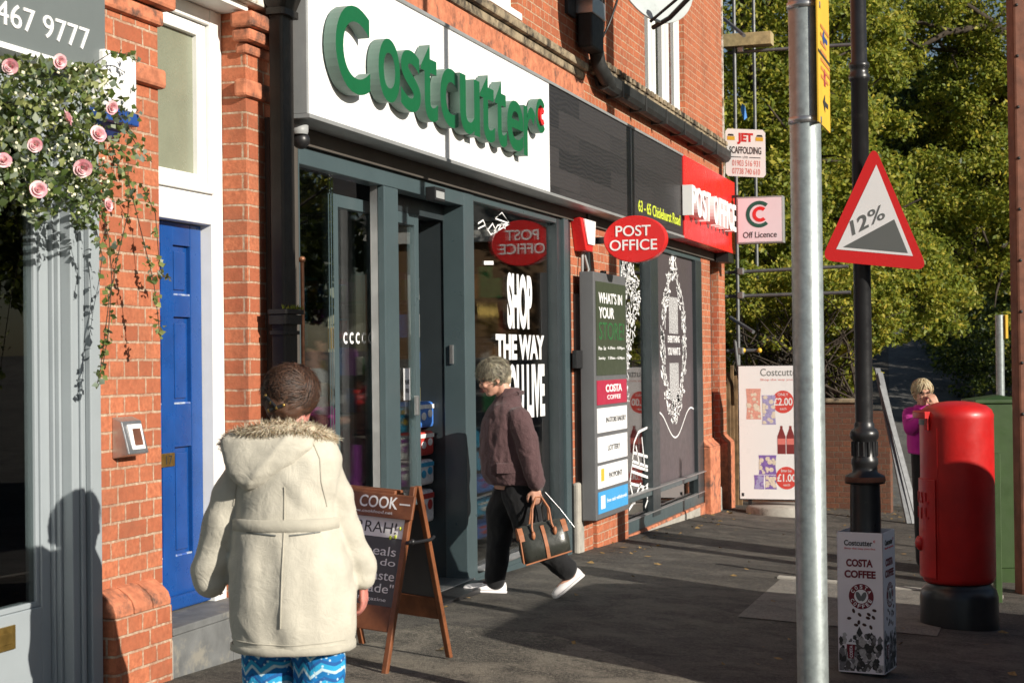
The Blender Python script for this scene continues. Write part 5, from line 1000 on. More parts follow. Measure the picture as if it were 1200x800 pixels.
mb = B('rprint'); tJ(mb, 'JET', .30, .70, .68, .92, .05); mb.use(M['ink']); tJ(mb, 'SCAFFOLDING', .10, .90, .48, .63, .02); tJ(mb, 'LTD', .44, .56, .385, .43); mb.prism([sk(.12, .40, .001), sk(.4, .40, .001), sk(.4, .415, .001), sk(.12, .415, .001)], (-.001, 0, 0)); mb.prism([sk(.6, .40, .001), sk(.88, .40, .001), sk(.88, .415, .001), sk(.6, .415, .001)], (-.001, 0, 0))
mb.use(M['rfade']); tJ(mb, '01903 516 931', .17, .86, .22, .345, .0); tJ(mb, '07738 740 610', .17, .86, .05, .175, .0)
mb.use(M['yellow']); mb.prism([sk(.05, .76, .001), sk(.24, .76, .001), sk(.24, .84, .001), sk(.05, .84, .001)], (-.001, 0, 0)); mb.prism([sk(.76, .76, .001), sk(.95, .76, .001), sk(.95, .84, .001), sk(.76, .84, .001)], (-.001, 0, 0)); mb.use(M['ink']); mb.prism([sk(.06, .85, .001), sk(.22, .85, .001), sk(.2, .89, .001), sk(.08, .89, .001)], (-.001, 0, 0)); mb.prism([sk(.78, .85, .001), sk(.94, .85, .001), sk(.92, .89, .001), sk(.8, .89, .001)], (-.001, 0, 0)); obj('lettering', mb, jt)
yf = thing('yard_fence', 'weathered upright timber boards between the brick corner and the poster board', 'fence', FX(860, 590, 21.8))
for k in range(5):
    c = FX(851+k*4.2, 590, 21.75+.04*k); z0_ = gz(c.x, c.y); zt1 = FX(851+k*4.2, (452, 436, 428, 440, 434)[k], c.x).z; mb = B('fence'); mb.box((c.x, c.y+.022, z0_-.1), (c.x+.03, c.y-.026, zt1)); obj('board', mb, yf, bevel=.006)
gw = thing('garden_wall', 'low dark brick garden wall below the hedge with a stone coping', 'wall', FX(975, 600, 22.7))
WX = 22.7; a, b = FX(905, 600, WX), FX(1013, 472, WX); gl = gz(WX, -1)
mb = B('brick_old'); mb.box((WX, .3, gl-.5), (WX+.25, b.y, b.z)); obj('wall', mb, gw); mb = B('brick_old'); mb.box((WX-.05, b.y-.001, gl-.5), (WX+.3, b.y-.34, b.z-.12)); obj('pillar', mb, gw)
mb = B('brick_rub'); mb.use(M['stone']); mb.box((WX-.03, .3, b.z+.001), (WX+.28, b.y-.02, b.z+.06)); obj('coping', mb, gw, bevel=.015)
# bundle of galvanised poles leaning on the pillar
for k, (pt, pb_) in enumerate((((1028, 432), (1065, 582)), ((1031, 437), (1071, 581)), ((1033, 452), (1076, 582)))):
    a = FD(*pb_, 20.3); a.z = gz(a.x, a.y)+.0; b = FD(*pt, 21.4-.1*k); mb = B('tube'); d = (b-a).normalized(); s_ = d.cross(V((0, 0, 1))).normalized()*.035; t_ = d.cross(s_).normalized()*.02
    L = [[a+s_*x+t_*y for x, y in ((-1, -1), (1, -1), (1, 1), (.7, 1), (.7, -.4), (-.7, -.4), (-.7, 1), (-1, 1))], [b+s_*x+t_*y for x, y in ((-1, -1), (1, -1), (1, 1), (.7, 1), (.7, -.4), (-.7, -.4), (-.7, 1), (-1, 1))]]
    mb.loft(L, True, False); obj('metal_channel', mb, label=('left', 'middle', 'right')[k]+' one of three galvanised channels leaning beside the garden wall', cat='metal bar', group='galvanised channels leaning by the wall')
# ================================================================== A-BOARD
e_ = V((-.22, -.975, 0)).normalized(); n_ = V((-.975, .22, 0)).normalized()
AF = FG(457, 789); AF = V((AF.x, AF.y, 0)); AW = .60
ab_ = thing('pavement_board', 'brown wooden A shaped pavement board with a chalk panel', 'A-board', (AF.x, AF.y, gz(AF.x, AF.y)))
sp = .27
def PA(u, s, z, d=0): # u: 0 right edge -> 1 left edge; s: +1 front leaf plane, -1 rear leaf; height z
    q = AF - n_*sp - e_*(AW*u); g = gz(q.x, q.y); return q + n_*(s*(sp*(1-z/.90)+.012)) + V((0, 0, g+z)) + n_*(s*d)
def plank(mb, s, u0, u1, z0, z1, d0, d1):
    mb.hexa([PA(u0, s, z0, d0), PA(u1, s, z0, d0), PA(u1, s, z0, d1), PA(u0, s, z0, d1), PA(u0, s, z1, d0), PA(u1, s, z1, d0), PA(u1, s, z1, d1), PA(u0, s, z1, d1)])
for s in (1, -1):
    for u in (0, .95):
        mb = B('wood'); plank(mb, s, u, u+.05, 0, .93, 0, .03); obj('leg', mb, ab_, bevel=.004)
    mb = B('wood'); plank(mb, s, .0505, .9495, .21, .33, .002, .026); plank(mb, s, .0505, .9495, .80, .83, .002, .026); plank(mb, s, .2, .8, .83, .90, .002, .024); obj('rail', mb, ab_, bevel=.005)
    mb = B('chalk'); plank(mb, s, .0505, .9495, .33, .80, .008, .016); pnl = obj('panel', mb, ab_)
    if s == 1:
        mb = B('wood'); plank(mb, 1, -.04, 1.04, .765, .885, .031, .052); hd = obj('header', mb, ab_, bevel=.005)
        def tA(mb, st, u0, u1, z0, z1, d, bo=0.): o_ = PA(u0, 1, z0, d); mb.text(st, o_, PA(u1, 1, z0, d)-o_, PA(u0, 1, z1, d)-o_, n_*.001, bo)
        mb = B('wprint'); tA(mb, 'COOK', .52, .12, .812, .872, .053, .012); mb.stroke([PA(.10, 1, .84, .053), PA(-.01, 1, .84, .053)], .008, n_, .001); tA(mb, 'www.cookfood.net', .62, .16, .785, .80, .053); obj('lettering', mb, hd)
        mb = B('wprint'); plank(mb, 1, .0507, .9493, .665, .762, .0165, .018); st_ = obj('header_strip', mb, pnl)
        mb = B('ink'); tA(mb, 'HURRAH!', .78, .13, .685, .74, .0185, -.003); mb.use(M['lime']); 
        for u, z_ in ((.09, .715), (.13, .672), (.18, .666)): mb.ball(PA(u, 1, z_, .0186), (.008, .008, .011), 8, 5)
        obj('lettering', mb, st_)
        mb = B('wprint')
        for st, u0, u1, z_, h in (('Our meals', .80, .10, .575, .046), ('honestly do', .83, .09, .515, .046), ('look and taste', .88, .08, .455, .046), ('homemade"', .80, .07, .393, .046), ('Kent Life Magazine', .74, .13, .347, .022)): tA(mb, st, u0, u1, z_, z_+h, .0165, .0)
        obj('lettering', mb, pnl)
mb = B('black_pl'); mb.tube([PA(-.02, 1, .655, .04), PA(-.03, 1, .65, -.05), PA(-.03, -1, .65, .0), PA(-.02, -1, .66, .04)], .009, 8); mb.ball(PA(-.03, 1, .655, .0), .016, 8, 6); obj('strap', mb, ab_)
# ================================================================== FOLIAGE
def leafmesh(name, P, size, mats, mi=None, up=.5, parent=None, asp=.55, outc=None, **k):
    n = len(P); P = np.asarray(P, float); s_ = np.asarray(size) if np.ndim(size) else RNG.uniform(.7, 1.3, n)*size
    N = RNG.normal(size=(n, 3)); N /= np.linalg.norm(N, axis=1)[:, None]; N[:, 2] += up
    if outc is not None: d = P-np.asarray(outc); N += .6*d/np.maximum(np.linalg.norm(d, axis=1), 1e-6)[:, None]
    N /= np.linalg.norm(N, axis=1)[:, None]
    A = np.cross(N, RNG.normal(size=(n, 3))); A /= np.linalg.norm(A, axis=1)[:, None]; Bv = np.cross(N, A)
    s1 = s_[:, None]; v = np.empty((n, 5, 3))
    v[:, 0] = P-A*s1*.5; v[:, 1] = P+Bv*s1*asp*.5+N*s1*.10-A*s1*.08; v[:, 2] = P+A*s1*.5-N*s1*.08; v[:, 3] = P-Bv*s1*asp*.5+N*s1*.10-A*s1*.08; v[:, 4] = P+A*s1*.02-N*s1*.02
    v = v.reshape(-1, 3); b = (np.arange(n)*5)[:, None]
    f = np.concatenate([b+[[0, 1, 4]], b+[[1, 2, 4]], b+[[2, 3, 4]], b+[[3, 0, 4]]], 1).reshape(-1, 3)
    me = bpy.data.meshes.new(name); me.vertices.add(len(v)); me.vertices.foreach_set('co', v.ravel()); me.loops.add(f.size); me.loops.foreach_set('vertex_index', f.ravel().astype(np.int32))
    me.polygons.add(len(f)); me.polygons.foreach_set('loop_start', np.arange(0, f.size, 3, dtype=np.int32)); me.update(calc_edges=True)
    for m in mats: me.materials.append(M[m])
    if mi is not None: me.polygons.foreach_set('material_index', np.repeat(np.asarray(mi, np.int32), 4))
    me.validate(); return put(name, me, parent, **k)
def clump(c, r, n, shell=.45):
    d = RNG.normal(size=(n, 3)); d /= np.linalg.norm(d, axis=1)[:, None]; q = shell+(1-shell)*RNG.random(n)**.6
    return np.asarray(c)+d*q[:, None]*np.asarray(r)
def crown(blobs, n, sub=9):
    """uneven crown: every big clump is split in many small sprays"""
    out = []; tot = sum(b[1]**2 for b in blobs)
    for c, r in blobs:
        m = int(n*r*r/tot); cs = clump(c, (r, r, r*.8), sub*4, .5)
        for q in cs: out.append(clump(q, np.array((1, 1, .65))*r*RNG.uniform(.16, .40), max(3, m//(sub*4)), .1))
    return np.concatenate(out)
def tree(name, label, cat, base, blobs, n, size, mats, w, trunk_r, group=None, up=.4, fork=None, extra=None):
    t = thing(name, label, cat, base, group)
    P = crown(blobs, n); mi = RNG.choice(len(mats), len(P), p=w); leafmesh('crown', P, size, mats, mi, up, t)
    mb = B('bark'); base = V(base); top = V(fork) if fork else base+V((0, 0, 3))
    mb.tube([base-V((0, 0, .3)), base+V((0, 0, .3)), base.lerp(top, .5)+V((.05, .08, 0)), top], [trunk_r*1.35, trunk_r, trunk_r*.85, trunk_r*.75], 12)
    for c, r in blobs:
        c = V(c); m_ = top.lerp(c, .5)+V((RNG.normal()*.25, RNG.normal()*.25, .25)); mb.tube([top-V((0, 0, .2)), m_, c, c+V((RNG.normal()*r*.5, RNG.normal()*r*.5, r*.5))], [trunk_r*.45, trunk_r*.28, trunk_r*.14, .015], 7)
        for k in range(4): e = V(clump(c, (r, r, r*.8), 1)[0]); mb.tube([m_.lerp(c, .6), c.lerp(e, .6)+V((0, 0, .1)), e], [trunk_r*.12, trunk_r*.07, .008], 5)
    for pts, rr0 in (extra or []): mb.tube(pts, [rr0*(1-.8*i/(len(pts)-1)) for i in range(len(pts))], 8)
    obj('trunk', mb, t); return t
def gpt(px, z): q = FD(px, 500, z); q.z = gz(q.x, q.y); return q
D_ = lambda px, py, z: tuple(FD(px, py, z))
tree('broadleaf_tree', 'green tree with dark limbs behind the scaffold tubes', 'tree', gpt(893, 29), [(D_(868, 20, 28), 1.7), (D_(905, 110, 28.5), 1.5), (D_(880, 210, 28), 1.5), (D_(960, 60, 29), 1.7), (D_(950, 190, 28), 1.6), (D_(985, 280, 27.5), 1.3), (D_(880, 300, 27), 1.2), (D_(930, 330, 27), 1.1)], 60000, .105, ['leaf_mid', 'leaf_yel', 'leaf_dark'], [.58, .36, .06], .28, 'trees behind the shop corner', fork=D_(890, 200, 29), extra=[([V(D_(893, 230, 29)), V(D_(885, 60, 28.5)), V(D_(905, -30, 28))], .2), ([V(D_(890, 120, 29)), V(D_(868, 20, 28.6)), V(D_(862, -40, 28.2))], .16)])
tree('yew_tree', 'dark evergreen tree in the middle of the background trees', 'tree', gpt(1128, 42), [(D_(1055, 165, 34), 1.7), (D_(1095, 130, 34.5), 1.5), (D_(1030, 110, 35), 1.2), (D_(1100, 215, 34), 1.6), (D_(1055, 250, 34), 1.5), (D_(1010, 190, 35), 1.2), (D_(1120, 290, 34), 1.5), (D_(1070, 320, 34.5), 1.4)], 48000, .11, ['leaf_dark', 'leaf_mid'], [.6, .4], .3, 'trees behind the shop corner', fork=D_(1055, 270, 35))
tree('broadleaf_tree', 'yellowing tree standing behind the triangular road sign', 'tree', gpt(978, 31), [(D_(985, 130, 30), 1.2), (D_(1000, 235, 29.5), 1.3), (D_(1030, 300, 29), 1.2), (D_(960, 270, 29), 1.1), (D_(985, 20, 31), 1.2), (D_(1075, 350, 29), 1.0)], 40000, .10, ['leaf_yel', 'leaf_mid', 'leaf_dark'], [.40, .57, .03], .2, 'trees behind the shop corner', fork=D_(1005, 330, 30.5))
tree('broadleaf_tree', 'tall tree with an arching bare limb at the top right', 'tree', gpt(1240, 33), [(D_(1105, 55, 32), 1.1), (D_(1165, 25, 32.5), 1.6), (D_(1180, 130, 32), 1.6), (D_(1130, 130, 32), 1.0), (D_(1150, 220, 31.5), 1.5), (D_(1190, 260, 31), 1.5), (D_(1120, 300, 31), 1.2), (D_(1170, 335, 30.5), 1.1), (D_(1100, 10, 32), 1.0), (D_(1225, 70, 32), 1.6), (D_(1225, 300, 32), 1.3)], 64000, .10, ['leaf_yel', 'leaf_mid', 'leaf_dark'], [.42, .54, .04], .34, 'trees behind the shop corner', fork=D_(1222, 120, 33), extra=[([V(D_(1225, 80, 32.8)), V(D_(1190, 40, 32)), V(D_(1150, 32, 31.5)), V(D_(1110, 38, 31.3)), V(D_(1078, 56, 31.2)), V(D_(1055, 40, 31.2))], .11), ([V(D_(1120, 38, 31.4)), V(D_(1085, 28, 31.3)), V(D_(1050, 22, 31.2)), V(D_(1015, 28, 31.2))], .05), ([V(D_(1180, 38, 31.8)), V(D_(1140, 10, 31.5)), V(D_(1110, -10, 31.3))], .08)])
# ivy hedge above the garden wall, dark hedge on the right, wood closing the view
hd = thing('garden_hedge', 'untidy sunlit hedge growing over the brick garden wall', 'hedge', FX(950, 470, 23.6))
HB = [(FX(px, py, 23.6+.2*(k % 3)), r) for k, (px, py, r) in enumerate(((870, 345, .75), (905, 350, .7), (940, 340, .75), (980, 345, .75), (1010, 355, .6), (880, 400, .6), (925, 415, .55), (965, 410, .65), (1000, 415, .6), (950, 450, .4), (990, 450, .4), (870, 440, .4), (1020, 390, .5), (1030, 345, .5)))]
P = crown(HB, 24000, 7); leafmesh('foliage', P, .075, ['leaf_yel', 'leaf_mid'], RNG.choice(2, len(P), p=[.6, .4]), .4, hd)
mb = B('bark')
for k in range(90):
    a = FX(RNG.uniform(860, 1010), 470, RNG.uniform(23.0, 23.9)); b = FX(RNG.uniform(860, 1015), RNG.uniform(345, 440), RNG.uniform(22.9, 23.8)); c = b+V((RNG.normal()*.15, RNG.normal()*.3, RNG.normal()*.25)); mb.tube([a, a.lerp(b, .5)+V((0, RNG.normal()*.2, .1)), b, c], [.02, .014, .009, .004], 5)
obj('stems', mb, hd)
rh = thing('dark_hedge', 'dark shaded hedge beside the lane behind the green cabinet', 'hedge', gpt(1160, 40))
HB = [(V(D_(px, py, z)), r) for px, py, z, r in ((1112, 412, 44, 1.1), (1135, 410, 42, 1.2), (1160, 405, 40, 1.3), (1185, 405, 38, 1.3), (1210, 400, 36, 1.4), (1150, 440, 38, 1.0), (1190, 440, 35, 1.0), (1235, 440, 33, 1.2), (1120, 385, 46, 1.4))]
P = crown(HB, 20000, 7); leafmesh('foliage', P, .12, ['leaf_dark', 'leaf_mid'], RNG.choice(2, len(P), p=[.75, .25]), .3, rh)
BB = []
for px in range(830, 1290, 34):
    for py, r in ((440, 2.0), (385, 2.2), (320, 2.3), (250, 2.3), (185, 2.2), (125, 1.9)):
        if 1066 < px < 1098 and py > 380: continue
        BB.append((V(D_(px+RNG.uniform(-12, 12), py+RNG.uniform(-15, 15), RNG.uniform(52, 64))), r))
P = crown(BB, 52000, 6); leafmesh('far_woodland', P, .30, ['leaf_mid', 'leaf_yel', 'leaf_dark'], RNG.choice(3, len(P), p=[.45, .2, .35]), .3, None, kind='stuff')
tree('broadleaf_tree', 'tree on the other side of the street beyond the right edge', 'tree', (40, -17, gz(40, -12)), [((40, -17, 6), 2.8), ((38.5, -18.5, 4.5), 2.6), ((41, -15.5, 7), 2.2), ((39, -18, 9), 2.6)], 9000, .28, ['leaf_mid', 'leaf_yel'], [.6, .4], .3)
tree('yew_tree', 'added dark evergreen across the street, out of view, darkening the mirrored glass', 'tree', (36, -14, gz(36, -14)), [((36, -14, 5), 3.0), ((34, -17, 4.5), 3.0), ((33, -20, 6), 3.2), ((36, -15, 9), 2.4)], 9000, .3, ['leaf_dark', 'leaf_mid'], [.85, .15], .4)  # unseen tree, added so the left panes mirror dark leaves, not sky
tree('yew_tree', 'added dark evergreen behind the far side of the street, hiding mirrored sky', 'tree', (52, -26, gz(52, -12)), [((52, -24, 6), 4.0), ((54, -29, 6), 4.2), ((50, -33, 7), 4.4), ((46, -26, 9), 4.0), ((52, -27, 12), 4.0)], 9000, .45, ['leaf_dark', 'leaf_mid'], [.85, .15], .4)  # added out of view to block the pale sky mirrored in the left panes
# ------------------------------------------------------------------ garland of roses and ivy over the grey shopfront
ga = thing('rose_garland', 'garland of pink roses ivy and eucalyptus hanging over the grey shopfront', 'garland', FX(60, 250, 5.9))
G = lambda px, py, y: F(px, py, y)
pts = []; kinds = []
def dens(px, py):
    top = 66+ (8 if px > 60 else 0)+max(0, px-110)*.6; bot = 250-18*math.sin(px*.11)-max(0, 90-px)*.0+ (12 if 60 < px < 130 else 0)
    if px > 118: bot = 245-(px-118)*.3
    if not top < py < bot: return 0
    return 1 if px < 112 else max(.0, 1-(px-112)/62)**1.3*.8
while len(pts) < 3300:
    px, py = RNG.uniform(-70, 185), RNG.uniform(55, 268)
    if RNG.random() < dens(px, py): pts.append(tuple(G(px, py, RNG.uniform(-.42, -.13)))); kinds.append(RNG.choice(3, p=[.50, .24, .26]))
leafmesh('foliage', pts, RNG.uniform(.022, .050, len(pts)), ['leaf_ivy', 'leaf_grey', 'leaf_dark'], kinds, .1, ga, .75)
mb = MB().use(mat('cream_blossom', (.66, .64, .46), .8, bump=0))
for k in range(330):
    px, py = RNG.uniform(-40, 128), RNG.uniform(75, 250)
    if dens(px, py) > .4:
        c = G(px, py, RNG.uniform(-.45, -.30)); a = RNG.uniform(0, 6.3); r = RNG.uniform(.004, .009); u = V((math.cos(a), .4, math.sin(a)))*r; v_ = V((-math.sin(a), .4, math.cos(a)))*r; mb.add([c-u, c+v_, c+u, c-v_], [(0, 1, 2, 3)])
obj('small_blossom', mb, ga)
mb = B('bark'); lp_, lk = [], []
vines = [[(150, 190), (150, 250), (138, 300), (128, 350), (118, 430), (113, 455)], [(112, 225), (128, 280), (131, 330), (127, 390), (121, 425)], [(150, 210), (165, 270), (180, 330), (185, 370), (187, 392)], [(165, 215), (182, 250), (186, 300), (190, 322), (200, 325)], [(90, 240), (112, 265), (120, 300), (116, 330)], [(110, 75), (130, 62), (150, 64), (162, 72)], [(130, 120), (160, 170), (178, 190)]]
for k, vn in enumerate(vines):
    Y_ = -.16-.03*(k % 3); P3 = [G(px, py, Y_) for px, py in vn]; mb.tube(P3, .0022, 5)
    tot = sum((b-a).length for a, b in zip(P3, P3[1:]))
    for i in range(int(tot*62)):
        s_ = RNG.uniform(0, len(P3)-1.001); q = P3[int(s_)].lerp(P3[int(s_)+1], s_ % 1); lp_.append(tuple(q+V(RNG.normal(size=3))*.012)); lk.append(0 if RNG.random() < .8 else 1)
obj('vine', mb, ga); leafmesh('vine_leaves', lp_, RNG.uniform(.026, .042, len(lp_)), ['leaf_ivy', 'leaf_grey'], lk, .0, ga, .8)
rose_me = None
for k, (px, py) in enumerate(((12, 78), (70, 72), (41, 170), (79, 138), (115, 157), (45, 222), (97, 197), (127, 240), (4, 188), (131, 126), (-20, 130))):
    c = G(px, py, -.46); nrm_ = V((-.55+RNG.normal()*.4, -.75, .15+RNG.normal()*.4)).normalized(); a_ = nrm_.orthogonal().normalized(); b_ = nrm_.cross(a_); mb = B('rose'); R0 = .032*RNG.uniform(.75, 1.1)
    for ring_, (cnt, rad, hgt, tilt) in enumerate(((3, .22, .55, .1), (4, .42, .50, .25), (5, .66, .36, .5), (6, .92, .12, .9))):
        for j in range(cnt):
            t0 = 2*math.pi*(j/cnt)+ring_*.7; half = 2.5/cnt+.25; vs = []
            for iv in range(4):
                v = iv/3
                for iu in range(6):
                    t = t0+half*(iu/5*2-1); rr_ = R0*(rad*(.35+.65*v)+tilt*.25*v*v)*(1-.06*abs(iu/5*2-1)); hh = R0*(hgt*v-.3*(1-v)-.12*v*(abs(iu/5*2-1))**2); vs.append(c+(a_*math.cos(t)+b_*math.sin(t))*rr_+nrm_*hh)
            mb.add(vs, [(iv*6+iu, iv*6+iu+1, iv*6+iu+7, iv*6+iu+6) for iv in range(3) for iu in range(5)], True)
    obj('rose', mb, ga)
# ================================================================== ACROSS THE STREET (seen in the glass, casts the big shadow)
van = thing('parked_van', 'dark blue delivery van parked at the kerb to the right of the photographed pavement', 'van', (9, -6.9, gz(9, -6)-.13))
vz = gz(9, -6)-.13; van_p = mat('van_paint', (.03, .05, .10), .25, .2, var=.05, bump=0)
side = lambda y, ins: [(6.85, y, vz+.35), (11.45, y, vz+.35), (11.5, y, vz+1.05), (11.2, y, vz+1.45), (10.75, y+ins, vz+2.0), (10.3, y+ins, vz+2.36), (9.85, y+ins, vz+2.55), (9.3, y+ins, vz+2.60), (6.95, y+ins, vz+2.60), (6.85, y, vz+2.4)]
mb = MB().use(van_p); A_, B_ = [V(p) for p in side(-5.86, -.0)], [V(p) for p in side(-7.8, .0)]; n = len(A_); mb.add(A_+B_, [tuple(range(n))[::-1], tuple(range(n, 2*n))]+[(k, (k+1) % n, (k+1) % n+n, k+n) for k in range(n)]); obj('body', mb, van, bevel=.06)
for x in (7.7, 10.6):
    for y in (-5.92, -7.74): 
        mb = B('black_pl'); q = V((x, y, vz+.34)); mb.tube([q-V((0, .11, 0)), q+V((0, .11, 0))], .34, 24); wq = obj('wheel', mb, van, bevel=.03); mb = B('steel'); mb.tube([q-V((0, .118, 0)), q+V((0, .118, 0))], .19, 16); obj('rim', mb, wq)
mb = B('pane'); mb.box((9.3, -5.845, vz+1.45), (10.3, -5.858, vz+2.15)); mb.box((9.3, -7.815, vz+1.45), (10.25, -7.802, vz+1.95)); obj('side_window', mb, van)
mb = B('black_pl'); mb.box((6.80, -7.75, vz+.3), (6.845, -5.9, vz+.55)); mb.box((11.5, -7.75, vz+.35), (11.56, -5.9, vz+.6)); obj('bumper', mb, van, bevel=.02)
oh = thing('brick_house', 'brown brick house with a white eaves board mirrored in the lettered shop window', 'house', (49, -12, gz(46, -9)))
g_ = gz(46, -6); mb = B('brick_brown'); mb.box((45, -15, g_-3), (54, -8.8, 5.2)); obj('wall', mb, oh)
mb = B('white'); mb.box((44.8, -15.2, 5.2), (54.2, -8.6, 5.75)); obj('eaves_board', mb, oh)
mb = B('slate'); mb.prism([(44.6, -8.4, 5.755), (44.6, -15.4, 5.755), (44.6, -11.9, 8.6)], (9.8, 0, 0)); obj('roof', mb, oh)
for y in (-12.6,):
    mb = B('pane'); mb.box((44.97, y-.9, 2.6), (45.02, y, 4.2)); wq = obj('window', mb, oh); mb = B('white'); mb.box((44.95, y-.98, 2.5), (44.99, y-.9, 4.28)); mb.box((44.95, y, 2.5), (44.99, y+.08, 4.28)); mb.box((44.95, y-.9, 2.5), (44.99, y, 2.6)); mb.box((44.95, y-.9, 4.2), (44.99, y, 4.28)); obj('frame', mb, wq)
oh2 = thing('brick_terrace', 'long dark brick terrace across the street behind the photographer', 'house', (8, -16, 0)); mb = B('brick_old'); mb.box((-14, -24, -1), (26, -17.0, 3.4)); obj('wall', mb, oh2)
for k in range(8):
    x = -11+k*4.6; mb = B('pane'); mb.box((x, -17.0+.002, .9), (x+1.5, -16.98, 2.5)); wq = obj('window', mb, oh2); mb = B('white'); mb.box((x-.1, -17.0+.001, .8), (x+1.6, -16.95, .9)); mb.box((x+.7, -16.979, .9), (x+.8, -16.95, 2.5)); obj('frame', mb, wq)
# ================================================================== PEOPLE
def blob(mb, voxel, smooth=4, fac=.5):
    me = mesh_from(mb, 'b'); o = bpy.data.objects.new('b', me); COL.objects.link(o)
    r = o.modifiers.new('r', 'REMESH'); r.mode = 'VOXEL'; r.voxel_size = voxel; r.use_smooth_shade = True
    if smooth: s_ = o.modifiers.new('s', 'SMOOTH'); s_.iterations = smooth; s_.factor = fac
    bpy.context.view_layer.update(); out = bpy.data.meshes.new_from_object(o.evaluated_get(bpy.context.evaluated_depsgraph_get()))
    bpy.data.objects.remove(o); bpy.data.meshes.remove(me); return out
def cap(mb, a, ra, b, rb, n=14):
    mb.ball(a, ra, n, 10); mb.ball(b, rb, n, 10); a, b = V(a), V(b)
    if (a-b).length > 1e-4: mb.tube([a, b], [ra, rb], n)
    return mb
def chain(mb, pts, rs):
    for i in range(len(pts)-1): cap(mb, pts[i], rs[i], pts[i+1], rs[i+1])
    return mb
def rings(mb, rows, n=28, p=2.3):
    """rows of (z, cx, cy, half depth, half width); superellipse sections"""
    R = []
    for z, cx, cy, b, a in rows:
        L = []
        for k in range(n):
            t = 2*math.pi*k/n; c, s_ = math.cos(t), math.sin(t); L.append(V((cx+b*math.copysign(abs(c)**(2/p), c), cy+a*math.copysign(abs(s_)**(2/p), s_), z)))
        R.append(L)
    return mb.loft(R, True)
def wrinkle(me, amp, sc_, seed=0, zs=None):
    for v in me.vertices:
        q = V((v.co.x*sc_[0]+seed, v.co.y*sc_[1], v.co.z*sc_[2])); h = mnoise.fractal(q, 1.0, 2.0, 4); h2 = 1-abs(mnoise.noise(q*1.3+V((5, 2, 1))))*2
        v.co += v.normal*(amp*(h*.7+h2*.5))
class Person:
    def __init__(s, label, loc, heading):
        s.loc = V(loc); s.M = Matrix.Translation(s.loc) @ Matrix.Rotation(heading, 4, 'Z'); s.root = thing('person', label, 'person', loc)
    def put(s, name, me, m, parent=None, **k):
        me.materials.clear(); me.materials.append(M[m]); me.transform(s.M); return put(name, me, parent or s.root, **k)
    def blob(s, name, mb, m, voxel, smooth=4, wr=None, parent=None, **k):
        me = blob(mb, voxel, smooth)
        if wr: wrinkle(me, *wr)
        return s.put(name, me, m, parent, **k)
    def raw(s, name, mb, parent=None, **k):
        me = mesh_from(mb, name); me.transform(s.M); return put(name, me, parent or s.root, **k)
def xf(mb, i0, mtx):
    for i in range(i0, len(mb.v)): mb.v[i] = tuple(mtx @ V(mb.v[i]))
def head(mb, c, pitch=0., yaw=0., k=1.0, roll=0.):
    """head in the x-forward frame, centre c at eye level; returns its matrix"""
    mtx = Matrix.Translation(V(c)) @ Matrix.Rotation(yaw, 4, 'Z') @ Matrix.Rotation(pitch, 4, 'Y') @ Matrix.Rotation(roll, 4, 'X') @ Matrix.Scale(k, 4); i0 = len(mb.v)
    mb.ball((-.015, 0, .035), (.095, .074, .085), 20, 14); mb.ball((.025, 0, -.03), (.062, .060, .085), 18, 12); mb.ball((.055, 0, -.088), (.030, .034, .026), 12, 8); mb.ball((.03, 0, -.07), (.05, .05, .04), 14, 8)
    mb.tube([(.078, 0, .015), (.098, 0, -.022), (.088, 0, -.032)], [.010, .014, .008], 10); mb.ball((.092, 0, -.027), (.016, .015, .012), 10, 6); mb.ball((.080, .028, -.025), (.02, .022, .02), 10, 6); mb.ball((.080, -.028, -.025), (.02, .022, .02), 10, 6)
    mb.tube([(.074, .045, .028), (.084, .0, .024), (.074, -.045, .028)], [.010, .012, .010], 8); mb.ball((.078, 0, -.060), (.016, .025, .014), 10, 6)
    for s_ in (1, -1): mb.ball((-.005, s_*.074, -.012), (.020, .012, .032), 10, 8); mb.ball((.0, s_*.078, -.035), (.010, .008, .012), 8, 6)
    xf(mb, i0, mtx); return mtx
def face_bits(P, mtx, glasses=False):
    mb = B('eye')
    for s_ in (1, -1): mb.ball((.0765, s_*.030, .008), (.009, .013, .007), 10, 6); mb.stroke([(.084, s_*.018, .024), (.082, s_*.034, .029), (.074, s_*.048, .024)], .006, (1, 0, 0), .004)
    xf(mb, 0, mtx); P.raw('eyes', mb)
    mb = B('lip'); mb.tube([(.080, .022, -.061), (.0925, 0, -.058), (.080, -.022, -.061)], [.003, .005, .003], 8); xf(mb, 0, mtx); P.raw('lips', mb)
    if glasses:
        mb = B('black_pl')
        for s_ in (1, -1): mb.tube([(.096, s_*(.032+.022*math.cos(t)), .006+.018*math.sin(t)) for t in np.linspace(0, 2*math.pi, 20)], .0022, 6); mb.tube([(.094, s_*.054, .010), (.0, s_*.080, .012)], .002, 6)
        mb.tube([(.097, .01, .008), (.099, 0, .010), (.097, -.01, .008)], .002, 6); xf(mb, 0, mtx); P.raw('glasses', mb)
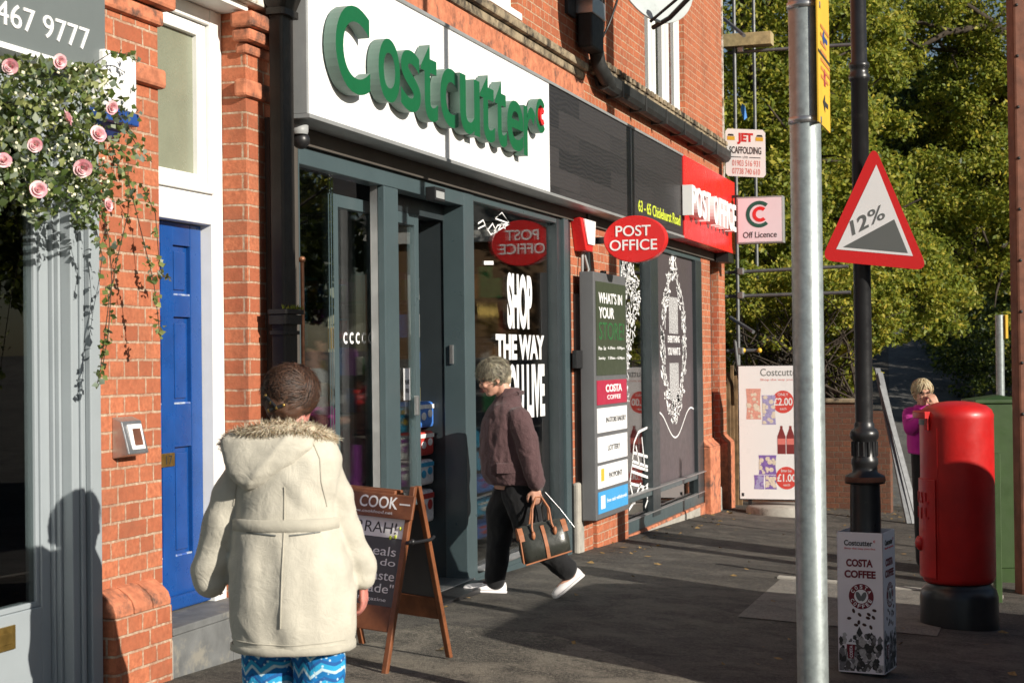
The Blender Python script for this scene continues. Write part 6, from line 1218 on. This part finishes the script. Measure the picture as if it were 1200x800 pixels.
def hand(mb, w_, d, palm, thumb_side, curl=.5, L=.175, spread=1.):
    """wrist, direction of fingers, palm normal (fingers curl towards it), side of the thumb"""
    w_, d, palm = V(w_), V(d).normalized(), V(palm).normalized(); palm = (palm-d*palm.dot(d)).normalized(); a = d.cross(palm)*thumb_side
    k = L/.175
    for j, o in enumerate((.030, .010, -.010, -.029)): cap(mb, w_+d*.015+a*o*.55*k, .014*k, w_+d*.082*k+a*o*k, .0125*k, 8)
    for j, (o, ln) in enumerate(((.030, .072), (.010, .080), (-.010, .074), (-.029, .058))):
        p = w_+d*.086*k+a*o*k*spread; dd = d; segs = [p]; rr = [.0105*k]
        for q, f in enumerate((.44, .31, .25)):
            an = curl*(.55+.35*q); dd = (dd*math.cos(an)+palm*math.sin(an)).normalized(); p = p+dd*ln*f*k; segs.append(p); rr.append((.0098, .0088, .0075)[q]*k)
        chain(mb, segs, rr)
    t0 = w_+d*.03*k+a*.028*k; t1 = t0+(d*.55+a*.75+palm*.35).normalized()*.038*k; t2 = t1+(d*.9+a*.15+palm*.45).normalized()*.030*k; t3 = t2+(d*.9+palm*.5-a*.1).normalized()*.024*k
    chain(mb, [t0, t1, t2, t3], [.014*k, .0125*k, .011*k, .009*k])
def arm_skin(mb, sh, el, wr, k=1.): chain(mb, [sh, el, wr], [.045*k, .036*k, .026*k])
def strands(mb, pts, dirs, L, w_, droop=0., curl=.3, seg=3):
    for p, d in zip(pts, dirs):
        p, d = V(p), V(d).normalized(); ln = L*RNG.uniform(.6, 1.25); q = d.cross(V(RNG.normal(size=3))).normalized(); a = [p]; dd = d
        for i in range(seg): dd = (dd+V(RNG.normal(size=3))*curl*.3+V((0, 0, -droop))).normalized(); a.append(a[-1]+dd*ln/seg)
        vs = []; 
        for i, x in enumerate(a[:-1]): wi = w_*(1-.6*i/seg); vs += [x-q*wi/2, x+q*wi/2]
        vs.append(a[-1]); n = seg; mb.add(vs, [(2*i, 2*i+1, 2*i+3, 2*i+2) for i in range(n-1)]+[(2*n-2, 2*n-1, 2*n)], True)
def hair_cap(P, mtx, m, rad, test, n, L, w_, flow, droop, lift=.0, curl=.3, shell=1.0):
    """locks that lie along the scalp ellipsoid, following flow(dir), with a little lift at the tips"""
    mb = B(m); c = V((-.020, 0, .030)); k = 0; seg = 5; R3 = V(rad)
    while k < n:
        d = V(RNG.normal(size=3)).normalized()
        if not test(d): continue
        k += 1; ln = L*RNG.uniform(.6, 1.25); sh = RNG.uniform(.96, 1.02)*shell*(1+.085*mnoise.noise(d*4.2)+.05*mnoise.noise(d*9)); p = V((d.x*R3.x, d.y*R3.y, d.z*R3.z))*sh; a = [p]; wob = (mnoise.noise_vector(d*3.2)*1.8+V(RNG.normal(size=3))*.22)*curl; tip = lift*RNG.uniform(.2, 1.0)
        for i in range(seg):
            u = V((p.x/R3.x, p.y/R3.y, p.z/R3.z)).normalized(); f = V(flow(u))+wob+V(RNG.normal(size=3))*curl*.4; t = f-u*f.dot(u); t = t.normalized() if t.length > 1e-4 else u.orthogonal()
            p = p+t*ln/seg; u = V((p.x/R3.x, p.y/R3.y, p.z/R3.z)); u.normalize(); q = sh*(1+tip*.10*((i+1)/seg)**2); p = V((u.x*R3.x, u.y*R3.y, u.z*R3.z))*q; a.append(p)
        vs = []
        for i, x in enumerate(a):
            t = (a[min(i+1, seg)]-a[max(i-1, 0)]).normalized(); s_ = t.cross(x.normalized()).normalized(); wi = w_*(1-.75*(i/seg)**2)/2; vs += [c+x-s_*wi, c+x+x.normalized()*wi*.5, c+x+s_*wi]
        mb.add(vs, [f for i in range(seg) for f in ((3*i, 3*i+1, 3*i+4, 3*i+3), (3*i+1, 3*i+2, 3*i+5, 3*i+4))], True)
    xf(mb, 0, mtx); P.raw('hair_locks', mb, P.hair)
# ------------------------------------------------------------------ woman in the beige parka, seen from behind
bp = FD(342, 600, 6.2); bp.z = gz(bp.x, bp.y)
W = Person('woman seen from behind in a beige hooded parka and blue patterned trousers', bp, math.radians(14))
def at14(px, py, fwd=0.):   # point of the figure plane in local coordinates
    q = FD(px, py, 6.2) - bp; q = Matrix.Rotation(-math.radians(14), 3, 'Z') @ q; return V((q.x+fwd, q.y, q.z))
hc = at14(341, 464); hc.x = .03
mb = B('skin'); mt = head(mb, (hc.x, hc.y, hc.z-.015), .10, -.25, 1.0)
nz = hc.z-.10
cap(mb, (hc.x-.03, hc.y, hc.z-.06), .058, (-.02, hc.y*.5, nz-.10), .065)
zs = lambda py: at14(340, py).z
Ls, Le, Lw = at14(290, 548, .0), at14(259, 620, .0), at14(244, 674, .02); Rs, Re, Rw = at14(378, 545, .0), at14(400, 615, .02), at14(421, 676, .07)
rings(mb, [(zs(540), -.02, 0, .09, .15), (zs(600), 0, 0, .10, .14), (zs(690), -.01, 0, .11, .17), (zs(735), 0, 0, .10, .16)])
arm_skin(mb, Ls, Le, Lw); arm_skin(mb, Rs, Re, Rw)
hand(mb, Rw+V((.008, 0, -.022)), (.12, -.05, -1), (0.1, 1, 0), 1, .55, .165); hand(mb, Lw+V((.0, 0, .04)), (.25, 0, -1), (.1, -1, 0), -1, .6, .15)
for s_ in (1, -1): chain(mb, [(0, s_*.085, zs(735)), (.02+.05*s_, s_*.09, .36), (.0+.02*s_, s_*.085, .07)], [.085, .055, .038]); cap(mb, (.0+.02*s_, s_*.085, .05), .036, (.14+.02*s_, s_*.09, .035), .028)
W.blob('body', mb, 'skin_red', .0065, 3)
mb = B('leggings')
for s_ in (1, -1): chain(mb, [(-.01, s_*.075, zs(728)), (.0+.03*s_, s_*.105, .40), (-.01+.02*s_, s_*.10, .06)], [.115, .098, .085])
W.blob('trousers', mb, 'leggings', .011, 5, (.012, (7, 7, 4), 3))
for s_ in (1, -1):
    mb = B('shoe_b'); cap(mb, (-.03+.02*s_, s_*.09, .045), .045, (.15+.02*s_, s_*.095, .035), .038); W.blob('shoe', mb, 'shoe_b', .008, 3)
# coat: body and sleeves in one cloth
def cx(l, r): return (at14(l, 600).y+at14(r, 600).y)/2, abs(at14(l, 600).y-at14(r, 600).y)/2
mb = B('parka'); rows = []
for py, l, r, dep in ((757, 273, 414, .185), (730, 269, 418, .195), (700, 268, 418, .20), (660, 269, 413, .195), (625, 274, 402, .175), (607, 277, 397, .165), (590, 279, 398, .165), (560, 281, 402, .165), (535, 284, 402, .15), (518, 293, 394, .125), (505, 308, 378, .095), (497, 320, 366, .08)):
    c_, h_ = cx(l, r); rows.append((zs(py), -.015 if py > 520 else -.01, c_, dep, h_))
rings(mb, rows, 36, 2.25)
chain(mb, [Ls+V((0, -.015, .012)), Ls.lerp(Le, .5)+V((-.01, .01, 0)), Le, Lw+V((0, 0, .02)), Lw+V((0, 0, -.018))], [.080, .078, .074, .072, .070]); chain(mb, [Rs+V((0, .015, .012)), Rs.lerp(Re, .5)+V((-.01, -.01, 0)), Re, Rw+V((0, 0, .02)), Rw+V((.0, 0, .0))], [.076, .071, .066, .060, .056])
me = blob(mb, .009, 4)
zw_, zh_ = at14(340, 612).z, at14(340, 757).z
sst = lambda a, b, x: (lambda t: t*t*(3-2*t))(min(1, max(0, (x-a)/(b-a))))
for v in me.vertices:
    c = v.co; th = math.atan2(c.y-hc.y, c.x); aw = sst(.185, .235, abs(c.y-hc.y))*sst(zh_+.16, zh_+.26, c.z); low = sst(zw_, zw_-.12, c.z) if False else 1-sst(zw_-.14, zw_, c.z)
    d1 = .0055*(math.sin(th*6+mnoise.noise(c*4)*1.6)+.5*math.sin(th*11+c.z*6)); d2 = .0035*math.sin(c.z*44+math.sin(th*2)*1.5+mnoise.noise(c*6)*2.5); d3 = .0022*math.sin((c.z+abs(c.y-hc.y)*1.4)*40+mnoise.noise(c*5)*3)*sst(0, .1, abs(c.z-zw_))
    r_ = 1-abs(mnoise.noise(V((c.x*6+3, c.y*6, c.z*3.5))))*2; v.co += v.normal*((1-aw)*(low*d1+(1-low)*d3)+aw*d2+.0035*max(0, r_)**3)
W.put('parka', me, 'parka'); coat = [o for o in W.root.children if o.name.startswith('parka')][0]
def bandring(py, dz, grow, m, nm):
    ys = [q[0] for q in rows]; z_ = zs(py); i = min(range(len(rows)-1), key=lambda i: abs((rows[i][0]+rows[i+1][0])/2-z_)); t = (z_-rows[i][0])/(rows[i+1][0]-rows[i][0]); it = lambda k: rows[i][k]+(rows[i+1][k]-rows[i][k])*t
    mb = B(m); R = []
    for zz_, g2 in ((z_-dz, 0), (z_-dz*.8, grow), (z_+dz*.8, grow), (z_+dz, 0)): q = MB().use(M[m]); rings(q, [(zz_, it(1), it(2), it(3)+g2, it(4)+g2), (zz_+.001, it(1), it(2), it(3)+g2, it(4)+g2)], 48, 2.25); R.append([V(x) for x in q.v[:48]])
    mb.loft(R, False); me = mesh_from(mb, nm); wrinkle(me, .003, (9, 9, 5), 4); W.put(nm, me, m, coat)
bandring(611, .024, .010, 'parka_dk', 'waistband'); bandring(753, .014, .006, 'parka_dk', 'hem')
# hood lying on the back with its fur edge
hA = at14(322, 531); mb = B('parka'); zq_ = lambda py: at14(340, py).z
rings(mb, [(zq_(505), -.085, hA.y-.01, .085, .155), (zq_(513), -.115, hA.y-.005, .080, .178), (zq_(524), -.135, hA.y, .068, .175), (zq_(538), -.145, hA.y+.02, .062, .145), (zq_(551), -.152, hA.y+.045, .052, .105), (zq_(562), -.155, hA.y+.06, .036, .062), (zq_(568), -.152, hA.y+.062, .016, .028)], 32, 2.1)
me = blob(mb, .008, 3)
for v in me.vertices:
    u = (v.co.y-hA.y)*24; fold = 1-abs(math.sin(u*.55+v.co.z*11)); v.co += v.normal*(.012*fold**3-.003+.006*mnoise.noise(v.co*14))
W.put('hood', me, 'parka', coat); hood = [o for o in coat.children if o.name.startswith('hood')][0]
from mathutils.bvhtree import BVHTree
cm = coat.data; bv = BVHTree.FromPolygons([W.M @ (W.M.inverted() @ (v.co+ORI[W.root.name])) for v in cm.vertices], [tuple(p.vertices) for p in cm.polygons]); R3_ = W.M.to_3x3()
def seam(name, pts, r, m='parka_dk', lift=.001):
    out = []
    for (y, z_) in pts:
        h = bv.ray_cast(W.M @ V((-1, y, z_)), R3_ @ V((1, 0, 0)))
        if h[0] is not None: out.append(h[0]-(R3_ @ V((1, 0, 0)))*lift)
    if len(out) > 2: mb = B(m); mb.tube(out, r, 6); put(name, mesh_from(mb, name), coat)
def pxl(px, py): q = at14(px, py); return (q.y, q.z)
lerpp = lambda P_, n=26: [(P_[int(t)][0]+(P_[min(int(t)+1, len(P_)-1)][0]-P_[int(t)][0])*(t % 1), P_[int(t)][1]+(P_[min(int(t)+1, len(P_)-1)][1]-P_[int(t)][1])*(t % 1)) for t in np.linspace(0, len(P_)-1.001, n)]
seam('back_seam', lerpp([pxl(345, 566), pxl(345, 640), pxl(344, 700), pxl(343, 725)], 40), .0028)
seam('armhole_seam', lerpp([pxl(372, 512), pxl(383, 535), pxl(385, 560), pxl(390, 590)]), .0030); seam('armhole_seam', lerpp([pxl(298, 515), pxl(287, 538), pxl(284, 562), pxl(280, 590)]), .0030)
seam('stitching', lerpp([pxl(300, 618), pxl(336, 621)]), .0035, 'greyprint'); seam('stitching', lerpp([pxl(352, 621), pxl(384, 618)]), .0035, 'greyprint')
seam('hem_stitching', lerpp([pxl(275, 742), pxl(345, 745), pxl(412, 742)], 50), .002)
mb = B('fur'); path = [at14(px, py) for px, py in ((266, 522), (278, 513), (300, 505), (325, 500), (350, 499), (370, 502), (381, 509), (388, 518))]; xs_ = [-.03, -.10, -.15, -.165, -.155, -.115, -.05, .03]
path = [V((x, p.y, p.z)) for x, p in zip(xs_, path)]; base, dirs = [], []
for k in range(5200):
    s_ = RNG.uniform(0, len(path)-1.001); i = int(s_); p = path[i].lerp(path[i+1], s_-i); t = (path[i+1]-path[i]).normalized(); a = t.orthogonal().normalized(); a = Matrix.Rotation(RNG.uniform(0, 6.28), 3, t) @ a; base.append(p+a*.019*RNG.uniform(.6, 1.2)); dirs.append(a+t*RNG.normal()*.5+V((-.1, 0, -.25)))
strands(mb, base, dirs, .027, .0028, .10, .9); W.raw('fur_trim', mb, hood)
mb = B('fur'); mb.tube(path, .023, 10); W.raw('fur_base', mb, hood)
# hair pinned up
mb = B('hair_br'); i0 = 0; mb.ball((-.022, 0, .030), (.108, .095, .098), 20, 14); mb.ball((-.065, 0, -.03), (.062, .082, .065), 16, 10); mb.ball((-.11, .01, -.025), (.035, .05, .04), 12, 8); xf(mb, 0, mt)
W.hair = W.blob('hair', mb, 'hair_br', .008, 3, (.006, (30, 30, 30), 2))
hair_cap(W, mt, 'hair_br', (.120, .106, .108), lambda d: not (d.x > .35 and d.z < .5) and d.z > -.75, 3200, .075, .0045, lambda d: (-.6, .0, -.9) if d.x > -.5 else (-.1, -d.y*1.6, -.15), .05, 1.0, .42)
mb = B('yellow'); cl = [mt @ V(p) for p in ((-.143, .02, -.02), (-.140, .045, .005), (-.145, -.005, -.04), (-.138, -.03, -.03), (-.14, .03, -.05))]
mb = B('black_pl')
for a, b in zip(cl, cl[1:]): mb.tube([a, b], .007, 6)
W.raw('hair_clip', mb); mb = B('brass')
for p in cl: mb.ball(p, .0075, 8, 5)
W.raw('clip_beads', mb, [o for o in W.root.children if o.name.startswith('hair_clip')][0])
# ------------------------------------------------------------------ woman walking to the door
HD = math.radians(120); wp_ = V((10.86, -.50, 0)); wp_.z = gz(wp_.x, wp_.y)+.012; WD = (wp_-CAM).dot(FW); px_w = 612
K = Person('grey haired woman in a plum jacket walking to the shop door with a leather bag', wp_, HD)
_s = 1900/WD
q0 = wp_-CAM; PXW, PYW = 600+FPX*q0.dot(RT)/WD, 400-FPX*q0.dot(UP)/WD
def kp(px, py, y=0.): return V(((PXW-px)/_s*1.02, y, (PYW-py)/_s))
mb = B('skin'); mt2 = head(mb, kp(580, 442), .38, .12, 1.03)
cap(mb, kp(590, 452), .055, kp(600, 474), .062)
kr = [(kp(606, 572).z, kp(606, 0).x, 0, .15, .17), (kp(603, 545).z, kp(603, 0).x, 0, .15, .16), (kp(599, 515).z, kp(599, 0).x, 0, .13, .16), (kp(598, 490).z, kp(598, 0).x, 0, .11, .17), (kp(600, 474).z, kp(600, 0).x, 0, .07, .10)]
rings(mb, kr)
KL = [kp(604, 490, .19), kp(614, 535, .25), kp(620, 566, .26)]; KR = [kp(597, 490, -.19), kp(604, 533, -.24), kp(600, 566, -.22)]
arm_skin(mb, *KL); arm_skin(mb, *KR); hand(mb, KL[2]+V((0, 0, -.01)), (-.10, 0, -1), (.05, -1, 0), -1, .95, .17); hand(mb, KR[2], (.1, 0, -.9), (0, 1, .1), 1, .6, .165)
fl = [kp(604, 575, -.085), kp(589, 628, -.085), kp(584, 684, -.085)]; rl = [kp(607, 575, .085), kp(622, 632, .085), kp(664, 670, .085)]
chain(mb, fl, [.09, .058, .036]); chain(mb, rl, [.09, .058, .036]); cap(mb, kp(585, 690, -.085), .034, kp(560, 692, -.085), .026); cap(mb, kp(668, 674, .085), .034, kp(652, 690, .085), .026)
K.blob('body', mb, 'skin', .0065, 3); face_bits(K, mt2, True)
mb = B('trouser'); chain(mb, [fl[0], kp(592, 600, -.09), fl[1], kp(583, 679, -.085)], [.125, .112, .088, .074]); chain(mb, [rl[0], kp(613, 600, .09), rl[1], kp(661, 666, .085)], [.125, .112, .090, .078])
K.blob('trousers', mb, 'trouser', .010, 4, (.010, (9, 9, 6), 2))
def shoe(heel, toe, y, pit):
    h, t = V(heel), V(toe); d = (t-h).normalized(); n_ = V((-d.z, 0, d.x)); s_ = V((0, 1, 0)); n_ = n_ if n_.z > 0 or abs(n_.z) < .2 else -n_
    mb = B('shoe_w'); L = (t-h).length
    R = []
    for u, wd, hh in ((0, .020, .035), (.02, .031, .055), (.2, .034, .060), (.45, .036, .050), (.65, .043, .046), (.85, .040, .038), (.96, .026, .028), (1, .010, .014)):
        c = h+d*L*u; R.append([c+s_*(wd*math.cos(a)) + n_*(hh*max(-.05, math.sin(a))) for a in np.linspace(0, 2*math.pi, 16, endpoint=False)])
    mb.loft(R); o = K.raw('shoe', mb)
    mb = B('shoe_w'); mb.loft([[h+d*L*u+s_*(wd*1.06*math.cos(a))+n_*(-.004-.016*(math.sin(a) < 0)) for a in np.linspace(0, 2*math.pi, 16, endpoint=False)] for u, wd in ((-.01, .022), (.03, .033), (.45, .037), (.7, .045), (.9, .038), (1.01, .014))]); K.raw('sole', mb, o)
    mb = B('lace'); c = h+d*L*.40+n_*.048; mb.ball(c, (.055, .026, .014), 12, 6); K.raw('opening', mb, o)
shoe(kp(596, 694.5, -.085)+V((0, 0, .012)), kp(546, 693.5, -.085)+V((0, 0, .028)), -.085, 0); shoe(kp(680, 672, .085), kp(645, 699, .085), .085, 0)
mb = B('purple'); kc = []
for py, l, r, hw in ((566, 573, 639, .205), (552, 567, 637, .215), (530, 565, 631, .215), (510, 566, 626, .21), (493, 569, 619, .205), (480, 574, 615, .175), (470, 582, 612, .12), (460, 587, 612, .075), (455, 589, 611, .065)):
    a_ = (kp(l, 0).x+kp(r, 0).x)/2; kc.append((kp(0, py).z, a_, 0, abs(kp(l, 0).x-kp(r, 0).x)/2, hw))
rings(mb, kc, 32, 2.2)
chain(mb, [KL[0]+V((0, -.02, 0)), KL[0].lerp(KL[1], .5)+V((-.01, .01, 0)), KL[1], KL[2]+V((0, 0, .025))], [.085, .080, .070, .060]); chain(mb, [KR[0]+V((0, .02, 0)), KR[1], KR[2]+V((0, 0, .02))], [.085, .070, .058])
K.blob('jacket', mb, 'purple', .009, 3, (.012, (12, 12, 8), 5)); jk = [o for o in K.root.children if o.name.startswith('jacket')][0]
mb = B('purple'); mb.tube([kp(606, 461, .075), kp(592, 466, .085), kp(583, 478, .05), kp(580, 492, .02)], [.016, .017, .014, .008], 8); mb.tube([kp(606, 461, -.075), kp(592, 466, -.085), kp(583, 478, -.05), kp(580, 492, -.02)], [.016, .017, .014, .008], 8); mb.tube([kp(606, 461, -.075), kp(615, 460, 0), kp(606, 461, .075)], .017, 8); K.raw('collar', mb, jk)
mb = B('purple'); mb.hexa([kp(600, 552, .20), kp(577, 552, .18), kp(577, 552, .205), kp(600, 552, .226), kp(600, 540, .20), kp(577, 540, .18), kp(577, 540, .202), kp(600, 540, .224)]); K.raw('pocket_flap', mb, jk, bevel=.005)
mb = B('hair_gr'); mb.ball((-.025, 0, .035), (.108, .092, .098), 20, 14); mb.ball((-.075, 0, -.03), (.050, .07, .06), 14, 10); xf(mb, 0, mt2)
K.hair = K.blob('hair', mb, 'hair_gr', .008, 3, (.005, (30, 30, 30), 3))
hair_cap(K, mt2, 'hair_gr', (.116, .098, .106), lambda d: not (d.x > .3 and d.z < .28) and d.z > -.72 and not (abs(d.y) > .8 and d.z < -.25), 3000, .065, .0045, lambda d: (-.4-d.x*.3, d.y*.5, -.8) if d.x < .2 else (.5, d.y*.6, -.5), .06, 1.4, .6)
# the bag she carries
bq = lambda px, py, y: K.M @ kp(px, py, y)
bag = thing('handbag', 'dark leather handbag with tan handles and corners carried by the walking woman', 'handbag', bq(628, 655, .28))
cor = [(596, 613), (603, 655), (658, 640), (651, 603)]; yb0 = .285
def bagpt(u, v, y):   # u 0..1 left to right, v 0 bottom 1 top
    a = V((cor[1][0]+(cor[2][0]-cor[1][0])*u, cor[1][1]+(cor[2][1]-cor[1][1])*u, 0)); b = V((cor[0][0]+(cor[3][0]-cor[0][0])*u, cor[0][1]+(cor[3][1]-cor[0][1])*u, 0)); c = a.lerp(b, v); return bq(c.x, c.y, yb0+y)
mb = B('bag_dk'); R = []
for v, ty, ins in ((0, .055, .02), (.03, .080, .0), (.35, .085, -.015), (.7, .06, .0), (.92, .03, .03), (1.0, .012, .05)):
    L = []
    for k in range(24):
        t = 2*math.pi*k/24; c, s_ = math.cos(t), math.sin(t); L.append(bagpt(.5+(.5-ins)*math.copysign(abs(c)**.45, c), v+.02*math.sin(3*t)*(v > .5), ty*math.copysign(abs(s_)**.7, s_)))
    R.append(L)
mb.loft(R); obj('bag_body', mb, bag)
mb = B('bag_tan'); mb.loft([[bagpt(.5+du, v, ty+.004) for du, ty in ((-.035, -.0), (.035, -.0))][::1]+[bagpt(.5+.035, v, ty2) for ty2 in (tt_,)]+[bagpt(.5-.035, v, tt_)] for v, tt_ in ((.02, .087), (.35, .091), (.7, .067), (.93, .037))], True, False); obj('centre_strip', mb, bag)
mb = B('bag_tan')
for u0, u1 in ((-.005, .10), (.90, 1.005)):
    mb.loft([[bagpt(u0, v, -t_), bagpt(u1, v, -t_), bagpt(u1, v, t_), bagpt(u0, v, t_)] for v, t_ in ((.62, .058), (.8, .046), (.97, .022))], True, False)
mb.tube([bagpt(.0, .03, .05), bagpt(.0, .4, .06), bagpt(.01, .7, .05)], .006, 6); mb.tube([bagpt(.02, .0, .075), bagpt(.98, .0, .075)], .006, 6); obj('corner_trim', mb, bag)
for dy in (.03, -.03):
    mb = B('bag_tan'); mb.tube([bagpt(.28, .70, dy*2.1), bagpt(.29, .95, dy*1.5), bq(615, 592, yb0-.02+dy*.6), bq(619.5, 579, yb0-.025+dy*.3), bq(626, 579, yb0-.025+dy*.3), bq(634, 592, yb0-.02+dy*.6), bagpt(.70, .95, dy*1.5), bagpt(.73, .70, dy*2.1)], .0075, 8)
    for u in (.28, .73): mb.ball(bagpt(u, .72, dy*2.2), (.018, .014, .03), 10, 6)
    obj('handle', mb, bag)
mb = B('steel'); mb.tube([bq(629, 573, yb0+.02), bq(645, 592, yb0+.04), bq(662, 614, yb0+.03), bagpt(1.0, .8, .02)], .0022, 6); obj('chain_strap', mb, bag)
# ------------------------------------------------------------------ woman in magenta beyond the pillar box
pp_ = FD(1092, 600, 15.0); pp_.z = gz(pp_.x, pp_.y); HG = math.radians(190)
Q = Person('blonde woman with glasses in a magenta fleece behind the pillar box', pp_, HG); s3 = 1900/15.
q0 = pp_-CAM; PXQ, PYQ = 600+FPX*q0.dot(RT)/15., 400-FPX*q0.dot(UP)/15.
def qp(px, py, x=0.): return V((x, (px-PXQ)/s3, (PYQ-py)/s3))
mb = B('skin'); mt3 = head(mb, qp(1083.5, 460, .06), .12, .12, 1.0); cap(mb, qp(1084, 468, .03), .052, qp(1086, 481), .065)
rings(mb, [(qp(0, 535).z, 0, 0, .12, .16), (qp(0, 510).z, 0, 0, .11, .14), (qp(0, 488).z, 0, 0, .10, .17), (qp(0, 480).z, 0, 0, .07, .10)])
QL = [qp(1105, 486), qp(1112, 497, .14), qp(1098, 474, .20)]; QR = [qp(1070, 486), qp(1069, 500, .12), qp(1083, 488, .26)]
arm_skin(mb, *QL); arm_skin(mb, *QR); hand(mb, QL[2], (-.1, -.45, .8), (-.8, -.3, 0), 1, .9, .16); hand(mb, QR[2], (.6, .6, .1), (0, 0, -1), -1, .5, .16)
for s_ in (1, -1): chain(mb, [(0, s_*.08, qp(0, 538).z), (.02, s_*.08, .48), (0, s_*.08, .08)], [.085, .055, .036]); cap(mb, (0, s_*.08, .05), .034, (.13, s_*.085, .03), .028)
Q.blob('body', mb, 'skin', .0075, 3); face_bits(Q, mt3, True)
mb = B('pinkcoat'); rings(mb, [(qp(0, 531).z, 0, qp(1086, 0).y, .15, .155), (qp(0, 510).z, 0, qp(1086, 0).y, .15, .16), (qp(0, 490).z, 0, qp(1087, 0).y, .14, .19), (qp(0, 482).z, 0, qp(1087, 0).y, .11, .155), (qp(0, 474).z, .0, qp(1086, 0).y, .08, .08)], 28, 2.2)
chain(mb, [QL[0], QL[1], QL[2]+V((-.01, .01, -.03))], [.075, .068, .05]); chain(mb, [QR[0], QR[1], QR[2]+V((-.04, 0, 0))], [.075, .068, .05]); Q.blob('fleece', mb, 'pinkcoat', .010, 4, (.008, (10, 10, 8), 7))
mb = B('signwhite'); mb.hexa([qp(1073, 500, .165), qp(1078, 500, .165), qp(1078, 500, .17), qp(1073, 500, .17), qp(1073, 488, .17), qp(1078, 488, .17), qp(1078, 488, .175), qp(1073, 488, .175)]); Q.raw('name_badge', mb, plabel='white name badge hanging on the fleece')
mb = B('trouser')
for s_ in (1, -1): chain(mb, [(0, s_*.075, qp(0, 530).z), (.02, s_*.085, .48), (0, s_*.085, .07)], [.11, .082, .068])
Q.blob('trousers', mb, 'trouser', .012, 4)
for s_ in (1, -1):
    mb = B('shoe_b'); cap(mb, (-.02, s_*.085, .04), .042, (.14, s_*.09, .03), .034); Q.blob('shoe', mb, 'shoe_b', .009, 3)
mb = B('hair_bl'); mb.ball((-.028, 0, .032), (.105, .088, .095), 18, 12); mb.ball((-.055, 0, -.035), (.055, .078, .06), 14, 10); xf(mb, 0, mt3); Q.hair = Q.blob('hair', mb, 'hair_bl', .009, 3)
hair_cap(Q, mt3, 'hair_bl', (.112, .095, .103), lambda d: not (d.x > .25 and d.z < .35) and d.z > -.7, 420, .08, .012, lambda d: (.1, d.y*1.2, -.7), .08, .15, .4)
# ------------------------------------------------------------------ shop worker behind the glass
wl = F(369, 560, .55); wl.z = .09; wk = Person('shop worker in a white short sleeved shirt and black apron behind the glass', wl, math.radians(-60)); WZ = (V((wl.x, wl.y, 1.5))-CAM).dot(FW); s4 = 1900/WZ
q0 = wl-CAM; wd0 = q0.dot(FW); PXK, PYK = 600+FPX*q0.dot(RT)/wd0, 400-FPX*q0.dot(UP)/wd0
hz0 = (PYK-402)/s4
mb = B('skin'); mt4 = head(mb, (.04, 0, hz0), .1, .0, 1.0); cap(mb, (.0, 0, hz0-.07), .058, (-.01, 0, hz0-.17), .068)
sz_ = hz0-.25; rings(mb, [(sz_-.5, 0, 0, .11, .16), (sz_-.25, 0, 0, .11, .15), (sz_-.05, 0, 0, .10, .17), (sz_+.05, 0, 0, .07, .10)])
KL4 = [(0, .2, sz_-.02), (.03, .25, sz_-.27), (.25, .16, sz_-.30)]; KR4 = [(0, -.2, sz_-.02), (.03, -.26, sz_-.27), (.24, -.10, sz_-.26)]
arm_skin(mb, *KL4); arm_skin(mb, *KR4); hand(mb, KL4[2], (1, -.3, .1), (0, -1, 0), 1, .8, .18); hand(mb, KR4[2], (.9, .5, .1), (0, 1, 0), -1, .8, .18)
for s_ in (1, -1): chain(mb, [(0, s_*.09, sz_-.5), (.02, s_*.09, .5), (0, s_*.09, .08)], [.09, .06, .04]); cap(mb, (0, s_*.09, .05), .036, (.15, s_*.095, .03), .03)
wk.blob('body', mb, 'skin', .008, 3); face_bits(wk, mt4)
mb = B('tee'); rings(mb, [(sz_-.52, 0, 0, .135, .185), (sz_-.25, 0, 0, .135, .175), (sz_-.05, 0, 0, .125, .195), (sz_+.03, 0, 0, .10, .15), (sz_+.08, 0, 0, .07, .075)]); cap(mb, KL4[0], .075, V(KL4[0]).lerp(V(KL4[1]), .6), .068); cap(mb, KR4[0], .075, V(KR4[0]).lerp(V(KR4[1]), .6), .068); wk.blob('shirt', mb, 'tee', .011, 4, (.007, (9, 9, 7), 3))
mb = B('apron'); rings(mb, [(.55, .01, 0, .16, .19), (sz_-.5, .01, 0, .15, .195), (sz_-.25, .01, 0, .147, .185), (sz_-.06, .01, 0, .137, .14), (sz_+.02, .01, 0, .11, .11)]); wk.blob('apron', mb, 'apron', .012, 4)
mb = B('trouser')
for s_ in (1, -1): chain(mb, [(0, s_*.085, sz_-.5), (.02, s_*.09, .5), (0, s_*.09, .07)], [.11, .085, .07])
wk.blob('trousers', mb, 'trouser', .013, 4)
for s_ in (1, -1):
    mb = B('shoe_b'); cap(mb, (-.02, s_*.09, .04), .042, (.16, s_*.095, .03), .036); wk.blob('shoe', mb, 'shoe_b', .01, 3)
mb = B('hair_br'); mb.ball((-.028, 0, .035), (.103, .085, .092), 16, 12); xf(mb, 0, mt4); wk.hair = wk.blob('hair', mb, 'hair_br', .01, 3)
cq = wk.M @ V((.36, .06, sz_-.33)); cup = thing('paper_cup', 'pale paper cup held by the shop worker', 'cup', cq); mb = B('concrete'); mb.lathe(cq, [(.028, 0), (.038, .10), (.04, .105), (.034, .10), (0, .095)], 18); obj('cup_body', mb, cup); mb = B('black_pl'); mb.lathe(cq, [(.041, .106), (.041, .114), (.034, .12), (0, .121)], 18); obj('lid', mb, cup)
